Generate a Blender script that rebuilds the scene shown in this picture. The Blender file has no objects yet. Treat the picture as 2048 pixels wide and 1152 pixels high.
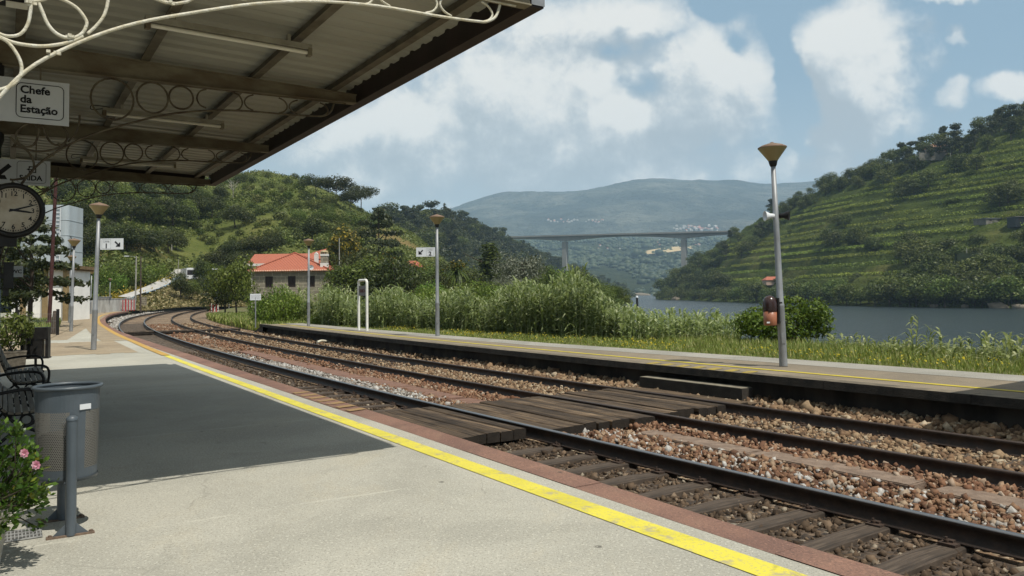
import bpy, bmesh, math, random
import numpy as np
from mathutils import Vector, Matrix, noise as mnoise
D = bpy.data; S = bpy.context.scene; COL = S.collection
# ------------------------------------------------------------------ camera
F = 1600.0; TH = 0.05; RO = math.radians(0.84); EYE = 1.5
CX = 1024.0; CY = 586 - F*math.tan(TH)
_c, _s = math.cos(TH), math.sin(TH)
_r0 = np.array([1, 0, 0.]); _u0 = np.array([0, -_s, _c]); VV = np.array([0, _c, _s])
RR = math.cos(RO)*_r0 - math.sin(RO)*_u0; UU = math.sin(RO)*_r0 + math.cos(RO)*_u0
CAM = np.array([0, 0, EYE])
cam = D.cameras.new('camera'); camo = D.objects.new('camera', cam); COL.objects.link(camo)
cam.sensor_width = 36.0; cam.lens = 36.0*F/2048; cam.shift_y = (CY-576)/2048*1.0
cam.clip_start = 0.05; cam.clip_end = 40000
camo.matrix_world = Matrix(((RR[0], UU[0], -VV[0], 0), (RR[1], UU[1], -VV[1], 0), (RR[2], UU[2], -VV[2], EYE), (0, 0, 0, 1)))
S.camera = camo
# ------------------------------------------------------------------ render, exposure
S.view_settings.view_transform = 'Standard'; S.view_settings.look = 'None'
S.view_settings.gamma = 1.0; S.view_settings.use_curve_mapping = False
S.view_settings.exposure = 0.12
S.render.engine = 'CYCLES'
cy = S.cycles
cy.max_bounces = 6; cy.diffuse_bounces = 3; cy.glossy_bounces = 3; cy.transmission_bounces = 3
cy.transparent_max_bounces = 6; cy.volume_bounces = 1; cy.use_denoising = True
cy.caustics_reflective = False; cy.caustics_refractive = False
# ------------------------------------------------------------------ sun
SUN = Vector((0.38, -0.39, 1.0)).normalized()
sl = D.lights.new('sun', 'SUN'); sl.energy = 4.7; sl.angle = math.radians(0.5); sl.color = (1.0, 0.95, 0.85)
so = D.objects.new('sun', sl); COL.objects.link(so); so.location = (20, -20, 60)
so.rotation_euler = (-SUN).to_track_quat('-Z', 'Y').to_euler()

# ------------------------------------------------------------------ node helper
class NT:
    def __init__(s, tree): s.t = tree; s.l = tree.links
    def n(s, typ, **kw):
        nd = s.t.nodes.new(typ)
        for k, v in kw.items():
            if k.startswith('i_'):
                nd.inputs[k[2:].replace('_', ' ')].default_value = v
            else: setattr(nd, k, v)
        return nd
    def link(s, a, b): s.l.new(a, b)
    def val(s, x, sock):
        if isinstance(x, (int, float, tuple, list)):
            if isinstance(x, (tuple, list)) and len(x) == 3 and sock.type == 'RGBA': x = (*x, 1)
            sock.default_value = x
        else: s.l.new(x, sock)
    def math(s, op, a, b=None, c=None, clamp=False):
        nd = s.t.nodes.new('ShaderNodeMath'); nd.operation = op; nd.use_clamp = clamp
        s.val(a, nd.inputs[0])
        if b is not None: s.val(b, nd.inputs[1])
        if c is not None: s.val(c, nd.inputs[2])
        return nd.outputs[0]
    def mix(s, f, a, b, typ='MIX'):
        nd = s.t.nodes.new('ShaderNodeMix'); nd.data_type = 'RGBA'; nd.blend_type = typ
        s.val(f, nd.inputs[0]); s.val(a, nd.inputs[6]); s.val(b, nd.inputs[7]); return nd.outputs[2]
    def ss(s, x, lo, hi, a=0.0, b=1.0):
        nd = s.t.nodes.new('ShaderNodeMapRange'); nd.interpolation_type = 'SMOOTHSTEP'
        s.val(x, nd.inputs[0])
        for k, q in zip((1, 2, 3, 4), (lo, hi, a, b)): s.val(q, nd.inputs[k])
        return nd.outputs[0]
    def noise(s, vec, scale, detail=5, rough=.55, dist=0.0, w=None):
        nd = s.t.nodes.new('ShaderNodeTexNoise')
        if vec is not None: s.l.new(vec, nd.inputs['Vector'])
        nd.inputs['Scale'].default_value = scale; nd.inputs['Detail'].default_value = detail
        nd.inputs['Roughness'].default_value = rough; nd.inputs['Distortion'].default_value = dist
        return nd.outputs['Fac']
    def mapping(s, vec, scale=(1, 1, 1), rot=(0, 0, 0), loc=(0, 0, 0)):
        nd = s.t.nodes.new('ShaderNodeMapping'); s.l.new(vec, nd.inputs[0])
        nd.inputs['Scale'].default_value = scale; nd.inputs['Rotation'].default_value = rot; nd.inputs['Location'].default_value = loc
        return nd.outputs[0]
    def ramp(s, f, stops, interp='LINEAR'):
        nd = s.t.nodes.new('ShaderNodeValToRGB'); cr = nd.color_ramp; cr.interpolation = interp
        s.l.new(f, nd.inputs[0])
        while len(cr.elements) < len(stops): cr.elements.new(.5)
        for e, (p, c) in zip(cr.elements, stops): e.position = p; e.color = (*c, 1)
        return nd.outputs[0]

# ------------------------------------------------------------------ world: sky with clouds laid out by direction
W = D.worlds.new('World'); S.world = W; W.use_nodes = True
w = NT(W.node_tree)
for nd in list(W.node_tree.nodes): W.node_tree.nodes.remove(nd)
wo = w.n('ShaderNodeOutputWorld'); bg = w.n('ShaderNodeBackground'); w.link(bg.outputs[0], wo.inputs[0])
sky = w.n('ShaderNodeTexSky'); sky.sky_type = 'NISHITA'; sky.sun_disc = False
sky.sun_elevation = math.asin(SUN.z); sky.sun_rotation = math.atan2(SUN.x, SUN.y)
sky.air_density = 1.3; sky.dust_density = 2.2; sky.ozone_density = 2.0; sky.altitude = 100
tc = w.n('ShaderNodeTexCoord'); dirv = tc.outputs['Generated']
sep = w.n('ShaderNodeSeparateXYZ'); w.link(dirv, sep.inputs[0])
ay = w.math('MAXIMUM', w.math('ABSOLUTE', sep.outputs[1]), 0.08)
u = w.math('DIVIDE', sep.outputs[0], ay); vv = w.math('DIVIDE', sep.outputs[2], ay)
comb = w.n('ShaderNodeCombineXYZ'); w.link(u, comb.inputs[0]); w.link(vv, comb.inputs[1]); uv = comb.outputs[0]
# clouds: (x, y, rx, ry, weight) in tangent units; billows come from the noise
def PU(px, py, rx, ry, wt): return ((px-1024)/F, (586-py)/F, rx/F, ry/F, wt)
blobs = [PU(1130, 230, 470, 270, 1.0), PU(1380, 190, 220, 190, 1.0), PU(800, 280, 280, 170, .95), PU(1735, 140, 150, 190, 1.05), PU(1715, 265, 170, 85, .8),
         PU(1650, 330, 150, 55, .78), PU(1460, 350, 220, 70, .62), PU(1915, 75, 44, 24, .5), PU(1900, 0, 90, 18, .62), PU(2040, 195, 90, 40, .85),
         PU(1915, 210, 50, 50, .6), PU(1790, 270, 70, 40, .7), PU(1000, 420, 500, 60, .6), PU(600, 150, 300, 260, .8), PU(1200, 40, 260, 90, .85), PU(2300, 100, 130, 200, .9),
         PU(1000, -500, 900, 300, .7), PU(-300, 100, 500, 300, .8), PU(4600, -300, 2000, 1000, .95), PU(-2600, -300, 1700, 1000, .95)]  # last two clouds lie out of view, added to whiten the side light
holes = [PU(1405, 12, 60, 34, .5), PU(1224, 75, 40, 40, .42), PU(1472, 85, 36, 32, .42), PU(1275, 165, 60, 40, .42), PU(1600, 140, 36, 200, .8), PU(720, 330, 120, 40, .25), PU(1620, 210, 30, 60, .4)]
def wadd(a, b): return w.math('ADD', a, b)
def wmul(a, b): return w.math('MULTIPLY', a, b)
def density(du, dv):
    p = w.mapping(uv, loc=(du, dv, 0)); sp_ = w.n('ShaderNodeSeparateXYZ'); w.link(p, sp_.inputs[0])
    wn = w.n('ShaderNodeTexNoise'); wn.inputs['Scale'].default_value = 5.0; wn.inputs['Detail'].default_value = 5; wn.inputs['Roughness'].default_value = .6; w.link(p, wn.inputs['Vector'])
    ws = w.n('ShaderNodeSeparateColor'); w.link(wn.outputs['Color'], ws.inputs[0])
    uw = wadd(sp_.outputs[0], wmul(w.math('SUBTRACT', ws.outputs[0], .5), .15)); vw = wadd(sp_.outputs[1], wmul(w.math('SUBTRACT', ws.outputs[1], .5), .15))
    def blobv(b, edge):
        x = w.math('DIVIDE', w.math('SUBTRACT', uw, b[0]), b[2]); y = w.math('DIVIDE', w.math('SUBTRACT', vw, b[1]), b[3])
        return wmul(w.ss(w.math('SQRT', wadd(wmul(x, x), wmul(y, y))), edge, 1.3, 1.0, 0.0), b[4])
    cov = None
    for q in blobs: z = blobv(q, .2); cov = z if cov is None else w.math('MAXIMUM', cov, z)
    hol = None
    for q in holes: z = blobv(q, 0.0); hol = z if hol is None else w.math('MAXIMUM', hol, z)
    n1 = w.noise(p, 5.5, 10, .6, .2); n2 = w.noise(w.mapping(p, loc=(3.1, 1.7, 0)), 20.0, 7, .64, .3)
    return wadd(w.math('SUBTRACT', cov, hol), wmul(w.math('SUBTRACT', wadd(wmul(n1, .68), wmul(n2, .32)), .5), 1.9)), n1
dens, n1 = density(0, 0); dens_up, _n = density(.016, .040)
alpha = w.ss(dens, 0.12, 0.78)
# tops that face the sun are bright, bellies with more cloud above them grey
lit = wadd(wmul(w.math('SUBTRACT', dens, dens_up), 1.35), wmul(w.math('SUBTRACT', w.noise(w.mapping(uv, loc=(7, 2, 0)), 4.5, 7, .6), .5), .9))
lit = w.ss(lit, -.38, .40)
ccol = w.ramp(lit, [(0.0, (4.6, 5.1, 5.4)), (.35, (5.7, 6.15, 6.35)), (.62, (7.1, 7.35, 7.3)), (1.0, (9.6, 9.4, 8.8))])
skyc = w.mix(.6, sky.outputs[0], (2.2, 4.1, 5.6))
skyc = w.mix(w.ss(vv, 0.0, .30, .85, .16), skyc, (6.0, 6.6, 6.9))
fin = w.mix(w.math('MULTIPLY', alpha, .94), skyc, ccol)
fin = w.mix(w.ss(sep.outputs[2], .42, .7, 0.0, .92), fin, (6.0, 6.05, 5.8))  # unseen grey-white overhead cover, added to turn the shade neutral
low = w.ss(sep.outputs[2], -.05, 0.0)
fin = w.mix(low, (1.2, 1.3, 1.1), fin)
w.link(fin, bg.inputs[0]); bg.inputs[1].default_value = 0.09

# ------------------------------------------------------------------ geometry helpers
def ray(px, py): return VV + RR*(px-CX)/F - UU*(py-CY)/F
def on_z(px, py, z):
    d = ray(px, py); t = (z-EYE)/d[2]; return CAM + d*t
def at_y(px, py, Y):
    d = ray(px, py); return CAM + d*(Y/d[1])
def tag(o, label=None, cat=None, group=None, kind=None):
    if label: o['label'] = label
    if cat: o['category'] = cat
    if group: o['group'] = group
    if kind: o['kind'] = kind
    return o
def empty(name, loc=(0, 0, 0), rz=0.0, parent=None):
    o = D.objects.new(name, None); o.empty_display_size = .2; COL.objects.link(o)
    o.location = [float(x) for x in loc]; o.rotation_euler = (0, 0, rz)
    if parent: o.parent = parent
    return o
def link(name, me, parent=None, loc=None, rz=0.0):
    o = D.objects.new(name, me); COL.objects.link(o)
    if parent: o.parent = parent
    if loc is not None: o.location = [float(x) for x in loc]
    o.rotation_euler = (0, 0, rz)
    return o
def copy_tree(o, parent=None):
    c = o.copy(); COL.objects.link(c)
    if parent is not None: c.parent = parent
    for ch in list(o.children): copy_tree(ch, c)
    return c
class MB:
    """collects shapes for one mesh"""
    def __init__(s): s.v = []; s.f = []; s.m = []; s.sm = []
    def add(s, vs, fs, m=0, sm=False):
        o = len(s.v); s.v.extend([tuple(float(c) for c in p) for p in vs])
        for f in fs: s.f.append(tuple(o+i for i in f)); s.m.append(m); s.sm.append(sm)
        return s
    def box(s, c, size, rz=0.0, m=0, rx=0.0, ry=0.0, taper=1.0):
        M = Matrix.Translation(Vector([float(x) for x in c])) @ Matrix.Rotation(rz, 4, 'Z') @ Matrix.Rotation(ry, 4, 'Y') @ Matrix.Rotation(rx, 4, 'X')
        a, b, h = [x/2 for x in size]; vs = []
        for z, k in ((-h, 1.0), (h, taper)):
            for x, y in ((-a, -b), (a, -b), (a, b), (-a, b)): vs.append(M @ Vector((x*k, y*k, z)))
        return s.add(vs, [(3, 2, 1, 0), (4, 5, 6, 7), (0, 1, 5, 4), (1, 2, 6, 5), (2, 3, 7, 6), (3, 0, 4, 7)], m)
    def tube(s, pts, r, n=8, m=0, closed=False, caps=True, sm=True):
        P = [Vector([float(x) for x in p]) for p in pts]; k = len(P)
        rs = r if isinstance(r, (list, tuple)) else [r]*k
        vs = []; prev = None
        for i in range(k):
            if closed: t = P[(i+1) % k]-P[i-1]
            else: t = P[min(i+1, k-1)]-P[max(i-1, 0)]
            t = t.normalized() if t.length > 1e-9 else Vector((0, 0, 1))
            if prev is None:
                a = t.orthogonal().normalized()
            else:
                a = prev - t*prev.dot(t)
                a = a.normalized() if a.length > 1e-6 else t.orthogonal().normalized()
            prev = a; b = t.cross(a)
            for j in range(n):
                an = 2*math.pi*j/n; vs.append(P[i]+(a*math.cos(an)+b*math.sin(an))*rs[i])
        fs = []
        for i in range(k if closed else k-1):
            i2 = (i+1) % k
            for j in range(n):
                j2 = (j+1) % n; fs.append((i*n+j, i*n+j2, i2*n+j2, i2*n+j))
        s.add(vs, fs, m, sm)
        if caps and not closed:
            s.add(vs[:n], [tuple(range(n-1, -1, -1))], m); s.add(vs[-n:], [tuple(range(n))], m)
        return s
    def lathe(s, prof, n=24, m=0, loc=(0, 0, 0), sm=True, a0=0.0, a1=2*math.pi):
        full = abs(a1-a0-2*math.pi) < 1e-6; k = n if full else n+1; vs = []
        for r, z in prof:
            for j in range(k):
                an = a0+(a1-a0)*j/n; vs.append((loc[0]+r*math.cos(an), loc[1]+r*math.sin(an), loc[2]+z))
        fs = []
        for i in range(len(prof)-1):
            for j in range(n):
                j2 = (j+1) % k; fs.append((i*k+j, i*k+j2, (i+1)*k+j2, (i+1)*k+j))
        return s.add(vs, fs, m, sm)
    def prism(s, poly, z0, z1, m=0):
        n = len(poly); vs = [(p[0], p[1], z0) for p in poly]+[(p[0], p[1], z1) for p in poly]
        fs = [tuple(range(n-1, -1, -1)), tuple(range(n, 2*n))]
        for i in range(n): j = (i+1) % n; fs.append((i, j, n+j, n+i))
        return s.add(vs, fs, m)
    def strip(s, A, B, m=0, sm=False):
        n = len(A); vs = list(A)+list(B)
        return s.add(vs, [(i, i+1, n+i+1, n+i) for i in range(n-1)], m, sm)
    def mesh(s, name, mats):
        me = D.meshes.new(name); me.from_pydata(s.v, [], s.f)
        for m in (mats if isinstance(mats, (list, tuple)) else [mats]): me.materials.append(m)
        me.polygons.foreach_set('material_index', s.m); me.polygons.foreach_set('use_smooth', s.sm)
        me.update(); return me
    def build(s, name, mats, parent=None, loc=None, rz=0.0): return link(name, s.mesh(name, mats), parent, loc, rz)
def npmesh(name, V, Fq, mats, midx=None, smooth=False):
    """V (n,3), Fq (m,k) with k constant"""
    V = np.asarray(V, np.float32); Fq = np.asarray(Fq, np.int32); k = Fq.shape[1]
    me = D.meshes.new(name); me.vertices.add(len(V)); me.vertices.foreach_set('co', V.ravel())
    me.loops.add(Fq.size); me.loops.foreach_set('vertex_index', Fq.ravel())
    me.polygons.add(len(Fq)); me.polygons.foreach_set('loop_start', np.arange(0, Fq.size, k, dtype=np.int32))
    for m in (mats if isinstance(mats, (list, tuple)) else [mats]): me.materials.append(m)
    if midx is not None: me.polygons.foreach_set('material_index', np.asarray(midx, np.int32))
    if smooth: me.polygons.foreach_set('use_smooth', np.ones(len(Fq), bool))
    me.update(calc_edges=True); me.validate(); return me
def text_mesh(name, txt, size, mat, bold=0.0, align='LEFT'):
    cu = D.curves.new(name, 'FONT'); cu.body = txt; cu.size = size; cu.offset = bold; cu.align_x = align; cu.extrude = .0015; cu.resolution_u = 3
    o = D.objects.new(name, cu); COL.objects.link(o)
    bpy.context.view_layer.update()
    me = D.meshes.new_from_object(o.evaluated_get(bpy.context.evaluated_depsgraph_get()))
    D.objects.remove(o); D.curves.remove(cu)
    me.materials.clear(); me.materials.append(mat); return me

# ------------------------------------------------------------------ materials
def mat(name, col, rough=.7, var=.25, scale=6.0, bump=.15, bscale=40.0, col2=None, metal=0.0, island=0.0, spec=.3, detail=6, coord='Object', mapscale=(1, 1, 1)):
    m = D.materials.new(name); m.use_nodes = True; t = NT(m.node_tree)
    b = t.t.nodes['Principled BSDF']; b.inputs['Roughness'].default_value = rough; b.inputs['Metallic'].default_value = metal
    b.inputs['Specular IOR Level'].default_value = spec
    tcn = t.n('ShaderNodeTexCoord'); vec = t.mapping(tcn.outputs[coord], scale=mapscale)
    nz = t.noise(vec, scale, detail, .6)
    c2 = col2 if col2 else tuple(c*(1-var) for c in col)
    c1 = col if col2 else tuple(min(1, c*(1+var)) for c in col)
    c = t.mix(t.ss(nz, .3, .7), c2, c1)
    if island:
        g = t.n('ShaderNodeNewGeometry'); rnd = g.outputs['Random Per Island']
        hs = t.n('ShaderNodeHueSaturation'); t.link(c, hs.inputs['Color'])
        t.link(t.ss(rnd, 0, 1, 1-island, 1+island), hs.inputs['Value']); c = hs.outputs[0]
    t.link(c, b.inputs['Base Color'])
    if bump:
        bp = t.n('ShaderNodeBump'); bp.inputs['Strength'].default_value = bump; bp.inputs['Distance'].default_value = .02
        t.link(t.noise(vec, bscale, 5, .6), bp.inputs['Height']); t.link(bp.outputs[0], b.inputs['Normal'])
    return m
def leafmat(name, stops, trans=.3, objvar=.25, rough=.5, spec=.25):
    """leaf colours vary from leaf to leaf and from plant to plant"""
    m = D.materials.new(name); m.use_nodes = True; t = NT(m.node_tree); b = t.t.nodes['Principled BSDF']
    out = t.t.nodes['Material Output']
    g = t.n('ShaderNodeNewGeometry'); oi = t.n('ShaderNodeObjectInfo')
    c = t.ramp(g.outputs['Random Per Island'], stops)
    hs = t.n('ShaderNodeHueSaturation'); t.link(c, hs.inputs['Color'])
    t.link(t.ss(oi.outputs['Random'], 0, 1, 1-objvar, 1+objvar), hs.inputs['Value'])
    t.link(t.ss(t.math('FRACT', t.math('MULTIPLY', oi.outputs['Random'], 7.31)), 0, 1, .485, .515), hs.inputs['Hue'])
    t.link(hs.outputs[0], b.inputs['Base Color']); b.inputs['Roughness'].default_value = rough; b.inputs['Specular IOR Level'].default_value = spec
    tr = t.n('ShaderNodeBsdfTranslucent'); t.link(t.mix(.5, hs.outputs[0], (.16, .2, .03)), tr.inputs[0])
    mx = t.n('ShaderNodeMixShader'); mx.inputs[0].default_value = trans
    t.link(b.outputs[0], mx.inputs[1]); t.link(tr.outputs[0], mx.inputs[2]); t.link(mx.outputs[0], out.inputs[0])
    return m
# ------------------------------------------------------------------ track alignment: s along rail, n across (positive towards the river)
_P = [0.50995377, 11.24918103, -0.58745049, 0.00217138840, 3.3680448e-06, 2.2088035e-06, 3.4044073e-06, -3.9466175e-06]
SS = np.arange(-40, 330, 0.25)
def _hd(s):
    s = np.clip(s, -12, 162); return _P[2]+_P[3]*s+_P[4]*s**2+_P[5]*1e-2*s**3+_P[6]*1e-4*s**4+_P[7]*1e-6*s**5
HH = _hd(SS)
_ax = np.concatenate([[0], np.cumsum(np.sin(HH)*.25)[:-1]]); _ay = np.concatenate([[0], np.cumsum(np.cos(HH)*.25)[:-1]])
_k0 = int(40/.25); AX = _ax-_ax[_k0]+_P[0]; AY = _ay-_ay[_k0]+_P[1]
def hd(s): return float(np.interp(s, SS, HH))
def pos(s, n, z=0.0):
    x = np.interp(s, SS, AX); y = np.interp(s, SS, AY); h = np.interp(s, SS, HH)
    return np.stack(np.broadcast_arrays(x+n*np.cos(h), y-n*np.sin(h), z), -1)
def P3(s, n, z=0.0): return tuple(float(q) for q in pos(s, n, z))
ZR = -0.415; R0n, R1n, R2n, R3n = -1.74, 0.0, 2.22, 3.96
_es = [-30, -6, -1, 5, 13, 21, 36, 53, 63, 76, 97]
def e_out(s): return np.interp(s, _es, [-3.2, -2.66, -2.42, -2.29, -2.16, -2.18, -2.4, -2.58, -2.8, -3.1, -3.4])
def e_in(s): return np.interp(s, _es, [-3.5, -2.93, -2.74, -2.61, -2.56, -2.58, -2.72, -2.95, -3.2, -3.55, -3.9])
def e_yel(s): return np.interp(s, _es, [-3.8, -3.17, -3.02, -2.88, -2.77, -2.68, -2.72, -3.03, -3.35, -3.75, -4.1])
# ------------------------------------------------------------------ platform materials
def concrete(name, base, dark, stain, warm, sc=1.0):
    m = D.materials.new(name); m.use_nodes = True; t = NT(m.node_tree); b = t.t.nodes['Principled BSDF']
    v = t.n('ShaderNodeTexCoord').outputs['Object']
    big = t.noise(v, .45*sc, 6, .65, .4); mid = t.noise(t.mapping(v, loc=(5, 3, 0), scale=(1, .45, 1), rot=(0, 0, .58)), 1.6*sc, 7, .7, .6); fine = t.noise(v, 60, 3, .6); grit = t.noise(v, 190, 2, .7)
    c = t.mix(t.ss(big, .38, .62), dark, base); c = t.mix(t.ss(mid, .5, .72, 0, .6), c, warm)
    c = t.mix(t.ss(fine, .35, .75, 0, .6), c, dark); c = t.mix(t.ss(grit, .54, .66, 0, .55), c, stain); sand = t.noise(v, 24, 6, .8); c = t.mix(t.ss(sand, .5, .68, 0, .5), c, dark); c = t.mix(t.ss(sand, .3, .44, .5, 0), c, tuple(min(1, q*1.25) for q in base))
    blot = t.noise(t.mapping(v, loc=(1, 9, 0)), 2.7*sc, 5, .75, .5); c = t.mix(t.ss(blot, .62, .74, 0, .55), c, stain)
    vo = t.n('ShaderNodeTexVoronoi'); vo.feature = 'DISTANCE_TO_EDGE'; vo.inputs['Scale'].default_value = .33
    wv = t.n('ShaderNodeVectorMath'); wv.operation = 'ADD'; t.link(v, wv.inputs[0])
    sc3 = t.n('ShaderNodeVectorMath'); sc3.operation = 'SCALE'; sc3.inputs[3].default_value = .5
    nzc = t.n('ShaderNodeTexNoise'); nzc.inputs['Scale'].default_value = 1.7; nzc.inputs['Detail'].default_value = 6; t.link(v, nzc.inputs[0])
    t.link(nzc.outputs['Color'], sc3.inputs[0]); t.link(sc3.outputs[0], wv.inputs[1]); t.link(wv.outputs[0], vo.inputs['Vector'])
    crack = t.math('MULTIPLY', t.ss(vo.outputs['Distance'], .0, .006, 1, 0), t.ss(t.noise(v, .6, 2), .5, .62))
    c = t.mix(t.math('MULTIPLY', crack, .22), c, stain)
    vd = t.n('ShaderNodeTexVoronoi'); vd.inputs['Scale'].default_value = 2.3; t.link(v, vd.inputs['Vector'])
    spot = t.math('MULTIPLY', t.ss(vd.outputs['Distance'], .04, .07, 1, 0), t.ss(t.noise(v, 1.1, 2), .46, .52))
    c = t.mix(t.math('MULTIPLY', spot, .7), c, (.05, .045, .04))
    spk = t.noise(t.mapping(v, loc=(2, 6, 0)), 75, 2, .5); c = t.mix(t.ss(spk, .57, .66, 0, .62), c, stain); spl = t.noise(t.mapping(v, loc=(8, 1, 0)), 52, 2, .5); c = t.mix(t.ss(spl, .58, .68, 0, .55), c, tuple(min(1, q*1.35) for q in base))
    rt = t.mapping(v, rot=(0, 0, -.566)); sj = t.n('ShaderNodeSeparateXYZ'); t.link(rt, sj.inputs[0])
    wob = t.math('MULTIPLY', t.math('SUBTRACT', t.noise(v, .8, 4), .5), .35)
    jy = t.math('ABSOLUTE', t.math('SUBTRACT', t.math('FRACT', t.math('ADD', t.math('MULTIPLY', sj.outputs[1], .26), t.math('MULTIPLY', wob, .12))), .5))
    c = t.mix(t.math('MULTIPLY', t.ss(jy, .002, .006, 1, 0), t.ss(t.noise(v, 1.3, 3), .45, .6, 0, .4)), c, tuple(min(1, q*1.3) for q in base))
    pt = t.n('ShaderNodeTexVoronoi'); pt.inputs['Scale'].default_value = .28; pt.distance = 'CHEBYCHEV'; t.link(rt, pt.inputs['Vector']); psc = t.n('ShaderNodeSeparateColor'); t.link(pt.outputs['Color'], psc.inputs[0]); c = t.mix(t.ss(psc.outputs[0], .3, 1, 0, .22), c, dark)
    t.link(c, b.inputs['Base Color']); b.inputs['Roughness'].default_value = .88; b.inputs['Specular IOR Level'].default_value = .2
    bp = t.n('ShaderNodeBump'); bp.inputs['Strength'].default_value = .55; bp.inputs['Distance'].default_value = .012
    t.link(t.math('ADD', t.math('ADD', t.math('MULTIPLY', fine, .5), t.math('MULTIPLY', mid, 2.0)), t.math('MULTIPLY', crack, -.3)), bp.inputs['Height']); t.link(bp.outputs[0], b.inputs['Normal'])
    return m
M_conc = concrete('platform concrete', (.43, .415, .355), (.32, .31, .265), (.155, .148, .125), (.44, .395, .30))
M_worn = concrete('worn brown paving', (.33, .265, .18), (.24, .19, .13), (.13, .105, .075), (.40, .35, .26), 1.6)
M_far = concrete('far platform paving', (.25, .205, .145), (.18, .15, .11), (.09, .075, .06), (.29, .24, .165), 1.4)
M_farg = concrete('far platform grey edge', (.34, .32, .28), (.24, .23, .2), (.13, .12, .1), (.3, .28, .24), 1.5)
M_cope = concrete('red coping stone', (.255, .145, .105), (.165, .095, .075), (.075, .055, .05), (.29, .19, .13), 2.2)
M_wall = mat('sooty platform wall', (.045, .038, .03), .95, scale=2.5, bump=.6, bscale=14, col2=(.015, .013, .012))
def paint(name, col, dirt, wear):
    m = D.materials.new(name); m.use_nodes = True; t = NT(m.node_tree); b = t.t.nodes['Principled BSDF']
    v = t.n('ShaderNodeTexCoord').outputs['Object']
    a = t.noise(v, 1.4, 6, .7, .5); f = t.noise(v, 45, 4, .7); k = t.noise(t.mapping(v, loc=(4, 4, 0)), 5, 6, .7)
    c = t.mix(t.ss(a, .42, .72, 0, .55), col, tuple(q*.62 for q in col)); c = t.mix(t.ss(k, .54, .66, 0, wear), c, dirt); c = t.mix(t.ss(f, .54, .68, 0, wear*.9), c, dirt); st = t.noise(t.mapping(v, loc=(3, 1, 0), scale=(1, 1, 1)), 2.2, 7, .75, 1.0); c = t.mix(t.ss(st, .58, .70, 0, .7), c, tuple(q*.45 for q in col))
    t.link(c, b.inputs['Base Color']); b.inputs['Roughness'].default_value = .7; b.inputs['Specular IOR Level'].default_value = .25
    bp = t.n('ShaderNodeBump'); bp.inputs['Strength'].default_value = .3; bp.inputs['Distance'].default_value = .01; t.link(f, bp.inputs['Height']); t.link(bp.outputs[0], b.inputs['Normal'])
    return m
M_yel = paint('yellow line paint', (.62, .545, .065), (.36, .32, .19), .95)
M_yelo = paint('faded orange line paint', (.45, .27, .06), (.33, .25, .15), .75)
M_yelf = paint('far line paint', (.50, .40, .035), (.2, .16, .08), .55)
# ------------------------------------------------------------------ near platform
def band(name, s0, s1, n0, n1, z, m, parent=None, step=1.0):
    s = np.linspace(s0, s1, max(2, int(abs(s1-s0)/step)+1)); f0 = n0(s) if callable(n0) else np.full_like(s, n0); f1 = n1(s) if callable(n1) else np.full_like(s, n1)
    A = pos(s, f0, z); B = pos(s, f1, z); mb = MB(); mb.strip(A, B, 0); mb.f = [f[::-1] for f in mb.f] if np.mean(f1-f0) > 0 else mb.f
    o = mb.build(name, m, parent); return o
def seg_strip(mb, s, n0, n1, z, m=0):
    A = pos(s, n0, z); B = pos(s, n1, z); mb.strip([tuple(p) for p in B], [tuple(p) for p in A], m)
def platform_body():
    mb = MB(); s = np.concatenate([np.arange(-30, 97, 1.0), [97]])
    a = pos(s, e_in(s), 0); b = pos(s, e_in(s)-30*0-14, 0)
    mb.strip(a, b, 0); mb.f = [f for f in mb.f]
    return mb
pl = platform_body().build('platform', M_conc); tag(pl, kind='structure')
# coping stones with joints
mb = MB(); s = -30.0; rnd = random.Random(4)
while s < 96.5:
    L = 1.75 if s > -8 else 2; L *= rnd.uniform(.9, 1.1); s1 = min(s+L-.012, 97); q = np.linspace(s, s1, 4); dz = rnd.uniform(-.003, .003)
    o = pos(q, e_out(q), .004+dz); i = pos(q, e_in(q), .004+dz); lo = pos(q, e_out(q)+.0, -.16)
    base = len(mb.v); mb.v += [tuple(p) for p in i]+[tuple(p) for p in o-np.array([0, 0, .012])]+[tuple(p) for p in lo]
    o2 = pos(q, e_out(q)-.02, .004+dz); mb.v += [tuple(p) for p in o2]
    for k in range(3):
        for A, B in ((0, 12), (12, 4), (4, 8)):
            mb.f.append((base+A+k, base+A+k+1, base+B+k+1, base+B+k)); mb.m.append(0); mb.sm.append(False)
    mb.f.append((base+0, base+12, base+4, base+8)); mb.m.append(0); mb.sm.append(False)
    mb.f.append((base+3, base+11, base+7, base+15)); mb.m.append(0); mb.sm.append(False)
    s += L
mb.build('coping', M_cope, pl)
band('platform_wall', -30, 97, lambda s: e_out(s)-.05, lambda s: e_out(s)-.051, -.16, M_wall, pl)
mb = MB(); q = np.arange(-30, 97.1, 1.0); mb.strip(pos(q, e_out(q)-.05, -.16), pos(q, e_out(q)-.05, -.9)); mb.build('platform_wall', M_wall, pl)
band('safety_line', -30, 13.3, lambda s: e_yel(s)-np.interp(s, [-8, 0, 10], [.125, .09, .075]), lambda s: e_yel(s)+np.interp(s, [-8, 0, 10], [.1, .08, .075]), .005, M_yel, pl, .5)
band('faded_line', 13.35, 92, lambda s: e_yel(s)-.10, lambda s: e_yel(s)+.10, .0125, M_yelo, pl, .5)
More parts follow.
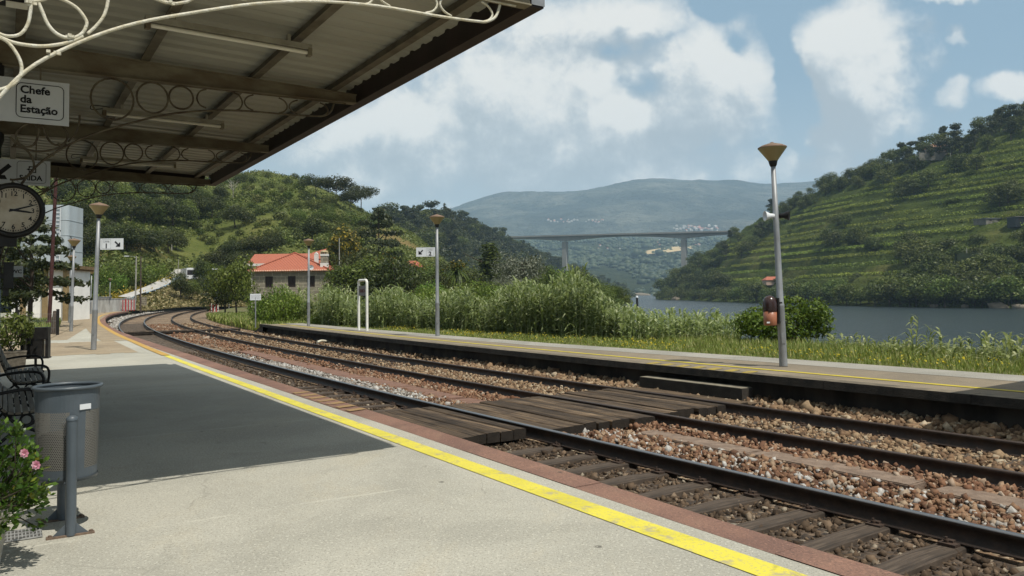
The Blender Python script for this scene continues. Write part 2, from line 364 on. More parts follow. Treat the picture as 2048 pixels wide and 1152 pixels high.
# worn brown paving with ragged ends
def ragged(s0, s1, n0, n1, seed, z=.0045):
    r = random.Random(seed); mb = MB(); ns = np.arange(n0, n1, .35); prev = None
    for k in range(len(ns)-1):
        a = s0+r.uniform(-.25, .25); b = s1+r.uniform(-.5, .5)
        mb.add([P3(a, ns[k], z), P3(a, ns[k+1], z), P3(b, ns[k+1], z), P3(b, ns[k], z)], [(0, 3, 2, 1)])
    return mb
mb = ragged(15.2, 22.5, -13, -2.95, 1); m2 = ragged(24.6, 92, -13, -4.3, 2); mb.add(m2.v, m2.f)
mb.build('worn_paving', M_worn, pl)
band('worn_edge_paving', 22.6, 95, lambda s: e_yel(s)-.9, lambda s: e_in(s)-.01, .0085, M_worn, pl)
# near hazard stripes on the coping by the crossing
mb = MB()
for k in range(7):
    s0 = .72+k*.38; mb.add([P3(s0, e_in(s0)+.03, .0125), P3(s0+.17, e_in(s0)+.03, .0125), P3(s0+.17+.06, e_out(s0)-.03, .0125), P3(s0+.06, e_out(s0)-.03, .0125)], [(0, 1, 2, 3)])
mb.build('hazard_stripes', paint('worn hazard paint', (.29, .185, .08), (.215, .125, .09), 1.3), pl)
# drain grate in the paving
# ------------------------------------------------------------------ far platform
fp = None; mb = MB(); q = np.arange(-30, 35.1, 1.0); FB = lambda s: np.interp(s, [-30, 2, 10, 34], [7.95, 7.8, 7.3, 6.9])
mb.strip(pos(q, FB(q), .0), pos(q, np.full_like(q, 5.05), 0)); fp = mb.build('platform', M_far); tag(fp, kind='structure')
mb = MB(); mb.strip(pos(q, FB(q)+.0, .004), pos(q, FB(q)-.95, .004)); mb.build('grey_edge', M_farg, fp)
mb = MB(); r = random.Random(8); s = -30.0
while s < 35:
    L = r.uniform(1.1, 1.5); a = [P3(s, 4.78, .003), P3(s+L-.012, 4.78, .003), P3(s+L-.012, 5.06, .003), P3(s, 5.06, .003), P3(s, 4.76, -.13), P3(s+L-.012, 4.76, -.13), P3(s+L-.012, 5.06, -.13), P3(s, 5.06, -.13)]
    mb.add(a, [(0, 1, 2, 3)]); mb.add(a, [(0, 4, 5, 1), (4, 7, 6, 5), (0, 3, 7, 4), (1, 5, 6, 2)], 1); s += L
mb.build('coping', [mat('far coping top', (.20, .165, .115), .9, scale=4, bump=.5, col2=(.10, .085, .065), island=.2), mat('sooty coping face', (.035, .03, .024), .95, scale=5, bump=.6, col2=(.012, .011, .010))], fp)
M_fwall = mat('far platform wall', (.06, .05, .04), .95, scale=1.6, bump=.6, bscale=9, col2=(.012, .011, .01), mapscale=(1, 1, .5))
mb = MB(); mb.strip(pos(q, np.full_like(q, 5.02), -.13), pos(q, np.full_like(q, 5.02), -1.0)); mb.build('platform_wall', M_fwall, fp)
mb = MB(); e0, e1 = P3(35, 4.78, 0), P3(35, 7, 0); g0, g1 = P3(38.5, 4.9, -.6), P3(38.5, 7, -.6); mb.add([e0, e1, g1, g0, P3(35, 4.78, -.8), P3(38.5, 4.9, -.8)], [(0, 1, 2, 3), (0, 3, 5, 4)]); mb.build('end_ramp', M_fwall, fp)
band('safety_line', -30, 34.6, 5.52, 5.66, .0075, M_yelf, fp)
mb = MB()
for k in range(7):
    s0 = .55+k*.42; mb.add([P3(s0, 4.8, .0075), P3(s0+.2, 4.8, .0075), P3(s0+.32, 5.2, .0075), P3(s0+.12, 5.2, .0075)], [(0, 1, 2, 3)])
mb.build('hazard_stripes', paint('far hazard paint', (.34, .25, .04), (.14, .11, .075), .95), fp)
# ------------------------------------------------------------------ railway tracks
M_rail = mat('rusty rail steel', (.05, .031, .022), .6, scale=9, bump=.3, bscale=60, col2=(.022, .016, .013), spec=.35)
def shiny(name, c, rough, met):
    m = D.materials.new(name); m.use_nodes = True; b = m.node_tree.nodes['Principled BSDF']; b.inputs['Base Color'].default_value = (*c, 1); b.inputs['Roughness'].default_value = rough; b.inputs['Metallic'].default_value = met; return m
M_head = shiny('polished rail head', (.22, .225, .235), .38, .8)
M_headd = shiny('dull rail head', (.07, .05, .04), .5, .5)
M_wood = D.materials.new('weathered sleeper wood'); M_wood.use_nodes = True
def woodmat(m, c1, c2, c3, sx=22, sy=1.1, isl=.35):
    t = NT(m.node_tree); b = t.t.nodes['Principled BSDF']; v = t.n('ShaderNodeTexCoord').outputs['Object']
    g = t.n('ShaderNodeNewGeometry'); rv = t.n('ShaderNodeVectorMath'); rv.operation = 'ADD'; t.link(t.mapping(v, scale=(sx, sy, sx)), rv.inputs[0])
    cb = t.n('ShaderNodeCombineXYZ'); t.link(t.math('MULTIPLY', g.outputs['Random Per Island'], 37), cb.inputs[1]); t.link(cb.outputs[0], rv.inputs[1])
    gr = t.noise(rv.outputs[0], 1.0, 7, .65, .8); bl = t.noise(v, 1.7, 4, .6)
    c = t.ramp(gr, [(.36, c3), (.5, c2), (.66, c1)]); c = t.mix(t.ss(bl, .45, .7, 0, .6), c, c3)
    hs = t.n('ShaderNodeHueSaturation'); t.link(c, hs.inputs['Color']); t.link(t.ss(g.outputs['Random Per Island'], 0, 1, 1-isl, 1+isl), hs.inputs['Value'])
    t.link(hs.outputs[0], b.inputs['Base Color']); b.inputs['Roughness'].default_value = .85; b.inputs['Specular IOR Level'].default_value = .25
    bp = t.n('ShaderNodeBump'); bp.inputs['Strength'].default_value = .7; bp.inputs['Distance'].default_value = .012; t.link(gr, bp.inputs['Height']); t.link(bp.outputs[0], b.inputs['Normal'])
woodmat(M_wood, (.105, .08, .06), (.062, .047, .036), (.024, .019, .015), 1.2, 26)
RP = [(-.07, -.585), (.07, -.585), (.07, -.572), (.012, -.555), (.012, -.462), (.036, -.45), (.036, -.424), (.03, -.415), (-.03, -.415), (-.036, -.424), (-.036, -.45), (-.012, -.462), (-.012, -.555), (-.07, -.572)]
def rail(n, head, parent):
    s = np.concatenate([np.arange(-14, 40, .5), np.arange(40, 260, 1.0)]); k = len(RP)
    V = np.stack([pos(s, n+a, z) for a, z in RP], 1).reshape(-1, 3); Fq = []; mi = []
    for i in range(len(s)-1):
        for j in range(k):
            j2 = (j+1) % k; Fq.append((i*k+j, (i+1)*k+j, (i+1)*k+j2, i*k+j2)); mi.append(1 if j in (6, 7, 8) else 0)
    me = npmesh('rail', V, Fq, [M_rail, head], mi); return link('rail', me, parent)
# sleeper prototype: long axis = local x
def sleeper_mesh(seed):
    r = random.Random(seed); mb = MB(); xs = np.linspace(-1.35, 1.35, 9); vs = []
    for x in xs:
        w_ = .125+r.uniform(-.012, .012); zt = r.uniform(-.008, .004)
        vs += [(x, -w_, -.12), (x, -w_+.01, zt-.01), (x, -w_+.03, zt), (x, w_-.03, zt+r.uniform(-.006, .004)), (x, w_-.01, zt-.01), (x, w_, -.12)]
    fs = [(i*6+j, (i+1)*6+j, (i+1)*6+j+1, i*6+j+1) for i in range(8) for j in range(5)]; fs = [f[::-1] for f in fs]
    mb.add(vs, fs); mb.add(vs[:6], [(0, 1, 2, 3, 4, 5)]); mb.add(vs[-6:], [(5, 4, 3, 2, 1, 0)]); return mb.mesh('sleeper', M_wood)
M_iron = mat('rusty fastening iron', (.07, .045, .033), .8, scale=20, bump=.4, col2=(.035, .025, .02))
mb = MB()
for x in (-.13, .13):
    mb.box((x*.85, 0, .008), (.09, .14, .02)); mb.tube([(x*.85, .02, .015), (x*.85, .02, .06)], .012, 6); mb.tube([(x*.85, .02, .026), (x*.85, .02, .042)], .022, 6)
    mb.box((x*.62, 0, .026), (.05, .06, .02))
me_fast = mb.mesh('rail_fastening', M_iron)
sl_me = [sleeper_mesh(k) for k in range(5)]
def track(nc, heads, lab, ss):
    root = empty('railway_track', P3(0, nc, -.6)); tag(root, lab, 'railway track', 'railway tracks')
    inv = root.matrix_world.inverted()
    for dn, hm in ((-.87, heads[0]), (.87, heads[1])):
        o = rail(nc+dn, hm, root); o.location = -Vector(P3(0, nc, -.6))
    r = random.Random(int(nc*10))
    for i, s in enumerate(ss):
        p = pos(s+r.uniform(-.05, .05), nc+r.uniform(-.05, .05), -.588)-np.array(P3(0, nc, -.6))
        o = link('sleeper', sl_me[(i*3) % 5], root, p, -hd(s)+r.uniform(-.03, .03))
        for x in (-.87, .87): link('rail_fastening', me_fast, o, (x, 0, 0))
    return root
track(-.87, (M_head, M_head), 'railway track beside the shaded platform, its outer rail head polished bright', list(np.arange(-11.5, .2, .66))+list(np.arange(3.7, 9, .66)))
track(3.09, (M_headd, M_headd), 'railway track nearer the river with dull rusty rails', list(np.arange(-11.5, .2, .64))+list(np.arange(3.6, 16, .64)))
# ------------------------------------------------------------------ ballast
g = np.linspace(-14, 260, 275); ws = [-2.9, -2.0, -.9, 0, .6, 1.2, 1.7, 2.2, 3.1, 4, 4.6, 5.1, 6.5]; hz = [-.66, -.66, -.67, -.65, -.62, -.6, -.62, -.65, -.66, -.65, -.6, -.56, -.7]
V = np.stack([pos(g, a+(np.interp(g, [0, 35, 60, 260], [0, 0, -1.2 if a < -2.5 else 0, -1.5 if a < -2.5 else 0])), z) for a, z in zip(ws, hz)], 1).reshape(-1, 3); k = len(ws)
Fq = [(i*k+j, i*k+j+1, (i+1)*k+j+1, (i+1)*k+j) for i in range(len(g)-1) for j in range(k-1)]
def ballastmat(name, stops, sc=16):
    m = D.materials.new(name); m.use_nodes = True; t = NT(m.node_tree); b = t.t.nodes['Principled BSDF']; v = t.n('ShaderNodeTexCoord').outputs['Object']
    vo = t.n('ShaderNodeTexVoronoi'); vo.inputs['Scale'].default_value = sc; t.link(v, vo.inputs['Vector'])
    sp = t.n('ShaderNodeSeparateColor'); t.link(vo.outputs['Color'], sp.inputs[0])
    c = t.ramp(sp.outputs[0], stops); c = t.mix(t.ss(t.noise(v, .5, 5, .6), .4, .68, 0, .7), c, (.07, .048, .033))
    t.link(c, b.inputs['Base Color']); b.inputs['Roughness'].default_value = .95
    bp = t.n('ShaderNodeBump'); bp.inputs['Strength'].default_value = 1; bp.inputs['Distance'].default_value = .06; bp.invert = True; t.link(vo.outputs['Distance'], bp.inputs['Height']); t.link(bp.outputs[0], b.inputs['Normal'])
    return m
TAN = [(0, (.085, .055, .035)), (.25, (.17, .105, .062)), (.5, (.235, .155, .092)), (.8, (.31, .225, .14)), (1, (.40, .34, .25))]
RED = [(0, (.09, .045, .028)), (.3, (.17, .085, .05)), (.6, (.235, .13, .078)), (.85, (.29, .19, .12)), (1, (.38, .32, .26))]
DRK = [(0, (.03, .022, .016)), (.4, (.06, .042, .028)), (.72, (.10, .07, .046)), (.9, (.17, .12, .08)), (1, (.3, .26, .2))]
GRY = [(0, (.13, .11, .09)), (.35, (.25, .235, .21)), (.7, (.37, .355, .33)), (1, (.48, .47, .45))]
MIX = [(0, (.085, .045, .03)), (.35, (.18, .095, .056)), (.62, (.245, .15, .09)), (.80, (.30, .225, .155)), (.88, (.35, .33, .30)), (1, (.46, .45, .43))]
bed = link('ballast_bed', npmesh('ballast_bed', V, Fq, ballastmat('ballast bed', TAN))); tag(bed, kind='structure')
dk = band('oily_ground', -14, 66, lambda s: np.full_like(s, -2.85), lambda s: np.full_like(s, -.06), -.635, ballastmat('oily ballast', DRK)); tag(dk, kind='structure')
_t = (1+5**.5)/2
ICO = np.array([(-1, _t, 0), (1, _t, 0), (-1, -_t, 0), (1, -_t, 0), (0, -1, _t), (0, 1, _t), (0, -1, -_t), (0, 1, -_t), (_t, 0, -1), (_t, 0, 1), (-_t, 0, -1), (-_t, 0, 1)])/math.sqrt(1+_t*_t)
ICF = np.array([(0, 11, 5), (0, 5, 1), (0, 1, 7), (0, 7, 10), (0, 10, 11), (1, 5, 9), (5, 11, 4), (11, 10, 2), (10, 7, 6), (7, 1, 8), (3, 9, 4), (3, 4, 2), (3, 2, 6), (3, 6, 8), (3, 8, 9), (4, 9, 5), (2, 4, 11), (6, 2, 10), (8, 6, 7), (9, 8, 1)])
CUB = np.array([(x, y, z) for z in (-1, 1) for y in (-1, 1) for x in (-1, 1)], float)
CUF = np.array([(0, 2, 3), (0, 3, 1), (4, 5, 7), (4, 7, 6), (0, 1, 5), (0, 5, 4), (2, 6, 7), (2, 7, 3), (0, 4, 6), (0, 6, 2), (1, 3, 7), (1, 7, 5)])
def rotmats(rng, n):
    q = rng.normal(size=(n, 4)); q /= np.linalg.norm(q, axis=1, keepdims=True); a, b, c, d = q.T
    return np.stack([np.stack([1-2*(c*c+d*d), 2*(b*c-a*d), 2*(b*d+a*c)], -1), np.stack([2*(b*c+a*d), 1-2*(b*b+d*d), 2*(c*d-a*b)], -1), np.stack([2*(b*d-a*c), 2*(c*d+a*b), 1-2*(b*b+c*c)], -1)], 1)
def stonemat(name, stops):
    m = D.materials.new(name); m.use_nodes = True; t = NT(m.node_tree); b = t.t.nodes['Principled BSDF']
    gm = t.n('ShaderNodeNewGeometry'); v = t.n('ShaderNodeTexCoord').outputs['Object']
    c = t.ramp(gm.outputs['Random Per Island'], stops); c = t.mix(t.ss(t.noise(v, 30, 4, .6), .4, .75, 0, .55), c, (.10, .065, .04))
    t.link(c, b.inputs['Base Color']); b.inputs['Roughness'].default_value = .9; b.inputs['Specular IOR Level'].default_value = .2; return m
def stones(name, zones, m, seed):
    """zones: (s0,s1,n0,n1,per_m2,size,z,zspread)"""
    rng = np.random.default_rng(seed); CS = []; RS = []
    for s0, s1, n0, n1, den, size, z, zs in zones:
        n = int((s1-s0)*(n1-n0)*den); s = rng.uniform(s0, s1, n); nn = rng.uniform(n0, n1, n)
        zz = (z(s, nn) if callable(z) else z)+rng.uniform(-.4, 1, n)*zs
        CS.append(pos(s, nn, zz)); RS.append(size*.74*np.exp(rng.normal(0, .34, n)))
    C_ = np.concatenate(CS); R_ = np.concatenate(RS); n = len(C_)
    ax = rng.uniform(.42, 1.35, (n, 1, 3)); V = CUB[None]*ax*.74+rng.uniform(-.34, .34, (n, 8, 3))*ax
    V = np.einsum('nij,nkj->nki', rotmats(rng, n), V)*R_[:, None, None]+C_[:, None]
    Fq = (CUF[None]+8*np.arange(n)[:, None, None]).reshape(-1, 3)
    o = link(name, npmesh(name, V.reshape(-1, 3), Fq, m)); return o
def pile(s, n): return np.interp(n, [4.1, 4.4, 5.0], [-.6, -.56, -.47])
o = stones('ballast', [(-10, 7, -2.5, -.1, 420, .03, -.65, .03), (3.3, 24, -2.4, -.1, 75, .026, -.625, .02)], stonemat('dark ballast stone', DRK), 1); tag(o, 'dark oily ballast stones between the platform and the first rails', 'ballast', kind='stuff')
o = stones('ballast', [(-10, .4, .1, 1.33, 720, .034, -.605, .06), (3.3, 9, .1, 1.0, 520, .032, -.6, .06)], stonemat('mixed ballast stone', MIX), 2); tag(o, 'white and rust red ballast stones along the polished rail', 'ballast', kind='stuff')
o = stones('ballast', [(5, 16, .12, .75, 520, .034, -.575, .06), (9, 22, .1, .9, 120, .03, -.6, .05), (22, 75, -2.4, -1.85, 60, .06, -.56, .05), (70, 120, -3.2, -1.9, 20, .1, -.56, .05)], stonemat('pale ballast stone', GRY), 3); tag(o, 'pale grey ballast stones heaped beside the rail', 'ballast', kind='stuff')
o = stones('ballast', [(-10, .4, 1.62, 2.16, 720, .032, -.60, .06), (3.3, 12, 1.42, 2.15, 480, .032, -.6, .05), (12, 30, 1.3, 2.15, 110, .035, -.6, .05), (9, 32, .75, 1.3, 40, .035, -.6, .04), (30, 60, .2, 2.1, 22, .05, -.61, .05)], stonemat('red ballast stone', RED), 4); tag(o, 'rust red ballast stones between the two tracks', 'ballast', kind='stuff')
o = stones('ballast', [(-10, .4, 2.32, 3.88, 420, .034, -.62, .045), (3.4, 12, 2.32, 3.88, 420, .034, -.61, .05), (12, 32, 2.3, 3.9, 90, .036, -.61, .05), (-10, 12, 4.06, 5.02, 480, .05, pile, .06), (12, 36, 4.05, 5.0, 120, .045, pile, .06), (32, 60, 2.2, 5.2, 20, .055, -.61, .05)], stonemat('tan ballast stone', TAN), 5); tag(o, 'tan ballast stones in the river side track and against the far platform', 'ballast', kind='stuff')
# concrete cable trough covers between the tracks
M_tr = mat('trough concrete', (.25, .185, .14), .9, scale=5, bump=.8, bscale=50, col2=(.14, .10, .075), island=.2, detail=10)
M_trr = mat('reddish trough concrete', (.22, .125, .09), .9, scale=4, bump=.8, bscale=50, col2=(.13, .075, .055), island=.2, detail=10)
def trough(ss, n, wd, m, lab, gp):
    for s0, s1, dn in ss:
        mb = MB(); L = s1-s0; mb.box((0, 0, -.05), (wd, L-.03, .1)); mb.box((0, 0, .004), (wd-.03, L-.07, .012))
        mb2 = mb.build('trough_cover', m, None, P3((s0+s1)/2, n+dn, -.548), -hd((s0+s1)/2)+random.Random(int(s0*7)).uniform(-.03, .03)); tag(mb2, lab, 'trough cover', gp)
trough([(-10.2, -8.1, .0), (-8.0, -6.3, .02), (-6.2, -4.6, -.02), (-4.4, -2.3, .05), (-2.3, -.3, -.02)], 1.48, .40, M_tr, 'grey concrete cable trough cover between the tracks, on the near side of the timber crossing', 'trough covers on the near side of the crossing')
trough([(3.5, 4.6, .0), (4.7, 7.2, .0), (7.2, 9.7, .05), (9.7, 12.2, .0), (12.2, 15, .05), (15, 18, .05), (18, 22, .1)], 1.12, .52, M_trr, 'reddish concrete cable trough cover between the tracks, beyond the timber crossing', 'trough covers beyond the crossing')
# ------------------------------------------------------------------ timber crossing
M_deck = D.materials.new('crossing timber'); M_deck.use_nodes = True; woodmat(M_deck, (.165, .115, .07), (.075, .052, .033), (.014, .010, .008), 26, .8, .38)
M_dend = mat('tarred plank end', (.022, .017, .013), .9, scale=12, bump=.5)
def deck(n0, n1, s0, s1, lab, seed, zt=-.432, gp='timber crossing decks'):
    r = random.Random(seed); mb = MB(); x = 0; w_ = n1-n0; k = max(1, round(w_/.21)); pw = w_/k; L = s1-s0
    for i in range(k):
        a = -w_/2+i*pw+.006; b = a+pw-.012; y0 = -L/2+r.uniform(-.09, .05); y1 = L/2+r.uniform(-.06, .09); dz = r.uniform(-.018, .006); t0 = r.uniform(-.008, .008)
        ys = np.linspace(y0, y1, 7); vs = []
        for y in ys:
            e = r.uniform(-.006, .004); vs += [(a, y, -.14), (a, y, dz-.012+e), (a+.014, y, dz+e), (b-.014, y, dz+t0+e), (b, y, dz+t0-.012+e), (b, y, -.14)]
        fs = [(q*6+j, q*6+j+1, (q+1)*6+j+1, (q+1)*6+j) for q in range(6) for j in range(5)]
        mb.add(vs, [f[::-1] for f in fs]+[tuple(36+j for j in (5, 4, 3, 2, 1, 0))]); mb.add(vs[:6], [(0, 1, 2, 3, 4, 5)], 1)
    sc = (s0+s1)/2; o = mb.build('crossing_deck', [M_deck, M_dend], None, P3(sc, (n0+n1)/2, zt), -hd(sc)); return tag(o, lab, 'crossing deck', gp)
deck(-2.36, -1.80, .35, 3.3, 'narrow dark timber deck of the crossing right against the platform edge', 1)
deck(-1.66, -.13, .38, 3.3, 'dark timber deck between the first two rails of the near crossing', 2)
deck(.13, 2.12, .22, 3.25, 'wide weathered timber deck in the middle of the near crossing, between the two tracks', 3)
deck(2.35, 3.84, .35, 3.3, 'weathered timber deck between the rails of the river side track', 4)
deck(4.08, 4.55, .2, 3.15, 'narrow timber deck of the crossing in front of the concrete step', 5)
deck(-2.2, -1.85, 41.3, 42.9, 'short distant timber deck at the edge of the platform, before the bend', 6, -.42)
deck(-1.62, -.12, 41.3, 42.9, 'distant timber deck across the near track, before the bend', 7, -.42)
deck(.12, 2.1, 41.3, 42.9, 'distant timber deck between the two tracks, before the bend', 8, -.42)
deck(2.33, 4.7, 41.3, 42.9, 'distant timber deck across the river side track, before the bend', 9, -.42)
mb = MB(); mb.box((0, 0, 0), (.3, 2.65, .3)); mb.box((-.01, 0, .155), (.29, 2.6, .012), m=1)
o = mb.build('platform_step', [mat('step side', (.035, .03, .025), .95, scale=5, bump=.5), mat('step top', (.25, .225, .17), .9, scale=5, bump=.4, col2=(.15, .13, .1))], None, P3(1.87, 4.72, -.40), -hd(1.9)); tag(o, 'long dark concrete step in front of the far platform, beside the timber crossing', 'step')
# ------------------------------------------------------------------ platform canopy
CO = np.array([.27, 6.5]); CT = np.array([-.536, .844]); CN = np.array([.844, .536]); RZC = math.atan2(-.536, -.844)
def cl(s, t, z=0.0): return (CO[0]-CN[0]*s+CT[0]*t, CO[1]-CN[1]*s+CT[1]*t, z)
FR = [0.0, 3.82, 7.62, 11.95]; SC = [4.05, 3.84, 3.84, 3.84]
M_can = mat('dull cream roof sheet', (.42, .41, .35), .6, scale=.8, bump=.1, bscale=20, col2=(.31, .30, .25), mapscale=(.4, 1, 1))
M_beam = mat('old olive painted steel', (.22, .195, .135), .65, scale=2.2, bump=.25, bscale=30, col2=(.12, .09, .055), mapscale=(1, 2, 2))
M_pur = mat('grey purlin steel', (.16, .14, .10), .65, scale=4, bump=.1, col2=(.09, .075, .05))
M_gut = mat('dark brown gutter', (.035, .022, .018), .55, scale=4, bump=.05, col2=(.022, .015, .012))
M_white = mat('flaking white paint', (.62, .60, .52), .6, scale=14, bump=.5, bscale=60, col2=(.50, .45, .32))
M_black = mat('black painted iron', (.018, .017, .016), .5, scale=8, bump=.15, col2=(.010, .009, .009))
M_galv = mat('galvanised steel', (.30, .31, .32), .5, scale=9, bump=.08, bscale=40, col2=(.22, .225, .23), metal=.35, mapscale=(1, 1, .3))
M_blue = mat('blue column paint', (.012, .06, .13), .5, scale=5, bump=.1)
can = empty('platform_canopy', (CO[0], CO[1], 0), RZC)
tag(can, 'flat roofed platform canopy with ribbed sheet underside and iron scroll brackets', 'canopy')
# local frame: x = s (inward), y = -t
mb = MB(); per = .265; t = -.12; xs = np.linspace(.10, 7.5, 6); prof = []
while t < 12.12:
    prof += [(t, 0), (t+per*.52, 0), (t+per*.62, .032), (t+per*.90, .032)]; t += per
nv = len(prof); vs = []
for x in xs:
    for tt, z in prof: vs.append((x, -tt, 4.035+.03*x+z))
for tt, z in [(q, zz+.006) for q, zz in prof]: pass
mb.add(vs, [(i*nv+j, i*nv+j+1, (i+1)*nv+j+1, (i+1)*nv+j) for i in range(len(xs)-1) for j in range(nv-1)])
vs2 = [(a, b, c+.012) for a, b, c in vs]; mb.add(vs2, [(i*nv+j, (i+1)*nv+j, (i+1)*nv+j+1, i*nv+j+1) for i in range(len(xs)-1) for j in range(nv-1)])
mb.build('roof_sheet', M_can, can)
for x in (.40, 1.32, 2.47, 3.6, 4.9, 6.2):
    mb = MB(); mb.box((x, -5.98, 3.985+.03*x), (.055, 12.1, .085)); mb.box((x+.02, -5.98, 3.945+.03*x), (.08, 12.1, .006)); mb.build('purlin', M_pur, can)
def beam(t):
    mb = MB(); xs = np.linspace(.13, 7.4, 8); vs = []
    for x in xs:
        zb = 3.83-.012*min(x, 4); zt = 3.935+.03*x-.0; y = -t
        for yy, z in ((-.055, zb), (.055, zb), (.055, zb+.012), (.03, zb+.014), (.03, zt-.014), (.055, zt-.012), (.055, zt), (-.055, zt), (-.055, zt-.012), (-.03, zt-.014), (-.03, zb+.014), (-.055, zb+.012)): vs.append((x, y+yy, z))
    k = 12; mb.add(vs, [(i*k+j, (i+1)*k+j, (i+1)*k+(j+1) % k, i*k+(j+1) % k) for i in range(7) for j in range(k)]); mb.add(vs[:k], [tuple(range(k))]); return mb
for t in FR: beam(t).build('beam', M_beam, can)
# gutter: brown box gutter along the track side, with an open metal end profile
mb = MB(); mb.box((.115, -6.05, 3.955), (.03, 12.14, .215)); mb.box((.06, -6.05, 3.842), (.136, 12.14, .012)); mb.box((-.006, -6.05, 3.945), (.012, 12.14, .21)); mb.box((-.03, -6.05, 4.045), (.04, 12.14, .014))
for t in np.arange(.6, 12, .75): mb.box((.058, -t, 3.90), (.112, .02, .10))
mb.build('gutter', M_gut, can)
mb = MB(); mb.box((.05, .03, 3.95), (.13, .004, .2)); mb.box((.55, .07, 4.0), (.85, .02, .12)); mb.box((2.1, .07, 4.03), (2.2, .02, .1))
M_fl = mat('blue grey flashing', (.22, .23, .25), .45, scale=5, bump=.05); mb.build('end_flashing', M_fl, can); mb = MB(); mb.box((3.8, -12.13, 3.97), (7.2, .02, .3)); mb.build('end_fascia', M_gut, can)
# scroll brackets traced in (s, z)
LOW = [(.40, 3.80), (.44, 3.70), (.52, 3.645), (.62, 3.63), (.95, 3.612), (1.45, 3.60), (1.9, 3.55), (2.3, 3.46), (2.7, 3.32), (3.0, 3.20), (3.25, 3.06), (3.5, 2.87), (3.65, 2.68), (3.75, 2.49), (3.83, 2.25), (3.88, 2.0)]
def smooth(pts, n=5, closed=False):
    P = [np.array(p, float) for p in pts]; out = []; k = len(P)
    for i in range(k if closed else k-1):
        p0 = P[(i-1) % k] if closed or i > 0 else P[0]; p1 = P[i]; p2 = P[(i+1) % k]; p3 = P[(i+2) % k] if closed or i+2 < k else P[-1]
        for j in range(n):
            u = j/n; out.append(.5*((2*p1)+(-p0+p2)*u+(2*p0-5*p1+4*p2-p3)*u*u+(-p0+3*p1-3*p2+p3)*u**3))
    if not closed: out.append(P[-1])
    return out
def plane_pts(L, sc=1.0):
    """picture positions on the near frame turned into (s, z) in its plane"""
    out = []
    for x, y in L:
        d = ray(x/sc, y/sc); n = np.array([CT[0], CT[1], 0]); P0 = np.array([CO[0], CO[1], 0]); tt = ((P0-CAM)@n)/(d@n); q = CAM+d*tt
        out.append((float(-(q[:2]-CO)@CN), float(q[2])))
    return out
k443 = 4.43
STR = [[(410, 45), (400, 140), (385, 220), (350, 290), (300, 330), (220, 340), (150, 320), (80, 270), (45, 190), (45, 130), (90, 60), (150, 20), (230, -10)],
       [(470, 45), (500, 120), (540, 220), (600, 300), (680, 345), (760, 350), (830, 310), (865, 240), (860, 190), (800, 100), (720, 40), (620, -5)],
       [(230, -60), (330, -5), (390, 20), (440, 30), (500, 20), (560, -5), (640, -60)],
       [(-60, 170), (0, 235), (60, 290), (150, 345), (260, 395), (400, 420), (520, 425), (660, 405), (760, 375), (840, 335)],
       [(875, 312), (940, 250), (1000, 170), (1030, 90), (1045, 0), (1045, -70)],
       [(-40, 330), (0, 325), (90, 335), (200, 380), (270, 460), (320, 560), (330, 650), (300, 720), (250, 770), (150, 810), (0, 825), (-60, 815)],
       [(-30, 850), (0, 870), (35, 910), (45, 970), (30, 1030), (0, 1080)]]
STRS = [plane_pts(q, k443) for q in STR]
def circ(c, z, rx, rz_, n=22, a0=0, a1=2*math.pi): return [(c+rx*math.cos(a), z+rz_*math.sin(a)) for a in np.linspace(a0, a1, n)]
def bracket(t, sc, r, m):
    mb = MB(); f = lambda L: [(x, -t, z) for x, z in L]
    k = sc/3.9
    fl = lambda L: f([(x if x < 2.2 else 2.2+(x-2.2)*(sc-2.2)/(3.95-2.2), z) for x, z in L])
    mb.tube(fl(smooth(LOW, 4)), r*1.15, 6)
    for q in STRS: mb.tube(fl(smooth(q, 4)), r, 6)
    for c, z, R in ((2.83, 3.575, .215), (2.42, 3.635, .165), (2.12, 3.67, .125)): mb.tube(fl(circ(c, z, R, R)[:-1]), r, 6, closed=True)
    zt = 3.80
    for a, b, zl in ((1.46, 1.97, 3.575), (.95, 1.46, 3.605), (.46, .95, 3.62)):
        pts = [(a+.11, zt-.005), (a+.045, zt-.035), (a+.012, (zt+zl)/2), (a+.045, zl+.04), (a+.11, zl+.012)]; mb.tube(fl(smooth(pts, 4)), r*.9, 5)
        pts = [(b-.11, zt-.005), (b-.045, zt-.035), (b-.012, (zt+zl)/2), (b-.045, zl+.04), (b-.11, zl+.012)]; mb.tube(fl(smooth(pts, 4)), r*.9, 5)
    mb.tube(f([(.25, 3.82), (sc, 3.80)]), r, 6)
    rr = random.Random(3)
    for q in (STRS[0][0], STRS[3][2], STRS[1][5], (2.83, 3.36), (3.42, 2.95)):
        for _ in range(5): x, z = q; mb.box((fl([(x+rr.uniform(-.03, .03), 0)])[0][0], -t+rr.uniform(-.01, .01), z+rr.uniform(-.012, .012)), (.02, .02, .016), rr.uniform(0, 3))
    return mb
for i, t in enumerate(FR): bracket(t, SC[i], .0105, M_white if i == 0 else M_beam).build('scroll_bracket', M_white if i == 0 else mat('shaded bracket paint', (.15, .125, .08), .65, scale=9, bump=.3, col2=(.06, .04, .025)), can)  # near bracket in sunlit white, the others coloured darker for the canopy shade
for i, t in enumerate(FR):
    mb = MB(); mb.lathe([(.085, 0), (.085, .25), (.07, .3), (.07, 3.6), (.10, 3.7), (.10, 3.8)], 14, 0, (SC[i], -t, 0)); c = mb.build('column', M_black, can)
    mb = MB(); mb.lathe([(.089, .0), (.089, .26), (.074, .31), (.074, 1.7), (.070, 1.7)], 14, 0, (SC[i], -t, 0)); mb.build('painted_base', M_blue, c)
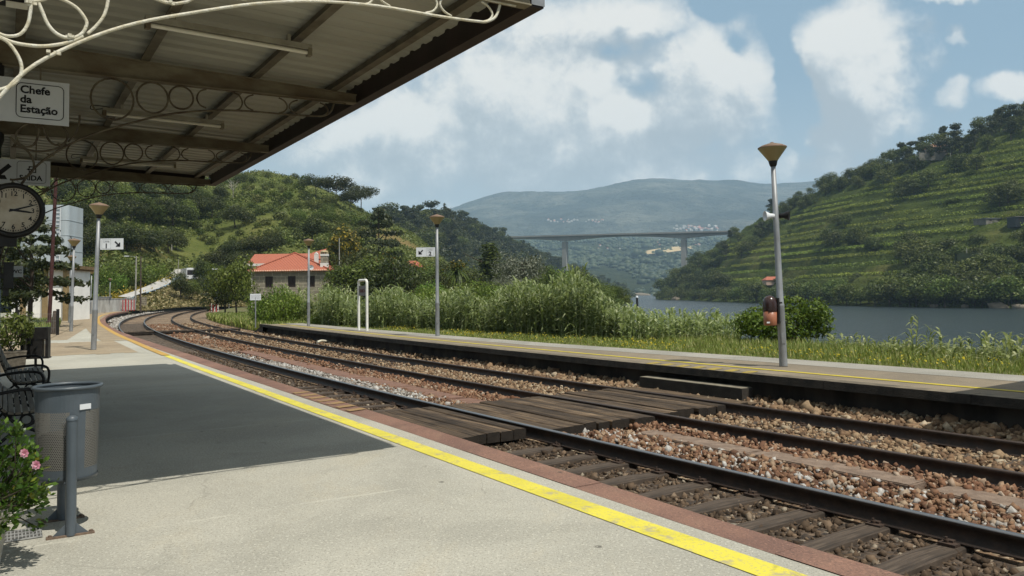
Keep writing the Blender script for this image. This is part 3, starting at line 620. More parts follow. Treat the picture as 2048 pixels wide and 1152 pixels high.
e = empty('unseen_station_wall', cl(6.9, 6.0, 0), RZC); tag(e, 'unseen cream station wall added behind the canopy to darken its shade', 'station'); mb = MB(); mb.box((2, 0, 2.1), (4, 13.5, 4.2)); mb.build('wall', mat('cream station render', (.6, .56, .46), .9, bump=.2), e)  # unseen wall, added to block side sky and deepen the canopy shade
for y in (-4.5, -1.2, 2.2, 5.2): mb = MB(); mb.box((-.03, y, 1.15), (.08, 1.2, 2.3)); mb.build('door', M_blue, e)
# fluorescent lamps under the roof
M_tube = mat('fluorescent tube', (.75, .72, .62), .35, scale=3, bump=0, var=.05); M_hous = mat('dusty lamp housing', (.36, .34, .28), .6, scale=5, bump=.1, col2=(.24, .22, .17))
for (a, b, lab) in (((290, 46), (622, 104), 'long fluorescent lamp under the canopy, nearest to the white scroll bracket'), ((205, 225), (447, 252), 'fluorescent lamp under the canopy beyond the station master sign'), ((160, 320), (352, 332), 'dim fluorescent lamp under the far end of the canopy')):
    A = Vector(on_z(*a, 3.87)); B = Vector(on_z(*b, 3.87)); L = (B-A).length; d = B-A; rz = math.atan2(d.y, d.x)
    e = empty('fluorescent_lamp', (A+B)/2, rz); tag(e, lab, 'ceiling lamp', 'fluorescent lamps under the canopy')
    mb = MB(); mb.box((0, 0, .04), (L, .06, .05)); [mb.box((x, 0, .09), (.03, .04, .08)) for x in (-L*.35, L*.35)]; mb.build('housing', M_hous, e)
    mb = MB(); mb.tube([(-L/2+.04, 0, -.012), (L/2-.04, 0, -.012)], .019, 10); mb.build('tube', M_tube, e)
    [MB().box((x, 0, -.008), (.04, .07, .075)).build('end_socket', M_beam, e) for x in (-L/2+.02, L/2-.02)]
    
    if a[0] < 210:
        mb = MB(); mb.tube(smooth([(-L/2, 0, .05), (-L/2-.12, .03, .03), (-L/2-.1, .1, .1), (-L/2+.1, .1, .1)], 5), .006, 5); mb.build('cable', M_black, e)
# small lantern at the top left corner under the near bay
p = at_y(25, 8, 6.3); e = empty('wall_lantern', p, RZC); tag(e, 'small dark box lantern under the canopy in the top corner', 'lantern')
mb = MB(); mb.box((0, 0, .03), (.2, .16, .06)); mb.build('housing', M_black, e); mb = MB(); mb.box((-.03, 0, -.005), (.15, .13, .012)); mb.build('glass', M_tube, e)
# ------------------------------------------------------------------ signs
M_sgn = mat('white sign enamel', (.62, .64, .66), .4, scale=3, bump=0, var=.06)
M_ink = mat('black sign lettering', (.012, .012, .014), .5, bump=0)
M_inkg = mat('grey sign lettering', (.30, .31, .33), .5, bump=0)
def flat(mb_pts, y=-.014): return [(x, y, z) for x, z in mb_pts]
def arrow(size, cx, cz, kind='dl', th=.2):
    mb = MB(); s = size
    def P(L):
        L = [((x-.5)*s, (z-.5)*s) for x, z in L]
        if kind == 'dr': L = [(-x, z) for x, z in L]
        return flat([(cx+x, cz+z) for x, z in L])
    t = th; d = t*.7
    for q in ([(1, 1-d), (1-d, 1), (t*.4, t*.4+d), (t*.4+d, t*.4)], [(0, 0), (.78, 0), (.78-t*.5, t), (0, t)], [(0, t+.001), (t, t+.001), (t, .78-t*.5), (0, .78)]):
        v = P(q); mb.add(v, [(0, 1, 2, 3) if kind == 'dl' else (3, 2, 1, 0)])
    return mb
def rrect(x0, x1, z0, z1, r, w_):
    def loop(x0, x1, z0, z1, r):
        o = []
        for cx, cz, a in ((x1-r, z1-r, 0), (x0+r, z1-r, 90), (x0+r, z0+r, 180), (x1-r, z0+r, 270)):
            for k in range(5): an = math.radians(a+k*22.5); o.append((cx+r*math.cos(an), cz+r*math.sin(an)))
        return o
    A = loop(x0, x1, z0, z1, r); B = loop(x0+w_, x1-w_, z0+w_, z1-w_, max(.001, r-w_)); n = len(A); mb = MB()
    return mb.add(flat(A)+flat(B), [(i, n+i, n+(i+1) % n, (i+1) % n) for i in range(n)])
def plate(w_, h, th=.02): mb = MB(); mb.box((0, 0, 0), (w_, th, h)); return mb
def letter(parent, txt, size, x, z, m=None, bold=.0, align='LEFT', name='lettering', y=-.0135):
    o = link(name, text_mesh('lettering', txt, size, m or M_ink, bold, align), parent, (x, y, z)); o.rotation_euler = (math.pi/2, 0, 0); return o
RZN = math.atan2(.536, .844)
# station master sign, on the second bracket
w_, h = 1.30, .43; c = cl(3.19+w_/2, 3.82-.10, 3.445); e = empty('hanging_sign', c, RZN); tag(e, 'white hanging sign reading Chefe da Estação below the canopy', 'sign')
plate(w_, h).build('plate', M_sgn, e); x0 = w_/2-.455; rrect(x0, w_/2-.045, -.17, .175, .05, .007).build('frame_line', M_ink, e)
for k, (tx) in enumerate(('Chefe', 'da', 'Estação')): letter(e, tx, .105, x0+.035, .075-.095*k, bold=.003)
arrow(.27, x0-.30, 0.0, 'dl', .24).build('arrow', M_ink, e)
[MB().tube([(x, 0, h/2), (x, 0, h/2+.12)], .008, 6).build('hanger', M_beam, e) for x in (-.4, .4)]
# exit sign on the third bracket
w_, h = 1.15, .35
c = np.array(cl(3.19+w_/2, 7.62-.10, 3.26)); e = empty('hanging_sign', c, RZN); tag(e, 'white hanging sign reading SAÍDA above the clock', 'sign')
plate(w_, h).build('plate', M_sgn, e); x0 = w_/2-.40; rrect(x0, w_/2-.05, -.145, .155, .04, .005).build('frame_line', M_ink, e); letter(e, 'SAÍDA', .097, x0+.03, -.105, bold=.003)
mb = MB(); bx = x0+.14
for L in ([(0, 0), (.09, 0), (.09, .014), (0, .014)], [(.076, .0), (.09, .0), (.09, .09), (.076, .09)], [(0, .076), (.09, .076), (.09, .09), (0, .09)], [(0, 0), (.014, 0), (.014, .028), (0, .028)], [(0, .062), (.014, .062), (.014, .09), (0, .09)], [(-.03, .045), (.01, .025), (.01, .065)], [(.0, .038), (.055, .038), (.055, .052), (0, .052)]):
    mb.add(flat([(bx+a, b+.0) for a, b in L]), [tuple(range(len(L)))])
mb.build('exit_symbol', M_ink, e); arrow(.22, x0-.17, 0, 'dl', .26).build('arrow', M_ink, e)
[MB().tube([(x, 0, h/2), (x, 0, h/2+.3)], .008, 6).build('hanger', M_beam, e) for x in (-.4, .4)]
# WC sign
c = np.array(at_y(33, 543, 14.3)); e = empty('small_sign', c, RZN); tag(e, 'small square white WC sign behind the black column', 'sign'); plate(.2, .2).build('plate', M_sgn, e); letter(e, 'WC', .09, -.075, -.03, bold=.002)
mb = MB(); mb.box((-.3, .02, .06), (.5, .02, .02)); mb.build('arm', M_black, e)
# ------------------------------------------------------------------ clock
c = np.array(at_y(27, 421, 7.45)); e = empty('station_clock', c, RZN); tag(e, 'round black rimmed station clock with a stained dial showing ten past three', 'clock')
R = .258; mb = MB(); n = 48
def ring(prof):
    vs = []; k = len(prof)
    for r, y in prof:
        for j in range(n): a = 2*math.pi*j/n; vs.append((r*math.cos(a), y, r*math.sin(a)))
    return vs, [(i*n+j, i*n+(j+1) % n, (i+1)*n+(j+1) % n, (i+1)*n+j) for i in range(k-1) for j in range(n)]
vs, fs = ring([(R*.80, -.03), (R*.82, -.06), (R*.90, -.075), (R*.98, -.06), (R, -.03), (R, .06), (R*.9, .09), (.01, .10)]); mb.add(vs, fs, 0, True)
mb.box((-.12, .02, -R-.03), (.3, .08, .1)); mb.tube([(-.42, .03, 0), (-R*.9, .03, 0)], .03, 10); mb.tube([(.0, .03, -R), (-.1, .03, -R-.08), (-.42, .03, -R-.12)], .022, 8); mb.build('case', M_black, e)
mb = MB(); vs, fs = ring([(.001, -.035), (R*.81, -.035)]); mb.add(vs, fs); mb.build('dial', mat('stained dial', (.50, .45, .36), .5, scale=5, bump=0, col2=(.34, .28, .2)), e)
mb = MB()
for k in range(60):
    a = 2*math.pi*k/60; r = R*.745; l = .011 if k % 5 == 0 else .0055; u_ = (math.sin(a), math.cos(a)); v_ = (u_[1], -u_[0])
    mb.add(flat([(u_[0]*(r+p*l)+v_[0]*q_*(.006 if k % 5 == 0 else .004), u_[1]*(r+p*l)+v_[1]*q_*(.006 if k % 5 == 0 else .004)) for p, q_ in ((-1, -1), (-1, 1), (1, 1), (1, -1))], -.0375), [(0, 1, 2, 3)])
mb.build('minute_marks', M_ink, e)
for k in range(1, 13):
    a = 2*math.pi*k/12; r = R*.60; letter(e, str(k), .062, math.sin(a)*r, math.cos(a)*r-.021, align='CENTER', name='numeral', y=-.037, bold=.001)
def hand(ang, L, w0, w1, y):
    a = math.radians(ang); u_ = (math.sin(a), math.cos(a)); v_ = (u_[1], -u_[0]); mb = MB()
    pts = [(-.2*L, w0*.8), (0, w0), (L*.78, w1), (L, .002)]; A = [(u_[0]*p+v_[0]*q_, u_[1]*p+v_[1]*q_) for p, q_ in pts]; B = [(u_[0]*p-v_[0]*q_, u_[1]*p-v_[1]*q_) for p, q_ in pts]
    mb.add(flat(A+B, y), [(i, i+1, 5+i, 4+i) for i in range(3)]); return mb
hand(97, R*.62, .010, .008, -.040).build('hour_hand', M_ink, e); hand(72, R*.76, .0085, .006, -.0425).build('minute_hand', M_ink, e)
# dark box on the column
c = np.array(at_y(17, 552, 7.6)); e = empty('junction_box', c, RZN); tag(e, 'small dark metal box fixed to the black column', 'junction box')
mb = MB(); mb.box((0, 0, 0), (.082, .1, .23)); mb.box((0, 0, .12), (.09, .11, .02)); mb.box((0, -.052, 0), (.07, .006, .2)); mb.build('casing', M_black, e); [MB().box(a_, b_).build('bracket', M_black, e) for a_, b_ in (((-.02, .02, -.15), (.05, .04, .08)), ((-.07, 0, 0), (.08, .05, .05)))]
# ------------------------------------------------------------------ street lamps
M_lens = D.materials.new('yellowed lamp lens'); M_lens.use_nodes = True; _b = M_lens.node_tree.nodes['Principled BSDF']; _b.inputs['Base Color'].default_value = (.30, .235, .11, 1); _b.inputs['Roughness'].default_value = .35; _b.inputs['Subsurface Weight'].default_value = .15; _b.inputs['Subsurface Radius'].default_value = (.1, .07, .03)
M_lid = mat('brown lamp lid', (.20, .13, .085), .6, scale=8, bump=.1, col2=(.13, .085, .06))
def lamp_proto():
    e = empty('street_lamp')
    mb = MB(); mb.lathe([(.0, 0), (.078, 0), (.078, .02), (.074, 1.15), (.076, 1.16), (.076, 1.2), (.066, 1.22), (.058, 2.5), (.045, 3.97), (.0, 3.97)], 14); mb.box((0, -.078, .55), (.07, .012, .2)); mb.build('post', M_galv, e)
    mb = MB(); mb.lathe([(.05, 3.90), (.068, 3.93), (.09, 4.02), (.085, 4.03), (0, 4.03)], 16); mb.build('collar', M_black, e)
    mb = MB(); mb.lathe([(.078, 4.0), (.12, 4.06), (.20, 4.17), (.265, 4.255), (.272, 4.275), (.26, 4.28)], 28); mb.build('lens', M_lens, e)
    mb = MB(); mb.lathe([(.276, 4.268), (.276, 4.285), (.20, 4.325), (.08, 4.36), (.035, 4.37), (.03, 4.385), (0, 4.387)], 28); mb.build('lid', M_lid, e)
    return e
lp = lamp_proto(); first = True
LAMPS = [((1567, 733), None, -1.15, 'tall grey cone headed lamp on the far platform carrying loudspeakers and a litter bin'),
         ((875, 672), None, .3, 'grey lamp with a cone head on the far platform, carrying the Linha 2 sign'),
         ((617, 652), None, .3, 'grey lamp with a cone head in front of the stone house'),
         ((187, 700), None, 1.6, 'grey lamp on the near platform carrying the Linha 1 sign'),
         ((142, 663), None, 1.3, 'grey lamp, next one behind the Linha 1 lamp'),
         ((139, 648), 52, 1.4, 'grey lamp on the near platform, hidden close behind another lamp post'),
         ((155, 633), 63, 1.0, 'small distant lamp before the white wall, left of the middle of the platform'),
         ((181, 623), 80, 1.0, 'small distant lamp against the middle of the white wall'),
         ((219, 612), 112, .8, 'farthest small lamp at the end of the white wall near the red fence')]
LP = []
for (px, py), Y, lean, lab in LAMPS:
    o = lp if first else copy_tree(lp); first = False
    p = on_z(px, py, 0) if Y is None else np.array([at_y(px, 620, Y)[0], Y, 0.0]); o.location = [float(q) for q in p]; o.rotation_euler = (0, math.radians(lean), random.Random(px).uniform(0, 6)*0)
    tag(o, lab, 'street lamp', 'street lamps along the platforms'); LP.append((o, p))
# line signs on lamps
def line_sign(p, num, right, z, lab):
    e = empty('line_sign', (p[0], p[1], z), 0.0); w_, h = .68, .33
    ox = (.07+w_/2) if right else -(.07+w_/2); e.location.x += ox
    tag(e, lab, 'sign', 'line number signs'); plate(w_, h).build('plate', M_sgn, e); sx = -1 if right else 1
    cx = sx*(w_/4-.01); rrect(cx-.135, cx+.135, -.135, .135, .01, .006).build('frame_line', M_inkg, e)
    letter(e, 'Linha', .088, cx, .052, M_inkg, align='CENTER'); letter(e, num, .20, cx, -.125, bold=.006, align='CENTER')
    arrow(.17, -sx*(w_/4), 0.0, 'dr' if right else 'dl', .26).build('arrow', M_ink, e)
    mb = MB(); mb.box((-sx*0-(ox/abs(ox))*(w_/2+.03), .01, .1), (.09, .02, .025)); mb.box((-(ox/abs(ox))*(w_/2+.03), .01, -.1), (.09, .02, .025)); mb.build('clamp', M_galv, e)
line_sign(LP[3][1]+np.array([.10, 0, 0]), '1', True, 3.13, 'white sign reading Linha 1 with an arrow down to the right')
line_sign(LP[1][1]+np.array([.012, 0, 0]), '2', False, 3.02, 'white sign reading Linha 2 with an arrow down to the left')
# loudspeakers and litter bin on the first lamp
lpos = LP[0][1]
def horn(dx, rz, m, lab):
    e = empty('loudspeaker', (lpos[0]-.065+dx, lpos[1]-.02, 2.93), rz); tag(e, lab, 'loudspeaker', 'loudspeakers on the lamp post')
    mb = MB(); pr = [(.0, .10), (.045, .10), (.05, .02), (.06, -.0), (.095, -.08), (.10, -.09), (.09, -.085), (.03, .0), (0, .0)]
    vs = []; n = 16
    for r, y in pr:
        for j in range(n): a = 2*math.pi*j/n; vs.append((y, r*math.cos(a), r*math.sin(a)))
    mb.add(vs, [(i*n+j, i*n+(j+1) % n, (i+1)*n+(j+1) % n, (i+1)*n+j) for i in range(len(pr)-1) for j in range(n)], 0, True); mb.build('horn', m, e)
    mb = MB(); mb.box((.09, 0, 0), (.1, .03, .03)); mb.build('mount', M_galv, e)
horn(-.13, 0.1, M_sgn, 'white loudspeaker horn on the lamp post'); horn(.17, math.pi-.5, M_black, 'black loudspeaker horn on the lamp post')
e = empty('litter_bin', (lpos[0]-.235, lpos[1]-.02, .80)); tag(e, 'copper coloured litter bin with a dark domed top hung on the lamp post', 'litter bin')
mb = MB(); mb.lathe([(0, 0), (.115, 0), (.125, .01), (.128, .30), (.120, .30)], 20); mb.build('body', mat('copper brown plastic', (.36, .14, .075), .4, scale=5, bump=.05, col2=(.29, .11, .06), spec=.5), e)
mb = MB(); mb.lathe([(.135, .27), (.138, .36), (.134, .44), (.115, .51), (.07, .56), (0, .58)], 20); mb.lathe([(.128, .27), (.13, .36), (.12, .44), (0, .52)], 20); mb.build('dome', mat('dark brown glossy plastic', (.035, .016, .013), .25, scale=4, bump=0, spec=.5), e)
mb = MB(); mb.box((.17, 0, .42), (.12, .09, .06)); mb.box((.17, 0, .06), (.12, .09, .04)); mb.box((.15, -.0, .28), (.03, .14, .5)); mb.build('bracket', M_black, e)
mb = MB(); mb.box((-.08, -.128, .06), (.06, .006, .03)); mb.build('label_plate', M_sgn, e)
# ------------------------------------------------------------------ big perforated litter bin on the near platform
b1 = on_z(141, 1072, 0); b2 = on_z(124, 1040, 0); bc = (b1+b2)/2
e = empty('litter_bin', (bc[0], bc[1], 0), RZN); tag(e, 'large blue grey perforated steel litter bin hung between two posts', 'litter bin')
M_bin = mat('blue grey bin paint', (.085, .103, .12), .42, scale=3, bump=.1, bscale=25, col2=(.06, .075, .088), spec=.45)
M_perf = D.materials.new('perforated bin steel'); M_perf.use_nodes = True; t = NT(M_perf.node_tree); b = t.t.nodes['Principled BSDF']; out = t.t.nodes['Material Output']
v = t.n('ShaderNodeTexCoord').outputs['Object']; sp = t.n('ShaderNodeSeparateXYZ'); t.link(v, sp.inputs[0])
an = t.math('MULTIPLY', t.math('ARCTAN2', sp.outputs[1], sp.outputs[0]), .185/.0125); zz = t.math('MULTIPLY', sp.outputs[2], 1/.0108)
row = t.math('MODULO', t.math('FLOOR', zz), 2.0); fx = t.math('SUBTRACT', t.math('FRACT', t.math('ADD', t.math('ADD', an, 100), t.math('MULTIPLY', row, .5))), .5); fz = t.math('SUBTRACT', t.math('FRACT', zz), .5)
r2 = t.math('ADD', t.math('MULTIPLY', fx, fx), t.math('MULTIPLY', fz, fz)); hole = t.math('LESS_THAN', r2, .115)
b.inputs['Base Color'].default_value = (.15, .145, .13, 1); b.inputs['Roughness'].default_value = .5
tr = t.n('ShaderNodeBsdfTransparent'); mx = t.n('ShaderNodeMixShader'); t.link(hole, mx.inputs[0]); t.link(b.outputs[0], mx.inputs[1]); t.link(tr.outputs[0], mx.inputs[2]); t.link(mx.outputs[0], out.inputs[0])
zb, zt, rb, rt = .335, .925, .176, .193
def rad(z): return rb+(rt-rb)*(z-zb)/(zt-zb)
mb = MB(); zs = [zb, zb+.07, zt-.15, zt]
for a0, a1, mm in ((-.33, .33, 0), (math.pi-.33, math.pi+.33, 0)): pass
fa = math.radians(-90); NB = 48
for j in range(NB):
    a = 2*math.pi*j/NB; a2 = 2*math.pi*(j+1)/NB; dev = abs(((a-math.radians(-82)+math.pi) % math.pi)); solid = dev < .36 or dev > math.pi-.36+.1
    for k in range(3):
        z0, z1 = zs[k], zs[k+1]; m_ = 1 if (k == 1 and not solid) else 0
        mb.add([(rad(z0)*math.cos(a), rad(z0)*math.sin(a), z0), (rad(z0)*math.cos(a2), rad(z0)*math.sin(a2), z0), (rad(z1)*math.cos(a2), rad(z1)*math.sin(a2), z1), (rad(z1)*math.cos(a), rad(z1)*math.sin(a), z1)], [(0, 1, 2, 3)], m_, True)
mb.lathe([(0, zb+.01), (rb+.004, zb-.008), (rb+.008, zb+.012)], NB); mb.build('drum', [M_bin, M_perf], e)
mb = MB(); mb.tube([(rt*1.03*math.cos(q), rt*1.03*math.sin(q), zt) for q in np.linspace(0, 2*math.pi, 41)[:-1]], .0125, 8, closed=True); mb.build('rim', M_bin, e)
mb = MB(); mb.lathe([(.0, zb+.03), (rb-.012, zb+.03), (rb-.008, .60), (rb-.03, .62), (0, .60)], 24); mb.build('liner', mat('dark rubbish', (.035, .033, .03), .9, scale=9, bump=.6), e)
for (bp_, sg) in ((b1, -1), (b2, 1)):
    q = np.array(bp_)-bc; lx = q[0]*math.cos(RZN)+q[1]*math.sin(RZN); ly = -q[0]*math.sin(RZN)+q[1]*math.cos(RZN); sg = -1 if ly < 0 else 1
    ly = sg*max(abs(ly), .225); mb = MB(); mb.tube([(lx, ly, .006), (lx, ly, .735)], .032, 14); mb.lathe([(.035, .728), (.035, .745), (.02, .757), (0, .76)], 14, 0, (lx, ly, 0))
    mb.tube([(lx, ly-sg*.02, .66), (lx, ly-sg*.06, .66)], .012, 8); mb.tube([(lx-.035, ly-sg*.0, .33), (lx-.02, ly-sg*.06, .36)], .006, 6)
    for gx in (-1, 1): mb.add([(lx+gx*.03, ly-.003, .012), (lx+gx*.10, ly-.003, .012), (lx+gx*.03, ly-.003, .08), (lx+gx*.03, ly+.003, .012), (lx+gx*.10, ly+.003, .012), (lx+gx*.03, ly+.003, .08)], [(0, 1, 2), (5, 4, 3), (0, 3, 4, 1), (1, 4, 5, 2), (2, 5, 3, 0)])
    po = mb.build('post', M_bin, e); mb = MB(); mb.box((lx, ly, .006), (.27, .045, .012)); [mb.tube([(lx+x, ly, .012), (lx+x, ly, .022)], .011, 6) for x in (-.115, .115)]; mb.build('base_plate', mat('rusted base plate', (.20, .14, .10), .8, scale=20, bump=.3, col2=(.11, .08, .06)), po)
mb = MB(); aa = math.radians(-62); mb.box((math.cos(aa)*(rad(.80)+.003), math.sin(aa)*(rad(.80)+.003), .802), (.075, .006, .034), aa+math.pi/2); mb.build('label_plate', M_sgn, e)
# ------------------------------------------------------------------ black bin under the end of the canopy
c = on_z(71, 737, 0); e = empty('litter_bin', c, .35); tag(e, 'black box shaped litter bin on a single post in the shade', 'litter bin')
mb = MB(); mb.tube([(0, 0, 0), (0, 0, .8)], .028, 8); mb.box((0, 0, .01), (.2, .2, .02)); mb.build('post', M_black, e)
mb = MB(); mb.box((0, -.02, .76), (.52, .30, .24)); mb.box((0, -.02, .885), (.50, .28, .03)); mb.box((-.235, -.02, .44), (.06, .28, .42)); mb.box((.235, -.02, .44), (.06, .28, .42)); mb.box((0, -.02, .44), (.30, .28, .42)); mb.box((0, -.02, .235), (.56, .32, .03)); mb.build('body', M_black, e)
# ------------------------------------------------------------------ benches
M_slat = mat('grey bench slat', (.19, .165, .125), .7, scale=12, bump=.4, col2=(.10, .085, .065), island=.2, mapscale=(1, .1, 1))
BP = [(.0, .415), (.035, .435), (.095, .448), (.155, .446), (.215, .44), (.275, .434), (.335, .432), (.392, .445), (.44, .485), (.475, .54), (.50, .60), (.523, .66), (.545, .72), (.565, .78), (.582, .84)]
def bench(s0, t0, t1, lab):
    e = empty('bench', cl(s0, (t0+t1)/2, 0), RZC); tag(e, lab, 'bench', 'slatted benches under the canopy'); L = t1-t0
    for i in range(len(BP)-1):
        if i == 0: continue
        (x0, z0), (x1, z1) = BP[i], BP[i+1]; mb = MB(); mb.box(((x0+x1)/2, 0, (z0+z1)/2+.012), (.045, L, .024), 0, 0, 0, -math.atan2(z1-z0, x1-x0)); mb.build('slat', M_slat, e)
    for y in (-L/2+.12, L/2-.12):
        mb = MB(); mb.tube([(x, y, z-.012) for x, z in BP], .017, 7)
        mb.tube(smooth([(.06, y, .02), (.02, y, .1), (.14, y, .24), (.30, y, .32), (.42, y, .44)], 4), .016, 7); mb.tube(smooth([(.46, y, .02), (.50, y, .1), (.36, y, .24), (.20, y, .32), (.05, y, .42)], 4), .016, 7)
        mb.tube([(.235+.05*math.cos(q), y, .365+.05*math.sin(q)) for q in np.linspace(0, 6.283, 15)[:-1]], .012, 6, closed=True)
        mb.tube(smooth([(.03, y, .43), (.02, y, .56), (.08, y, .64), (.28, y, .65), (.50, y, .62)], 4), .016, 7); mb.box((.06, y, .012), (.08, .05, .024)); mb.box((.46, y, .012), (.08, .05, .024))
        mb.build('iron_frame', M_black, e)
    return e
bench(3.28, 3.5, 5.9, 'nearer slatted bench with iron frames, partly behind the large bin')
bench(3.18, 6.7, 9.05, 'farther slatted bench with iron frames, in front of the black bin')
# drain grate in the paving
c = on_z(18, 1074, .0045); e = empty('drain_grate', c, RZN); tag(e, 'square metal drain grate in the paving below the pink flowers', 'drain grate')
mb = MB(); [mb.box((x, 0, .004), (.006, .24, .006)) for x in np.arange(-.17, .171, .02)]; [mb.box((0, y, .0045), (.36, .008, .008)) for y in (-.12, -.04, .04, .12)]; mb.build('grille', mat('grate steel', (.34, .34, .33), .5, scale=20, bump=0, metal=.3), e)
mb = MB(); mb.box((0, 0, .0005), (.36, .24, .001)); mb.build('pit_shade', shiny('grate pit', (.06, .06, .055), .9, 0), e)  # flat dark sheet in place of the shade down the drain
# ------------------------------------------------------------------ station name board and notice board on the far side
g0, g1 = P3(23.55, 6.3), P3(22.55, 6.3); gc = (np.array(g0)+np.array(g1))/2; d = np.array(g1)-np.array(g0); rz = math.atan2(d[1], d[0])
e = empty('name_board', gc, rz); tag(e, 'white tubular frame with a grey name panel on the far platform', 'name board')
mb = MB(); mb.tube(smooth([(-.5, 0, 0), (-.5, 0, 1.0), (-.5, 0, 1.95), (-.46, 0, 2.08), (-.36, 0, 2.13), (0, 0, 2.13), (.36, 0, 2.13), (.46, 0, 2.08), (.5, 0, 1.95), (.5, 0, 1.0), (.5, 0, 0)], 4), .055, 10); mb.build('frame', mat('white tube paint', (.72, .71, .66), .5, bump=0, var=.08), e)
mb = MB(); mb.box((0, 0, 1.69), (.88, .03, .42)); mb.build('panel', mat('grey panel', (.16, .15, .15), .6, bump=0, var=.1), e)
letter(e, 'ERMIDA', .19, 0, 1.62, mat('red brown lettering', (.10, .035, .03), .6, bump=0), .006, 'CENTER', y=-.018)
c = at_y(511, 654, 46.5); c[2] = -.3; e = empty('notice_board', c, .25); tag(e, 'small white notice board on a thin post at the end of the far platform', 'sign')
zt = at_y(511, 594, 46.5)[2]+.3; mb = MB(); mb.tube([(0, .02, 0), (0, .02, zt)], .035, 8); mb.build('post', M_galv, e); mb = MB(); mb.box((0, 0, zt), (.60, .02, .37)); mb.build('plate', M_sgn, e)
mb = MB(); rr = random.Random(5)
for k in range(4):
    x = -.24
    while x < .2: l = rr.uniform(.04, .1); mb.box((x+l/2, -.0125, zt+.10-k*.065), (l, .002, .018)); x += l+.02
mb.build('small_print', M_inkg, e)
# white pipe lying on the ballast
c = P3(23.0, 4.55, -.44); e = MB(); e.tube(smooth([(-.5, 0, -.02), (-.2, .02, .06), (.2, .05, .1), (.5, .06, .06)], 4), .05, 10); o = e.build('drain_pipe', M_white, None, c, -1.9); tag(o, 'short bent white pipe lying on the ballast by the far platform', 'pipe')
# shelter standing outside the frame on the far platform; its roof shades the platform end
c = P3(-8.0, 6.7, 0); e = empty('platform_shelter', c, -hd(-8)); tag(e, 'small flat roofed shelter at the near end of the far platform', 'shelter')
mb = MB(); mb.box((-.3, -.1, 2.75), (3.6, 7.0, .12)); mb.build('roof', M_beam, e); mb = MB(); mb.box((1.1, -.3, 1.35), (.12, 5.6, 2.7)); mb.build('back_wall', M_sgn, e)
for y in (-2.6, 2.0): mb = MB(); mb.tube([(-.7, y, 0), (-.7, y, 2.7)], .05, 8); mb.build('post', M_black, e)
# ------------------------------------------------------------------ terrain
def _hash(ix, iy, seed):
    h = (ix*374761393+iy*668265263+seed*1442695041) & 0x7fffffff
    h = ((h ^ (h >> 13))*1274126177) & 0x7fffffff; return ((h ^ (h >> 16)) & 0xffff)/65535.0
def vnoise(x, y, seed=0):
    x = np.asarray(x, float); y = np.asarray(y, float); ix = np.floor(x).astype(np.int64); iy = np.floor(y).astype(np.int64); fx = x-ix; fy = y-iy
    fx = fx*fx*(3-2*fx); fy = fy*fy*(3-2*fy)
    a = _hash(ix, iy, seed); b = _hash(ix+1, iy, seed); c = _hash(ix, iy+1, seed); d = _hash(ix+1, iy+1, seed)
    return (a*(1-fx)+b*fx)*(1-fy)+(c*(1-fx)+d*fx)*fy
def fbm(x, y, seed=0, o=5):
    t = 0; a = .5
    for k in range(o): t = t+a*vnoise(x, y, seed+k); x = x*2.03+11.3; y = y*2.03+5.7; a *= .5
    return t-.48
WZ = -6.5
BANK = [(70, -60), (34, 2), (22, 13), (16, 20), (12, 28), (9.5, 36), (8.5, 44), (9.5, 60), (15, 100), (23, 150), (27, 185), (24, 215), (18, 240), (30, 300), (62, 600), (110, 1000), (200, 1500), (300, 2300), (300, 9000)]
by = np.array([p[1] for p in BANK], float); bx = np.array([p[0] for p in BANK], float)
def land_z(x, y):
    d = np.interp(y, by, bx)-x      # positive on the station side of the bank
    z = np.interp(d, [-8, 0, 1.5, 6], [-9.5, WZ-.4, -3.2, -.35])
    return np.where(d > 0, np.minimum(z, -.35), z)
yy = np.concatenate([np.linspace(-60, 0, 13)[:-1], np.linspace(0, 60, 61)[:-1], np.geomspace(60, 9500, 70)]); xx0 = np.concatenate([-np.geomspace(9500, 60, 40), np.linspace(-60, 60, 81)[1:-1], np.geomspace(60, 9500, 40)])
X, Y = np.meshgrid(xx0, yy); Z = land_z(X, Y)
# keep the track bed and platforms clear of the ground sheet
def sn_of(x, y):
    P = np.stack([x, y], -1); A = np.stack([AX, AY], -1)[::2]; Hh = HH[::2]; S2 = SS[::2]
    k = np.argmin(((P[..., None, :]-A)**2).sum(-1), -1); dx = P[..., 0]-A[k][..., 0]; dy = P[..., 1]-A[k][..., 1]
    return S2[k], dx*np.cos(Hh[k])-dy*np.sin(Hh[k])
near = (np.abs(X) < 130) & (Y < 260) & (Y > -30)
s_, n_ = sn_of(X[near], Y[near]); zz = Z[near]; inside = (n_ > -16) & (n_ < 7.4); zz = np.where(inside, np.minimum(zz, -.85), zz); zz = np.where(n_ <= -16, -.3, zz)
zz = np.where((n_ >= 7.4) & (n_ < 9.5), np.minimum(zz, -.12)*0-.14, zz); Z[near] = zz
M_gr = mat('dry grassy ground', (.10, .12, .035), .95, scale=.5, bump=.6, bscale=8, col2=(.115, .095, .045))
nr, nc_ = X.shape; V = np.stack([X, Y, Z], -1).reshape(-1, 3); Fq = [(i*nc_+j, i*nc_+j+1, (i+1)*nc_+j+1, (i+1)*nc_+j) for i in range(nr-1) for j in range(nc_-1)]
tag(link('ground', npmesh('ground', V, Fq, M_gr)), kind='structure')
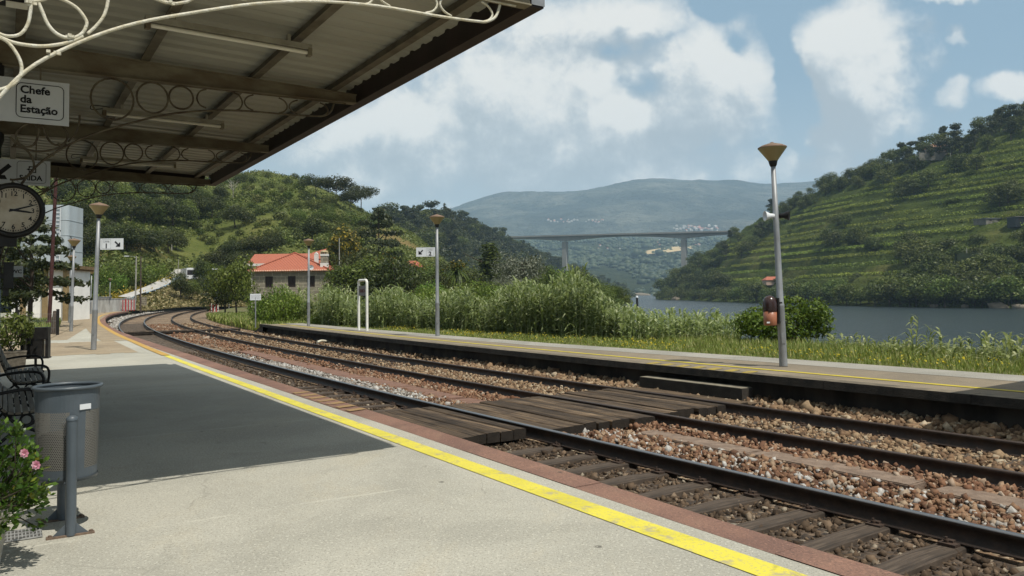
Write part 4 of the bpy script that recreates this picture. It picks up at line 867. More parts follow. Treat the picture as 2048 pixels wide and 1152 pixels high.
# grass strip behind the far platform, close under the eye
q = np.arange(-30, 46, 1.0); mb = MB(); cols = [7.0, 8.6, 10.6, 12.8, 16.5]; zc = [-.10, -.10, -.14, -.25, -2.2]
for a in range(4): mb.strip(pos(q, np.full_like(q, cols[a+1]), zc[a+1]), pos(q, np.full_like(q, cols[a]), zc[a]))
tag(mb.build('grass_bank', M_gr), kind='structure')
mb = MB(); q = np.arange(35, 110, 2.0); mb.strip(pos(q, np.full_like(q, 11), -.25), pos(q, np.full_like(q, 7.5), -.4)); mb.strip(pos(q, np.full_like(q, 7.5), -.4), pos(q, np.full_like(q, 5.6), -.58)); tag(mb.build('grass_bank', M_gr), kind='structure')
# river
M_wat = D.materials.new('river water'); M_wat.use_nodes = True; t = NT(M_wat.node_tree); b = t.t.nodes['Principled BSDF']
b.inputs['Base Color'].default_value = (.018, .026, .03, 1); b.inputs['Roughness'].default_value = .22; b.inputs['IOR'].default_value = 1.33; b.inputs['Specular IOR Level'].default_value = .42
v = t.n('ShaderNodeTexCoord').outputs['Object']; n1 = t.noise(t.mapping(v, scale=(.55, .35, 1), rot=(0, 0, .5)), 1.0, 4, .6); n2 = t.noise(t.mapping(v, scale=(.03, .012, 1)), 1.0, 3, .5)
bp = t.n('ShaderNodeBump'); bp.inputs['Strength'].default_value = 1.0; bp.inputs['Distance'].default_value = .8; t.link(t.math('ADD', n1, t.math('MULTIPLY', n2, .8)), bp.inputs['Height']); t.link(bp.outputs[0], b.inputs['Normal'])
mb = MB(); mb.add([(-400, -80, WZ), (3000, -80, WZ), (3000, 4500, WZ), (-400, 4500, WZ)], [(0, 1, 2, 3)]); tag(mb.build('water', M_wat), kind='structure')
# hill lofts: columns across the view, rows running up the slope, each at its real distance
class Hill:
    def __init__(s, name, cols, mat_, nu, nv, amp, freq, seed, rows=None, terrace=None, edge=.0):
        pxs = np.array([c[0] for c in cols], float); R = len(cols[0][1]); k = np.linspace(pxs[0], pxs[-1], nu)
        rows_ = np.linspace(0, R-1, nv); U = np.zeros((nu, R, 3))
        for r in range(R):
            P = np.array([at_y(c[0], c[1][r][1], c[1][r][0]) for c in cols])
            for a in range(3): U[:, r, a] = np.interp(k, pxs, P[:, a])
        G = np.zeros((nu, nv, 3)); i0 = np.clip(np.floor(rows_).astype(int), 0, R-2); f = rows_-i0
        for j in range(nv):
            i = i0[j]; q = f[j]; p0 = U[:, max(i-1, 0)]; p1 = U[:, i]; p2 = U[:, i+1]; p3 = U[:, min(i+2, R-1)]
            m1 = (p2-p0)*.5 if i > 0 else p2-p1; m2 = (p3-p1)*.5 if i+2 < R else p2-p1
            G[:, j] = (2*q**3-3*q**2+1)*p1+(q**3-2*q**2+q)*m1*.7+(-2*q**3+3*q**2)*p2+(q**3-q**2)*m2*.7
        w_ = np.minimum(1, rows_/1.0)[None]*1.0
        G[..., 2] += amp*fbm(G[..., 0]*freq, G[..., 1]*freq, seed)*(.15+.85*w_)
        if terrace:
            st, wt = terrace; z = G[..., 2]; kz = np.floor(z/st); fr = z/st-kz; fr2 = np.where(fr < .6, fr*.25, .15+(fr-.6)*2.125); G[..., 2] = z*(1-wt)+wt*st*(kz+fr2)
        s.G = G; s.k = k; V = G.reshape(-1, 3); Fq = [(a*nv+b, (a+1)*nv+b, (a+1)*nv+b+1, a*nv+b+1) for a in range(nu-1) for b in range(nv-1)]
        s.o = tag(link(name, npmesh(name, V, Fq, mat_, smooth=True)), kind='structure')
        q = G-CAM; d = q@VV; s.PX = CX+F*(q@RR)/d; s.PY = CY-F*(q@UU)/d; s.nv = nv; s.R = R
    def hit(s, px, py, vmax=None):
        """ground point of this hill seen at a picture position"""
        a = int(np.clip(np.searchsorted(s.k, px), 1, len(s.k)-1)); f = (px-s.k[a-1])/(s.k[a]-s.k[a-1]); f = min(max(f, 0), 1)
        c = s.PY[a-1]*(1-f)+s.PY[a]*f; g = s.G[a-1]*(1-f)+s.G[a]*f; best = None
        for j in range(len(c)-1):
            if (c[j]-py)*(c[j+1]-py) <= 0 and c[j] != c[j+1]:
                t_ = (c[j]-py)/(c[j]-c[j+1]); return g[j]*(1-t_)+g[j+1]*t_
        j = int(np.argmin(np.abs(c-py))); return g[j]
def hillmat(name, cs, scale, bump=.5, bscale=2.0, dry=(.16, .12, .06), dryamt=.4):
    m = D.materials.new(name); m.use_nodes = True; t = NT(m.node_tree); b = t.t.nodes['Principled BSDF']; v = t.n('ShaderNodeTexCoord').outputs['Object']
    a = t.noise(v, scale, 7, .65, .3); c = t.ramp(a, [(.25, cs[0]), (.48, cs[1]), (.7, cs[2])]); d = t.noise(t.mapping(v, loc=(40, 10, 0)), scale*.35, 5, .6, .4)
    c = t.mix(t.ss(d, .52, .68, 0, dryamt), c, dry); f = t.noise(v, bscale, 5, .7); c = t.mix(t.ss(f, .45, .7, 0, .55), c, cs[0])
    t.link(c, b.inputs['Base Color']); b.inputs['Roughness'].default_value = 1; b.inputs['Specular IOR Level'].default_value = .05
    bp = t.n('ShaderNodeBump'); bp.inputs['Strength'].default_value = bump; bp.inputs['Distance'].default_value = 1.5/bscale; t.link(f, bp.inputs['Height']); t.link(bp.outputs[0], b.inputs['Normal'])
    return m
M_h1 = hillmat('scrubby hillside', [(.045, .058, .015), (.09, .108, .028), (.15, .155, .05)], .05, .6, .9, (.23, .16, .075), .8)
M_h3 = hillmat('terraced hillside', [(.02, .028, .008), (.048, .064, .014), (.09, .11, .028)], .035, .6, .6, (.17, .15, .055), .5)
M_wd = hillmat('forest floor', [(.014, .02, .008), (.025, .032, .012), (.04, .045, .018)], .03, .6, .4, (.07, .06, .03), .3)
M_h4 = hillmat('far valley woods', [(.02, .03, .013), (.034, .047, .018), (.06, .07, .03)], .006, 1.0, .035, (.15, .13, .07), .3)
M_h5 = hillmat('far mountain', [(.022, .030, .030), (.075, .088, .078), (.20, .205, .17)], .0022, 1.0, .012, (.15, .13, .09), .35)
# near hill on the left: foot (distance, picture height), then up to the ridge
h1foot = [(-700, 118, 612), (-200, 118, 610), (100, 118, 606), (238, 119, 596), (297, 143, 577), (348, 172, 546), (420, 180, 545), (480, 152, 588), (560, 132, 600), (700, 132, 602), (830, 135, 604), (960, 140, 604)]
h1ridge = [(-700, 230), (-200, 250), (100, 285), (250, 318), (400, 345), (450, 352), (490, 346), (520, 342), (560, 350), (620, 366), (680, 396), (720, 418), (760, 440), (830, 472), (900, 535), (960, 590)]
cols = []
for px in (-700, -400, -200, 0, 100, 180, 238, 270, 297, 325, 348, 380, 420, 450, 480, 520, 560, 600, 640, 680, 720, 760, 830, 900, 960):
    Yf = np.interp(px, [a[0] for a in h1foot], [a[1] for a in h1foot]); pf = np.interp(px, [a[0] for a in h1foot], [a[2] for a in h1foot]); pr = np.interp(px, [a[0] for a in h1ridge], [a[1] for a in h1ridge]); Yr = 330
    cols.append((px, [(Yf, pf+4)]+[(Yf+(Yr-Yf)*a, pf+(pr-pf)*b) for a, b in ((.14, .26), (.36, .55), (.66, .80), (1.0, 1.0), (1.35, .93))]))
H1 = Hill('hill', cols, M_h1, 150, 70, 3.0, .035, 3)
h2r = [(660, 520, 436), (760, 600, 444), (800, 640, 446), (850, 690, 442), (900, 760, 446), (950, 860, 462), (1000, 960, 482), (1060, 1100, 507), (1120, 1230, 534), (1180, 1350, 558), (1230, 1460, 576), (1270, 1560, 590)]
cols = []
for px, Yr, pr in h2r:
    Yf = Yr*.68; pf = 586-.0146*(px-1024)+8.6*1600/Yf; cols.append((px, [(Yf, pf)]+[(Yf+(Yr-Yf)*a, pf+(pr-pf)*b) for a, b in ((.3, .4), (.65, .75), (1, 1))]+[(Yr*1.15, pr+(pf-pr)*.12)]))
H2 = Hill('hill', cols, M_wd, 110, 50, 6.0, .02, 17)
h3 = [(1312, 735, 770, 592), (1325, 705, 760, 578), (1345, 668, 765, 560), (1380, 640, 765, 528), (1440, 540, 720, 484), (1500, 474, 685, 447), (1560, 440, 655, 414), (1640, 390, 615, 378), (1700, 355, 590, 354), (1780, 330, 565, 326), (1860, 310, 550, 297), (1940, 295, 535, 268), (2048, 278, 515, 222), (2250, 245, 470, 165), (2600, 195, 400, 90)]
cols = []
for px, Ys, Yr, pr in h3:
    ps = 586-.0146*(px-1024)+9.3*1600/Ys; zr = at_y(px, pr, Yr)[2]; row = []
    for a, b in ((0, 0), (.06, .035), (.3, .24), (.62, .58), (1, 1)):
        Yk = Ys+(Yr-Ys)*a; zk = -7.8+(zr+7.8)*b; hzn = 586-.0146*(px-1024); row.append((Yk, hzn-(zk-EYE)*1600/Yk))
    row.append((Yr+90, 586-.0146*(px-1024)-(zr*.93-EYE)*1600/(Yr+90))); cols.append((px, row))
H3 = Hill('hill', cols, M_h3, 230, 190, 5.0, .02, 29, terrace=(6.2, .85))
cols = [(px, [(1850, 596), (2150, 566-(px-1150)*.01), (2600, 530), (3200, 497), (3900, 480), (4600, 500)]) for px in (840, 1000, 1150, 1300, 1450, 1700)]
H4 = Hill('hill', cols, M_h4, 150, 90, 60.0, .0035, 41)
m5 = [(300, 500), (500, 480), (800, 440), (890, 419), (920, 406), (960, 398), (1000, 392), (1050, 388), (1100, 384), (1150, 378), (1200, 369), (1250, 360), (1280, 357), (1340, 355), (1400, 354), (1460, 358), (1520, 363), (1600, 366), (1700, 372), (2200, 395)]
cols = [(px, [(3900, 492), (4500, 492+(pr-492)*.3), (5300, 492+(pr-492)*.72), (6300, pr), (7200, pr+20)]) for px, pr in m5]
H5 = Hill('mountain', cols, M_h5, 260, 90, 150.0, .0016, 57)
# embankment under the road, on the far side of the bend
cols = [(px, [(Ya, pa), (Ya+(Yb-Ya)*.5, pa+(pb-pa)*.45), (Yb, pb), (Yb+14, pb-2)]) for px, Ya, pa, Yb, pb in ((262, 106, 621, 112, 612), (272, 107, 621, 118, 597), (300, 112, 620, 130, 590), (334, 120, 617, 146, 576), (365, 128, 614, 160, 562), (400, 134, 613, 166, 560), (440, 138, 613, 166, 578), (500, 140, 613, 160, 604))]
M_dry = hillmat('dry grass bank', [(.05, .055, .02), (.14, .115, .055), (.21, .165, .085)], .25, .8, 1.6, (.23, .18, .10), .5)
HE = Hill('bank', cols, M_dry, 60, 16, .7, .2, 71)
# road climbing from the level crossing
M_road = mat('pale worn asphalt', (.42, .41, .39), .9, scale=.6, bump=.1, col2=(.34, .33, .31))
L = [(236, 599, 113), (252, 593.5, 117), (268, 588, 122), (297, 576, 136), (326, 561.5, 152), (347, 546, 168), (352, 540, 176)]; Rr = [(262, 602, 113), (270, 597, 116.5), (284, 592.5, 121), (312, 583.5, 135), (338, 571.5, 151), (356, 553, 166), (372, 545, 172)]
mb = MB(); mb.strip([tuple(at_y(*q)+[0, 0, .45]) for q in Rr], [tuple(at_y(*q)+[0, 0, .45]) for q in L]); mb.strip([tuple(at_y(*q)) for q in ((352, 549, 170), (372, 557, 164), (396, 560, 162))], [tuple(at_y(*q)) for q in ((335, 528, 186), (352, 528, 190), (400, 533, 190))]); tag(mb.build('road', M_road), kind='structure')
# tan field across the valley
mb = MB(); A = [(1278, 509), (1300, 503), (1325, 499), (1350, 496), (1385, 494)]; B = [(1285, 512), (1305, 511), (1330, 509), (1352, 506), (1392, 499)]
def up(p, d): q = np.array(p); q[2] += d; return tuple(q)
mb.strip([up(H4.hit(*q), 6) for q in B], [up(H4.hit(*q), 6) for q in A]); tag(mb.build('field', mat('dry stubble field', (.42, .33, .18), .95, scale=.01, bump=0, col2=(.36, .27, .14))), kind='structure')
# bridge
M_brg = mat('bridge concrete', (.30, .29, .27), .85, scale=.05, bump=.1, bscale=.5, col2=(.24, .235, .22), mapscale=(1, 1, .3))
e = empty('bridge', (70, 1150, 0)); tag(e, 'long grey concrete road bridge on two tall piers across the river valley', 'bridge')
bp0 = at_y(960, 476, 1190); bp1 = at_y(1475, 463, 1010); n = 60; top = [bp0+(bp1-bp0)*k/n for k in range(n+1)]
pierf = []
for px in (1131, 1367.5):
    f = (px-960)/(1475-960); k = min(range(n+1), key=lambda i: abs(CX+F*((top[i]-CAM)@RR)/((top[i]-CAM)@VV)-px)); pierf.append(k)
mb = MB(); off = np.array([70, 1150, 0.]); vs = []; dr = (bp1-bp0); dr[2] = 0; dr /= np.linalg.norm(dr); nrm = np.array([-dr[1], dr[0], 0])
for k in range(n+1):
    dist = min(abs(k-pierf[0]), abs(k-pierf[1]))/(abs(pierf[1]-pierf[0])/2); dep = 2.9+4.6*max(0, 1-dist)**1.8; p = top[k]-off
    for w_, z in ((-6.5, 0), (-6.5, -.9), (-3.4, -1.3), (-3.0, -dep), (3.0, -dep), (3.4, -1.3), (6.5, -.9), (6.5, 0)): q = p+nrm*w_; vs.append((q[0], q[1], q[2]+z))
mb.add(vs, [(k*8+j, (k+1)*8+j, (k+1)*8+(j+1) % 8, k*8+(j+1) % 8) for k in range(n) for j in range(8)]); mb.build('deck', M_brg, e)
for w_ in (-6.4, 6.4):
    mb = MB()
    for k in range(0, n): a = top[k]-off+nrm*w_; c = top[k+1]-off+nrm*w_; mb.add([tuple(a), tuple(c), (c[0], c[1], c[2]+1.1), (a[0], a[1], a[2]+1.1)], [(0, 1, 2, 3)])
    mb.build('parapet', M_brg, e)
for k in pierf:
    p = top[k]-off; mb = MB(); mb.box((p[0], p[1], (p[2]-8.2-14)/2), (6.6, 7.5, p[2]-8.2+14), math.atan2(dr[1], dr[0]), taper=.96); mb.build('pier', M_brg, e)
for k in range(6, n, 9):
    p = top[k]-off-nrm*6.2; mb = MB(); mb.tube([tuple(p), (p[0], p[1], p[2]+9)], .12, 5); mb.build('lamp_mast', M_brg, e)
# haze: even air round the whole scene
mb = MB(); mb.box((0, 4100, 515), (19400, 11400, 1050)); hz = mb.build('haze', None)
hm = D.materials.new('haze'); hm.use_nodes = True; t = NT(hm.node_tree); t.t.nodes.remove(t.t.nodes['Principled BSDF']); pv = t.n('ShaderNodeVolumePrincipled'); pv.inputs['Color'].default_value = (.55, .78, 1, 1); pv.inputs['Density'].default_value = 1.05e-4; pv.inputs['Anisotropy'].default_value = 0.0
t.link(pv.outputs[0], t.t.nodes['Material Output'].inputs['Volume']); hz.data.materials.clear(); hz.data.materials.append(hm); tag(hz, kind='stuff')
# ------------------------------------------------------------------ vegetation
def unit(rng, n): q = rng.normal(size=(n, 3)); return q/np.linalg.norm(q, axis=1, keepdims=True)
def leaf_quads(P, Nn, size, rng, asp=.55, up=0.0):
    """diamond leaves at P facing roughly along Nn"""
    n = len(P); nn = Nn+rng.normal(size=(n, 3))*.75; nn[:, 2] += up; nn /= np.linalg.norm(nn, axis=1, keepdims=True)
    a = np.cross(nn, unit(rng, n)); a /= np.linalg.norm(a, axis=1, keepdims=True)+1e-9; b = np.cross(nn, a)
    sz = size*np.exp(rng.normal(0, .25, n))[:, None]; a = a*sz; b = b*sz*asp
    return np.stack([P-a, P+b*rng.uniform(.7, 1.2, (n, 1))+nn*sz*.12, P+a, P-b*rng.uniform(.7, 1.2, (n, 1))+nn*sz*.12], 1)
def lobes_pts(lobes, n, rng, inner=.45):
    L = np.array(lobes, float); wt = (L[:, 3]*L[:, 4]+L[:, 4]*L[:, 5]+L[:, 3]*L[:, 5]); k = rng.choice(len(L), n, p=wt/wt.sum())
    d = unit(rng, n); r = inner+(1-inner)*rng.uniform(0, 1, n)**.6; r *= 1+.16*rng.normal(size=n)*.6
    P = L[k, :3]+d*L[k, 3:]*r[:, None]; return P, d
def trunk_mb(h, r0, rng, limbs=5, top=.75, lean=0.0, bare=.25, spread=.3):
    mb = MB(); pts = [(0, 0, -.05)]
    for z in np.linspace(bare*.5, top, 5): pts.append((lean*z+rng.normal()*.012, rng.normal()*.012, z))
    mb.tube(pts, [r0*1.25]+[r0*(1-.75*z) for z in np.linspace(bare*.5, top, 5)], 6, caps=False)
    for k in range(limbs):
        z = rng.uniform(bare, top*.9); a = rng.uniform(0, 6.28); l = spread*rng.uniform(.6, 1.1)
        mb.tube([(lean*z, 0, z), (lean*z+l*.5*math.cos(a), l*.5*math.sin(a), z+.10), (lean*z+l*math.cos(a), l*math.sin(a), z+.22)], [r0*.45, r0*.3, r0*.1], 5, caps=False)
    return mb
M_bark = mat('grey brown bark', (.085, .065, .048), .95, scale=12, bump=.6, bscale=40, col2=(.045, .035, .028))
G_DARK = leafmat('dark foliage', [(0, (.02, .028, .006)), (.45, (.058, .075, .013)), (.85, (.095, .115, .023)), (1, (.13, .145, .036))], .22)
G_DEEP = leafmat('deep green foliage', [(0, (.012, .017, .005)), (.45, (.032, .042, .010)), (.85, (.056, .068, .016)), (1, (.085, .096, .026))], .18)
G_MID = leafmat('green foliage', [(0, (.036, .054, .009)), (.45, (.07, .10, .016)), (.85, (.11, .145, .026)), (1, (.15, .175, .045))], .28)
G_LITE = leafmat('bright foliage', [(0, (.04, .075, .009)), (.45, (.095, .16, .018)), (.85, (.15, .23, .035)), (1, (.22, .27, .075))], .35, .15)
G_PINE = leafmat('pine needles', [(0, (.02, .026, .010)), (.5, (.038, .046, .016)), (.9, (.058, .067, .024)), (1, (.078, .085, .033))], .15)
G_OLIV = leafmat('silver foliage', [(0, (.06, .068, .045)), (.5, (.13, .14, .095)), (1, (.24, .245, .19))], .2, .1)
G_GOLD = leafmat('orange flowering foliage', [(0, (.022, .03, .008)), (.45, (.05, .055, .012)), (.62, (.16, .12, .015)), (1, (.30, .19, .02))], .2, .12)
G_SCRUB = leafmat('scrub foliage', [(0, (.04, .055, .012)), (.4, (.095, .115, .026)), (.8, (.155, .175, .045)), (1, (.23, .22, .08))], .25, .1)
def round_lobes(rng, k=9, wide=.5, z0=.22):
    out = [(0, 0, .58, wide*.62, wide*.62, .34)]
    for i in range(k):
        a = 6.283*i/k+rng.normal()*.3; r = wide*rng.uniform(.35, .72); z = rng.uniform(z0+.12, .82); s_ = rng.uniform(.15, .26)
        if z > .7: r *= .55
        out.append((r*math.cos(a), r*math.sin(a), z, s_*wide*2.1, s_*wide*2.1, s_*.95))
    return out
def bush_lobes(rng, k=8, wide=.8):
    out = [(0, 0, .42, wide*.62, wide*.62, .5)]
    for i in range(k):
        a = 6.283*i/k+rng.normal()*.3; r = wide*rng.uniform(.4, .7); s_ = rng.uniform(.2, .36); out.append((r*math.cos(a), r*math.sin(a), rng.uniform(.2, .62), s_*wide*1.3, s_*wide*1.3, s_*1.05))
    return out
def pine_lobes(rng):
    out = []
    for z in np.linspace(.2, .95, 10):
        w_ = .30*(1-z)**.75+.05
        for _ in range(3): a = rng.uniform(0, 6.28); r = w_*rng.uniform(.2, .75); out.append((r*math.cos(a), r*math.sin(a), z+rng.normal()*.02, w_*.62, w_*.62, .07))
    return out
def rough_pine_lobes(rng):
    out = []
    for _ in range(11):
        z = rng.uniform(.42, .92); a = rng.uniform(0, 6.28); r = rng.uniform(.02, .25)*(1.25-z*.7); s_ = rng.uniform(.09, .17); out.append((r*math.cos(a), r*math.sin(a), z, s_*1.1, s_*1.1, s_*.75))
    return out
def umbrella_lobes(rng):
    out = [(0, 0, .74, .42, .42, .24)]
    for i in range(9): a = 6.283*i/9+rng.normal()*.2; r = rng.uniform(.25, .46); out.append((r*math.cos(a), r*math.sin(a), .72+rng.normal()*.06, .22, .22, .17))
    return out
def cedar_lobes(rng):
    out = [(0, 0, .93, .12, .12, .06)]
    for z, w_ in ((.30, .34), (.42, .38), (.54, .36), (.66, .30), (.77, .25), (.87, .18)):
        for i in range(6): a = 6.283*i/6+rng.normal()*.4; r = w_*rng.uniform(.4, .9); out.append((r*math.cos(a), r*math.sin(a), z+rng.normal()*.015-r*.08, w_*.42, w_*.42, .035))
    return out
def cypress_lobes(rng): return [(rng.normal()*.02, rng.normal()*.02, z, .13*(1-abs(z-.4)*.9), .13*(1-abs(z-.4)*.9), .12) for z in np.linspace(.1, .92, 9)]
def proto(kind, fn, n, size, leafm, seed, parts=False, bare=.2, r0=.022, limbs=5, asp=.55, inner=.45, **kw):
    rng = np.random.default_rng(seed); lobes = fn(rng, **kw); P, d = lobes_pts(lobes, n, rng, inner); P[:, 2] = np.maximum(P[:, 2], .02)
    Vq = leaf_quads(P, d, size, rng, asp, .25).reshape(-1, 3); Fq = np.arange(len(Vq)).reshape(-1, 4)
    tb = trunk_mb(1, r0, rng, limbs, .8, bare=bare)
    return dict(kind=kind, crown=npmesh('crown', Vq, Fq, leafm), trunk=tb.mesh('trunk', M_bark))
RV = random.Random(77)
def plant(pr, p, H, label, cat='tree', group=None, wide=1.0, rz=None):
    rz = RV.uniform(0, 6.28) if rz is None else rz; sc = (H*wide*RV.uniform(.92, 1.08), H*wide*RV.uniform(.92, 1.08), H)
    o = empty(pr['kind'], p, rz); link('trunk', pr['trunk'], o); link('crown', pr['crown'], o)
    o.scale = sc; return tag(o, label, cat, group)
FB_ = [proto('hill_broadleaf', round_lobes, 1300, .036, G_DARK if k < 3 else G_MID, 100+k, wide=.5+.06*(k % 3)) for k in range(5)]  # generic round broadleaf trees for the far hills, no species modelled
WL_ = [proto('shore_broadleaf', round_lobes, 1300, .036, (G_DARK, G_MID)[k], 110+k, wide=.6) for k in range(2)]  # same generic round crowns, used along the far waterline
FS_ = [proto('shrub', bush_lobes, 420, .085, (G_MID, G_DARK, G_SCRUB)[k], 120+k, r0=.02, limbs=2) for k in range(3)]
FP_ = [proto('pine_tree', (pine_lobes, rough_pine_lobes, rough_pine_lobes)[k], 1000, .034, G_PINE, 140+k, bare=.4) for k in range(3)]
MB_ = [proto('broadleaf_tree', round_lobes, 4200, .023, (G_DEEP, G_MID, G_DEEP, G_MID)[k], 160+k, True, wide=.48+.07*(k % 3)) for k in range(4)]
MS_ = [proto('bush', bush_lobes, 2600, .036, (G_MID, G_LITE, G_DARK)[k], 180+k, True, r0=.02, limbs=3) for k in range(3)]
UP_ = [proto('umbrella_pine', umbrella_lobes, 3600, .024, G_PINE, 200+k, True, bare=.4, r0=.02, limbs=8) for k in range(2)]
CE_ = proto('cedar_tree', cedar_lobes, 3200, .022, G_PINE, 220, True, r0=.02, inner=.2)
CY_ = proto('cypress_tree', cypress_lobes, 1800, .024, G_DARK, 221, True, bare=.08)
OL_ = proto('poplar_tree', round_lobes, 4200, .024, G_OLIV, 222, True, wide=.55, asp=.4)
GO_ = proto('flowering_tree', round_lobes, 3000, .028, G_GOLD, 223, True, wide=.42)
LT_ = proto('leafy_tree', round_lobes, 3400, .028, G_LITE, 224, True, wide=.5)
# ---- trees on the near hill: (picture x, picture y of the foot, height in picture, proto, label)
def hill_tree(H, px, py, hpx, pr, label, group=None, wide=1.0, cat='tree', sink=.03):
    p = H.hit(px, py); h = hpx*p[1]/F; p = np.array(p); p[2] -= sink*h; return plant(pr, p, h, label, cat, group, wide)
rr = random.Random(11)
hill_tree(H1, 632, 396, 46, UP_[0], 'dark umbrella pine on the skyline, left one of the cluster above the house', wide=1.25)
hill_tree(H1, 672, 412, 66, UP_[1], 'tallest dark umbrella pine in the middle of the skyline cluster', wide=1.0)
hill_tree(H1, 722, 424, 58, UP_[0], 'umbrella pine with a bare trunk at the right end of the skyline cluster', wide=1.0)
hill_tree(H1, 700, 425, 46, UP_[1], 'lower umbrella pine among the skyline cluster, between two taller ones', wide=1.1)
hill_tree(H1, 624, 486, 62, MB_[0], 'round dark oak on the slope above the house roof', wide=1.1)
hill_tree(H1, 470, 456, 52, MB_[2], 'round dark tree alone on the terrace below the canopy corner', wide=1.25)
hill_tree(H1, 692, 545, 108, GO_, 'tall tree with orange blossom beside the house chimney', wide=.95)
for k, (x, y, h) in enumerate([(232, 452, 62), (262, 446, 58), (290, 448, 64), (318, 450, 60), (345, 452, 62), (372, 448, 56), (398, 440, 60), (424, 436, 52), (250, 415, 52), (300, 412, 50), (350, 410, 46), (395, 408, 42), (440, 402, 38), (205, 430, 70), (175, 440, 74), (160, 480, 84), (148, 420, 80), (225, 400, 45), (275, 392, 40), (330, 388, 36)]):
    hill_tree(H1, x, y, h, MB_[(0, 2, 3)[k % 3]], 'dark tree in the dense wood on the hillside left of the bare slope', 'trees in the dense hillside wood', 1.15)
for k, (x, y, h) in enumerate([(228, 500, 56), (252, 505, 60), (280, 508, 58), (308, 508, 54), (336, 505, 54), (352, 500, 40), (205, 495, 60), (170, 520, 70)]):
    hill_tree(H1, x, y, h, MB_[(2, 0)[k % 2]], 'dark tree of the row above the road bend', 'trees above the road bend', 1.2)
for k, (x, y, h) in enumerate([(458, 520, 44), (482, 515, 42), (506, 512, 46), (530, 508, 40), (552, 500, 34), (440, 540, 46), (470, 545, 46), (495, 540, 44)]):
    hill_tree(H1, x, y, h, MB_[(0, 2)[k % 2]], 'dark leafy tree in the group just behind the house roof', 'trees behind the house roof', 1.3)
for k, (x, y, h) in enumerate([(575, 400, 22), (595, 420, 24), (548, 418, 20), (520, 395, 20), (540, 375, 16), (575, 368, 16), (600, 380, 22), (500, 380, 16), (560, 440, 22), (585, 455, 26), (530, 450, 18), (545, 478, 24), (650, 440, 34), (670, 470, 36), (700, 455, 40), (660, 410, 26), (735, 455, 34), (725, 480, 34), (610, 365, 18), (482, 365, 24), (450, 370, 28), (505, 420, 18), (490, 395, 18), (640, 500, 26), (575, 490, 22), (535, 355, 14), (590, 352, 14), (400, 470, 16), (420, 462, 18), (440, 472, 14), (455, 440, 18), (500, 436, 16), (520, 430, 20), (435, 448, 14), (410, 482, 18), (480, 470, 14), (515, 455, 14), (540, 425, 18), (390, 458, 20), (465, 484, 16), (425, 488, 20), (560, 410, 22), (548, 395, 18), (530, 380, 16), (612, 402, 22), (628, 420, 26), (600, 440, 26), (655, 428, 28), (675, 448, 30), (565, 385, 16), (505, 365, 16), (492, 378, 16), (515, 405, 20)]):
    hill_tree(H1, x, y, h, FS_[(0, 2, 1)[k % 3]] if h < 24 else MS_[(0, 2)[k % 2]], 'low shrub on the open grassy slope below the umbrella pines', 'shrubs on the open slope', 1.0, 'shrub')
# bare white tree
rng = np.random.default_rng(5); p = H1.hit(466, 396); h = 38*p[1]/F; mb = MB(); mb.tube([(0, 0, 0), (.02*h, 0, .35*h), (0, 0, .6*h)], [.03*h, .02*h, .015*h], 6)
for k in range(12):
    a = rng.uniform(0, 6.28); z = rng.uniform(.3, .6)*h; l = rng.uniform(.2, .4)*h; m_ = (l*.5*math.cos(a), l*.5*math.sin(a), z+.18*h); q_ = (l*math.cos(a), l*math.sin(a), z+rng.uniform(.28, .45)*h); mb.tube([(0, 0, z), m_, q_], [.013*h, .01*h, .005*h], 5); mb.tube([m_, (m_[0]*1.2+.05*h, m_[1], m_[2]+.2*h)], [.008*h, .004*h], 4)
tag(mb.build('dead_tree', mat('bleached wood', (.36, .33, .28), .9, bump=.2), None, p), 'leafless bleached tree on the hillside below the canopy corner', 'tree')
# ---- lower trees behind the reeds and round the house (on the flat)
def flat_tree(px, Y, ytop, pr, label, group=None, wide=1.0, cat='tree', zg=-.6):
    p = at_y(px, 600, Y); p[2] = zg; zt = at_y(px, ytop, Y)[2]; return plant(pr, p, (zt-zg)*1.02, label, cat, group, wide)
flat_tree(472, 78, 514, MB_[1], 'broad dark green tree left of the stone house', wide=.74); flat_tree(450, 84, 545, MB_[0], 'dark rounded tree between the bus and the stone house', wide=.95)
for k, (x, y, h) in enumerate([(360, 598, 58), (384, 600, 44), (412, 594, 50), (430, 592, 50), (418, 572, 52), (438, 578, 50), (404, 566, 50), (372, 590, 30)]):
    hill_tree(HE, x, y, h, MB_[(0, 1, 2)[k % 3]], 'dark tree on the bank between the climbing road and the rails', 'trees on the bank by the road', .9)
for k, (x, Y, yt) in enumerate([(688, 128, 524), (706, 120, 505), (728, 132, 490), (745, 115, 530), (775, 125, 500), (800, 118, 520), (708, 100, 500), (730, 98, 510), (760, 98, 520), (790, 96, 505), (822, 120, 512), (848, 112, 530), (870, 108, 540), (835, 95, 555), (895, 118, 520), (928, 112, 535), (955, 108, 540), (690, 112, 552)]):
    flat_tree(x, Y, yt, MB_[(0, 2, 0, 1)[k % 4]] if k not in (4, 10) else GO_, 'dark leafy tree in the dense group right of the stone house', 'trees right of the stone house', 1.05)
flat_tree(757, 190, 415, CE_, 'tall dark cedar with layered branches behind the notice frame', wide=1.0, zg=4); flat_tree(981, 150, 492, CY_, 'dark pointed cypress left of the silvery tree', wide=2.0)
flat_tree(1045, 140, 497, OL_, 'silvery grey poplar left of the bridge pier', wide=1.0); flat_tree(1010, 122, 548, OL_, 'smaller silvery tree low beside the silvery poplar', wide=1.0)
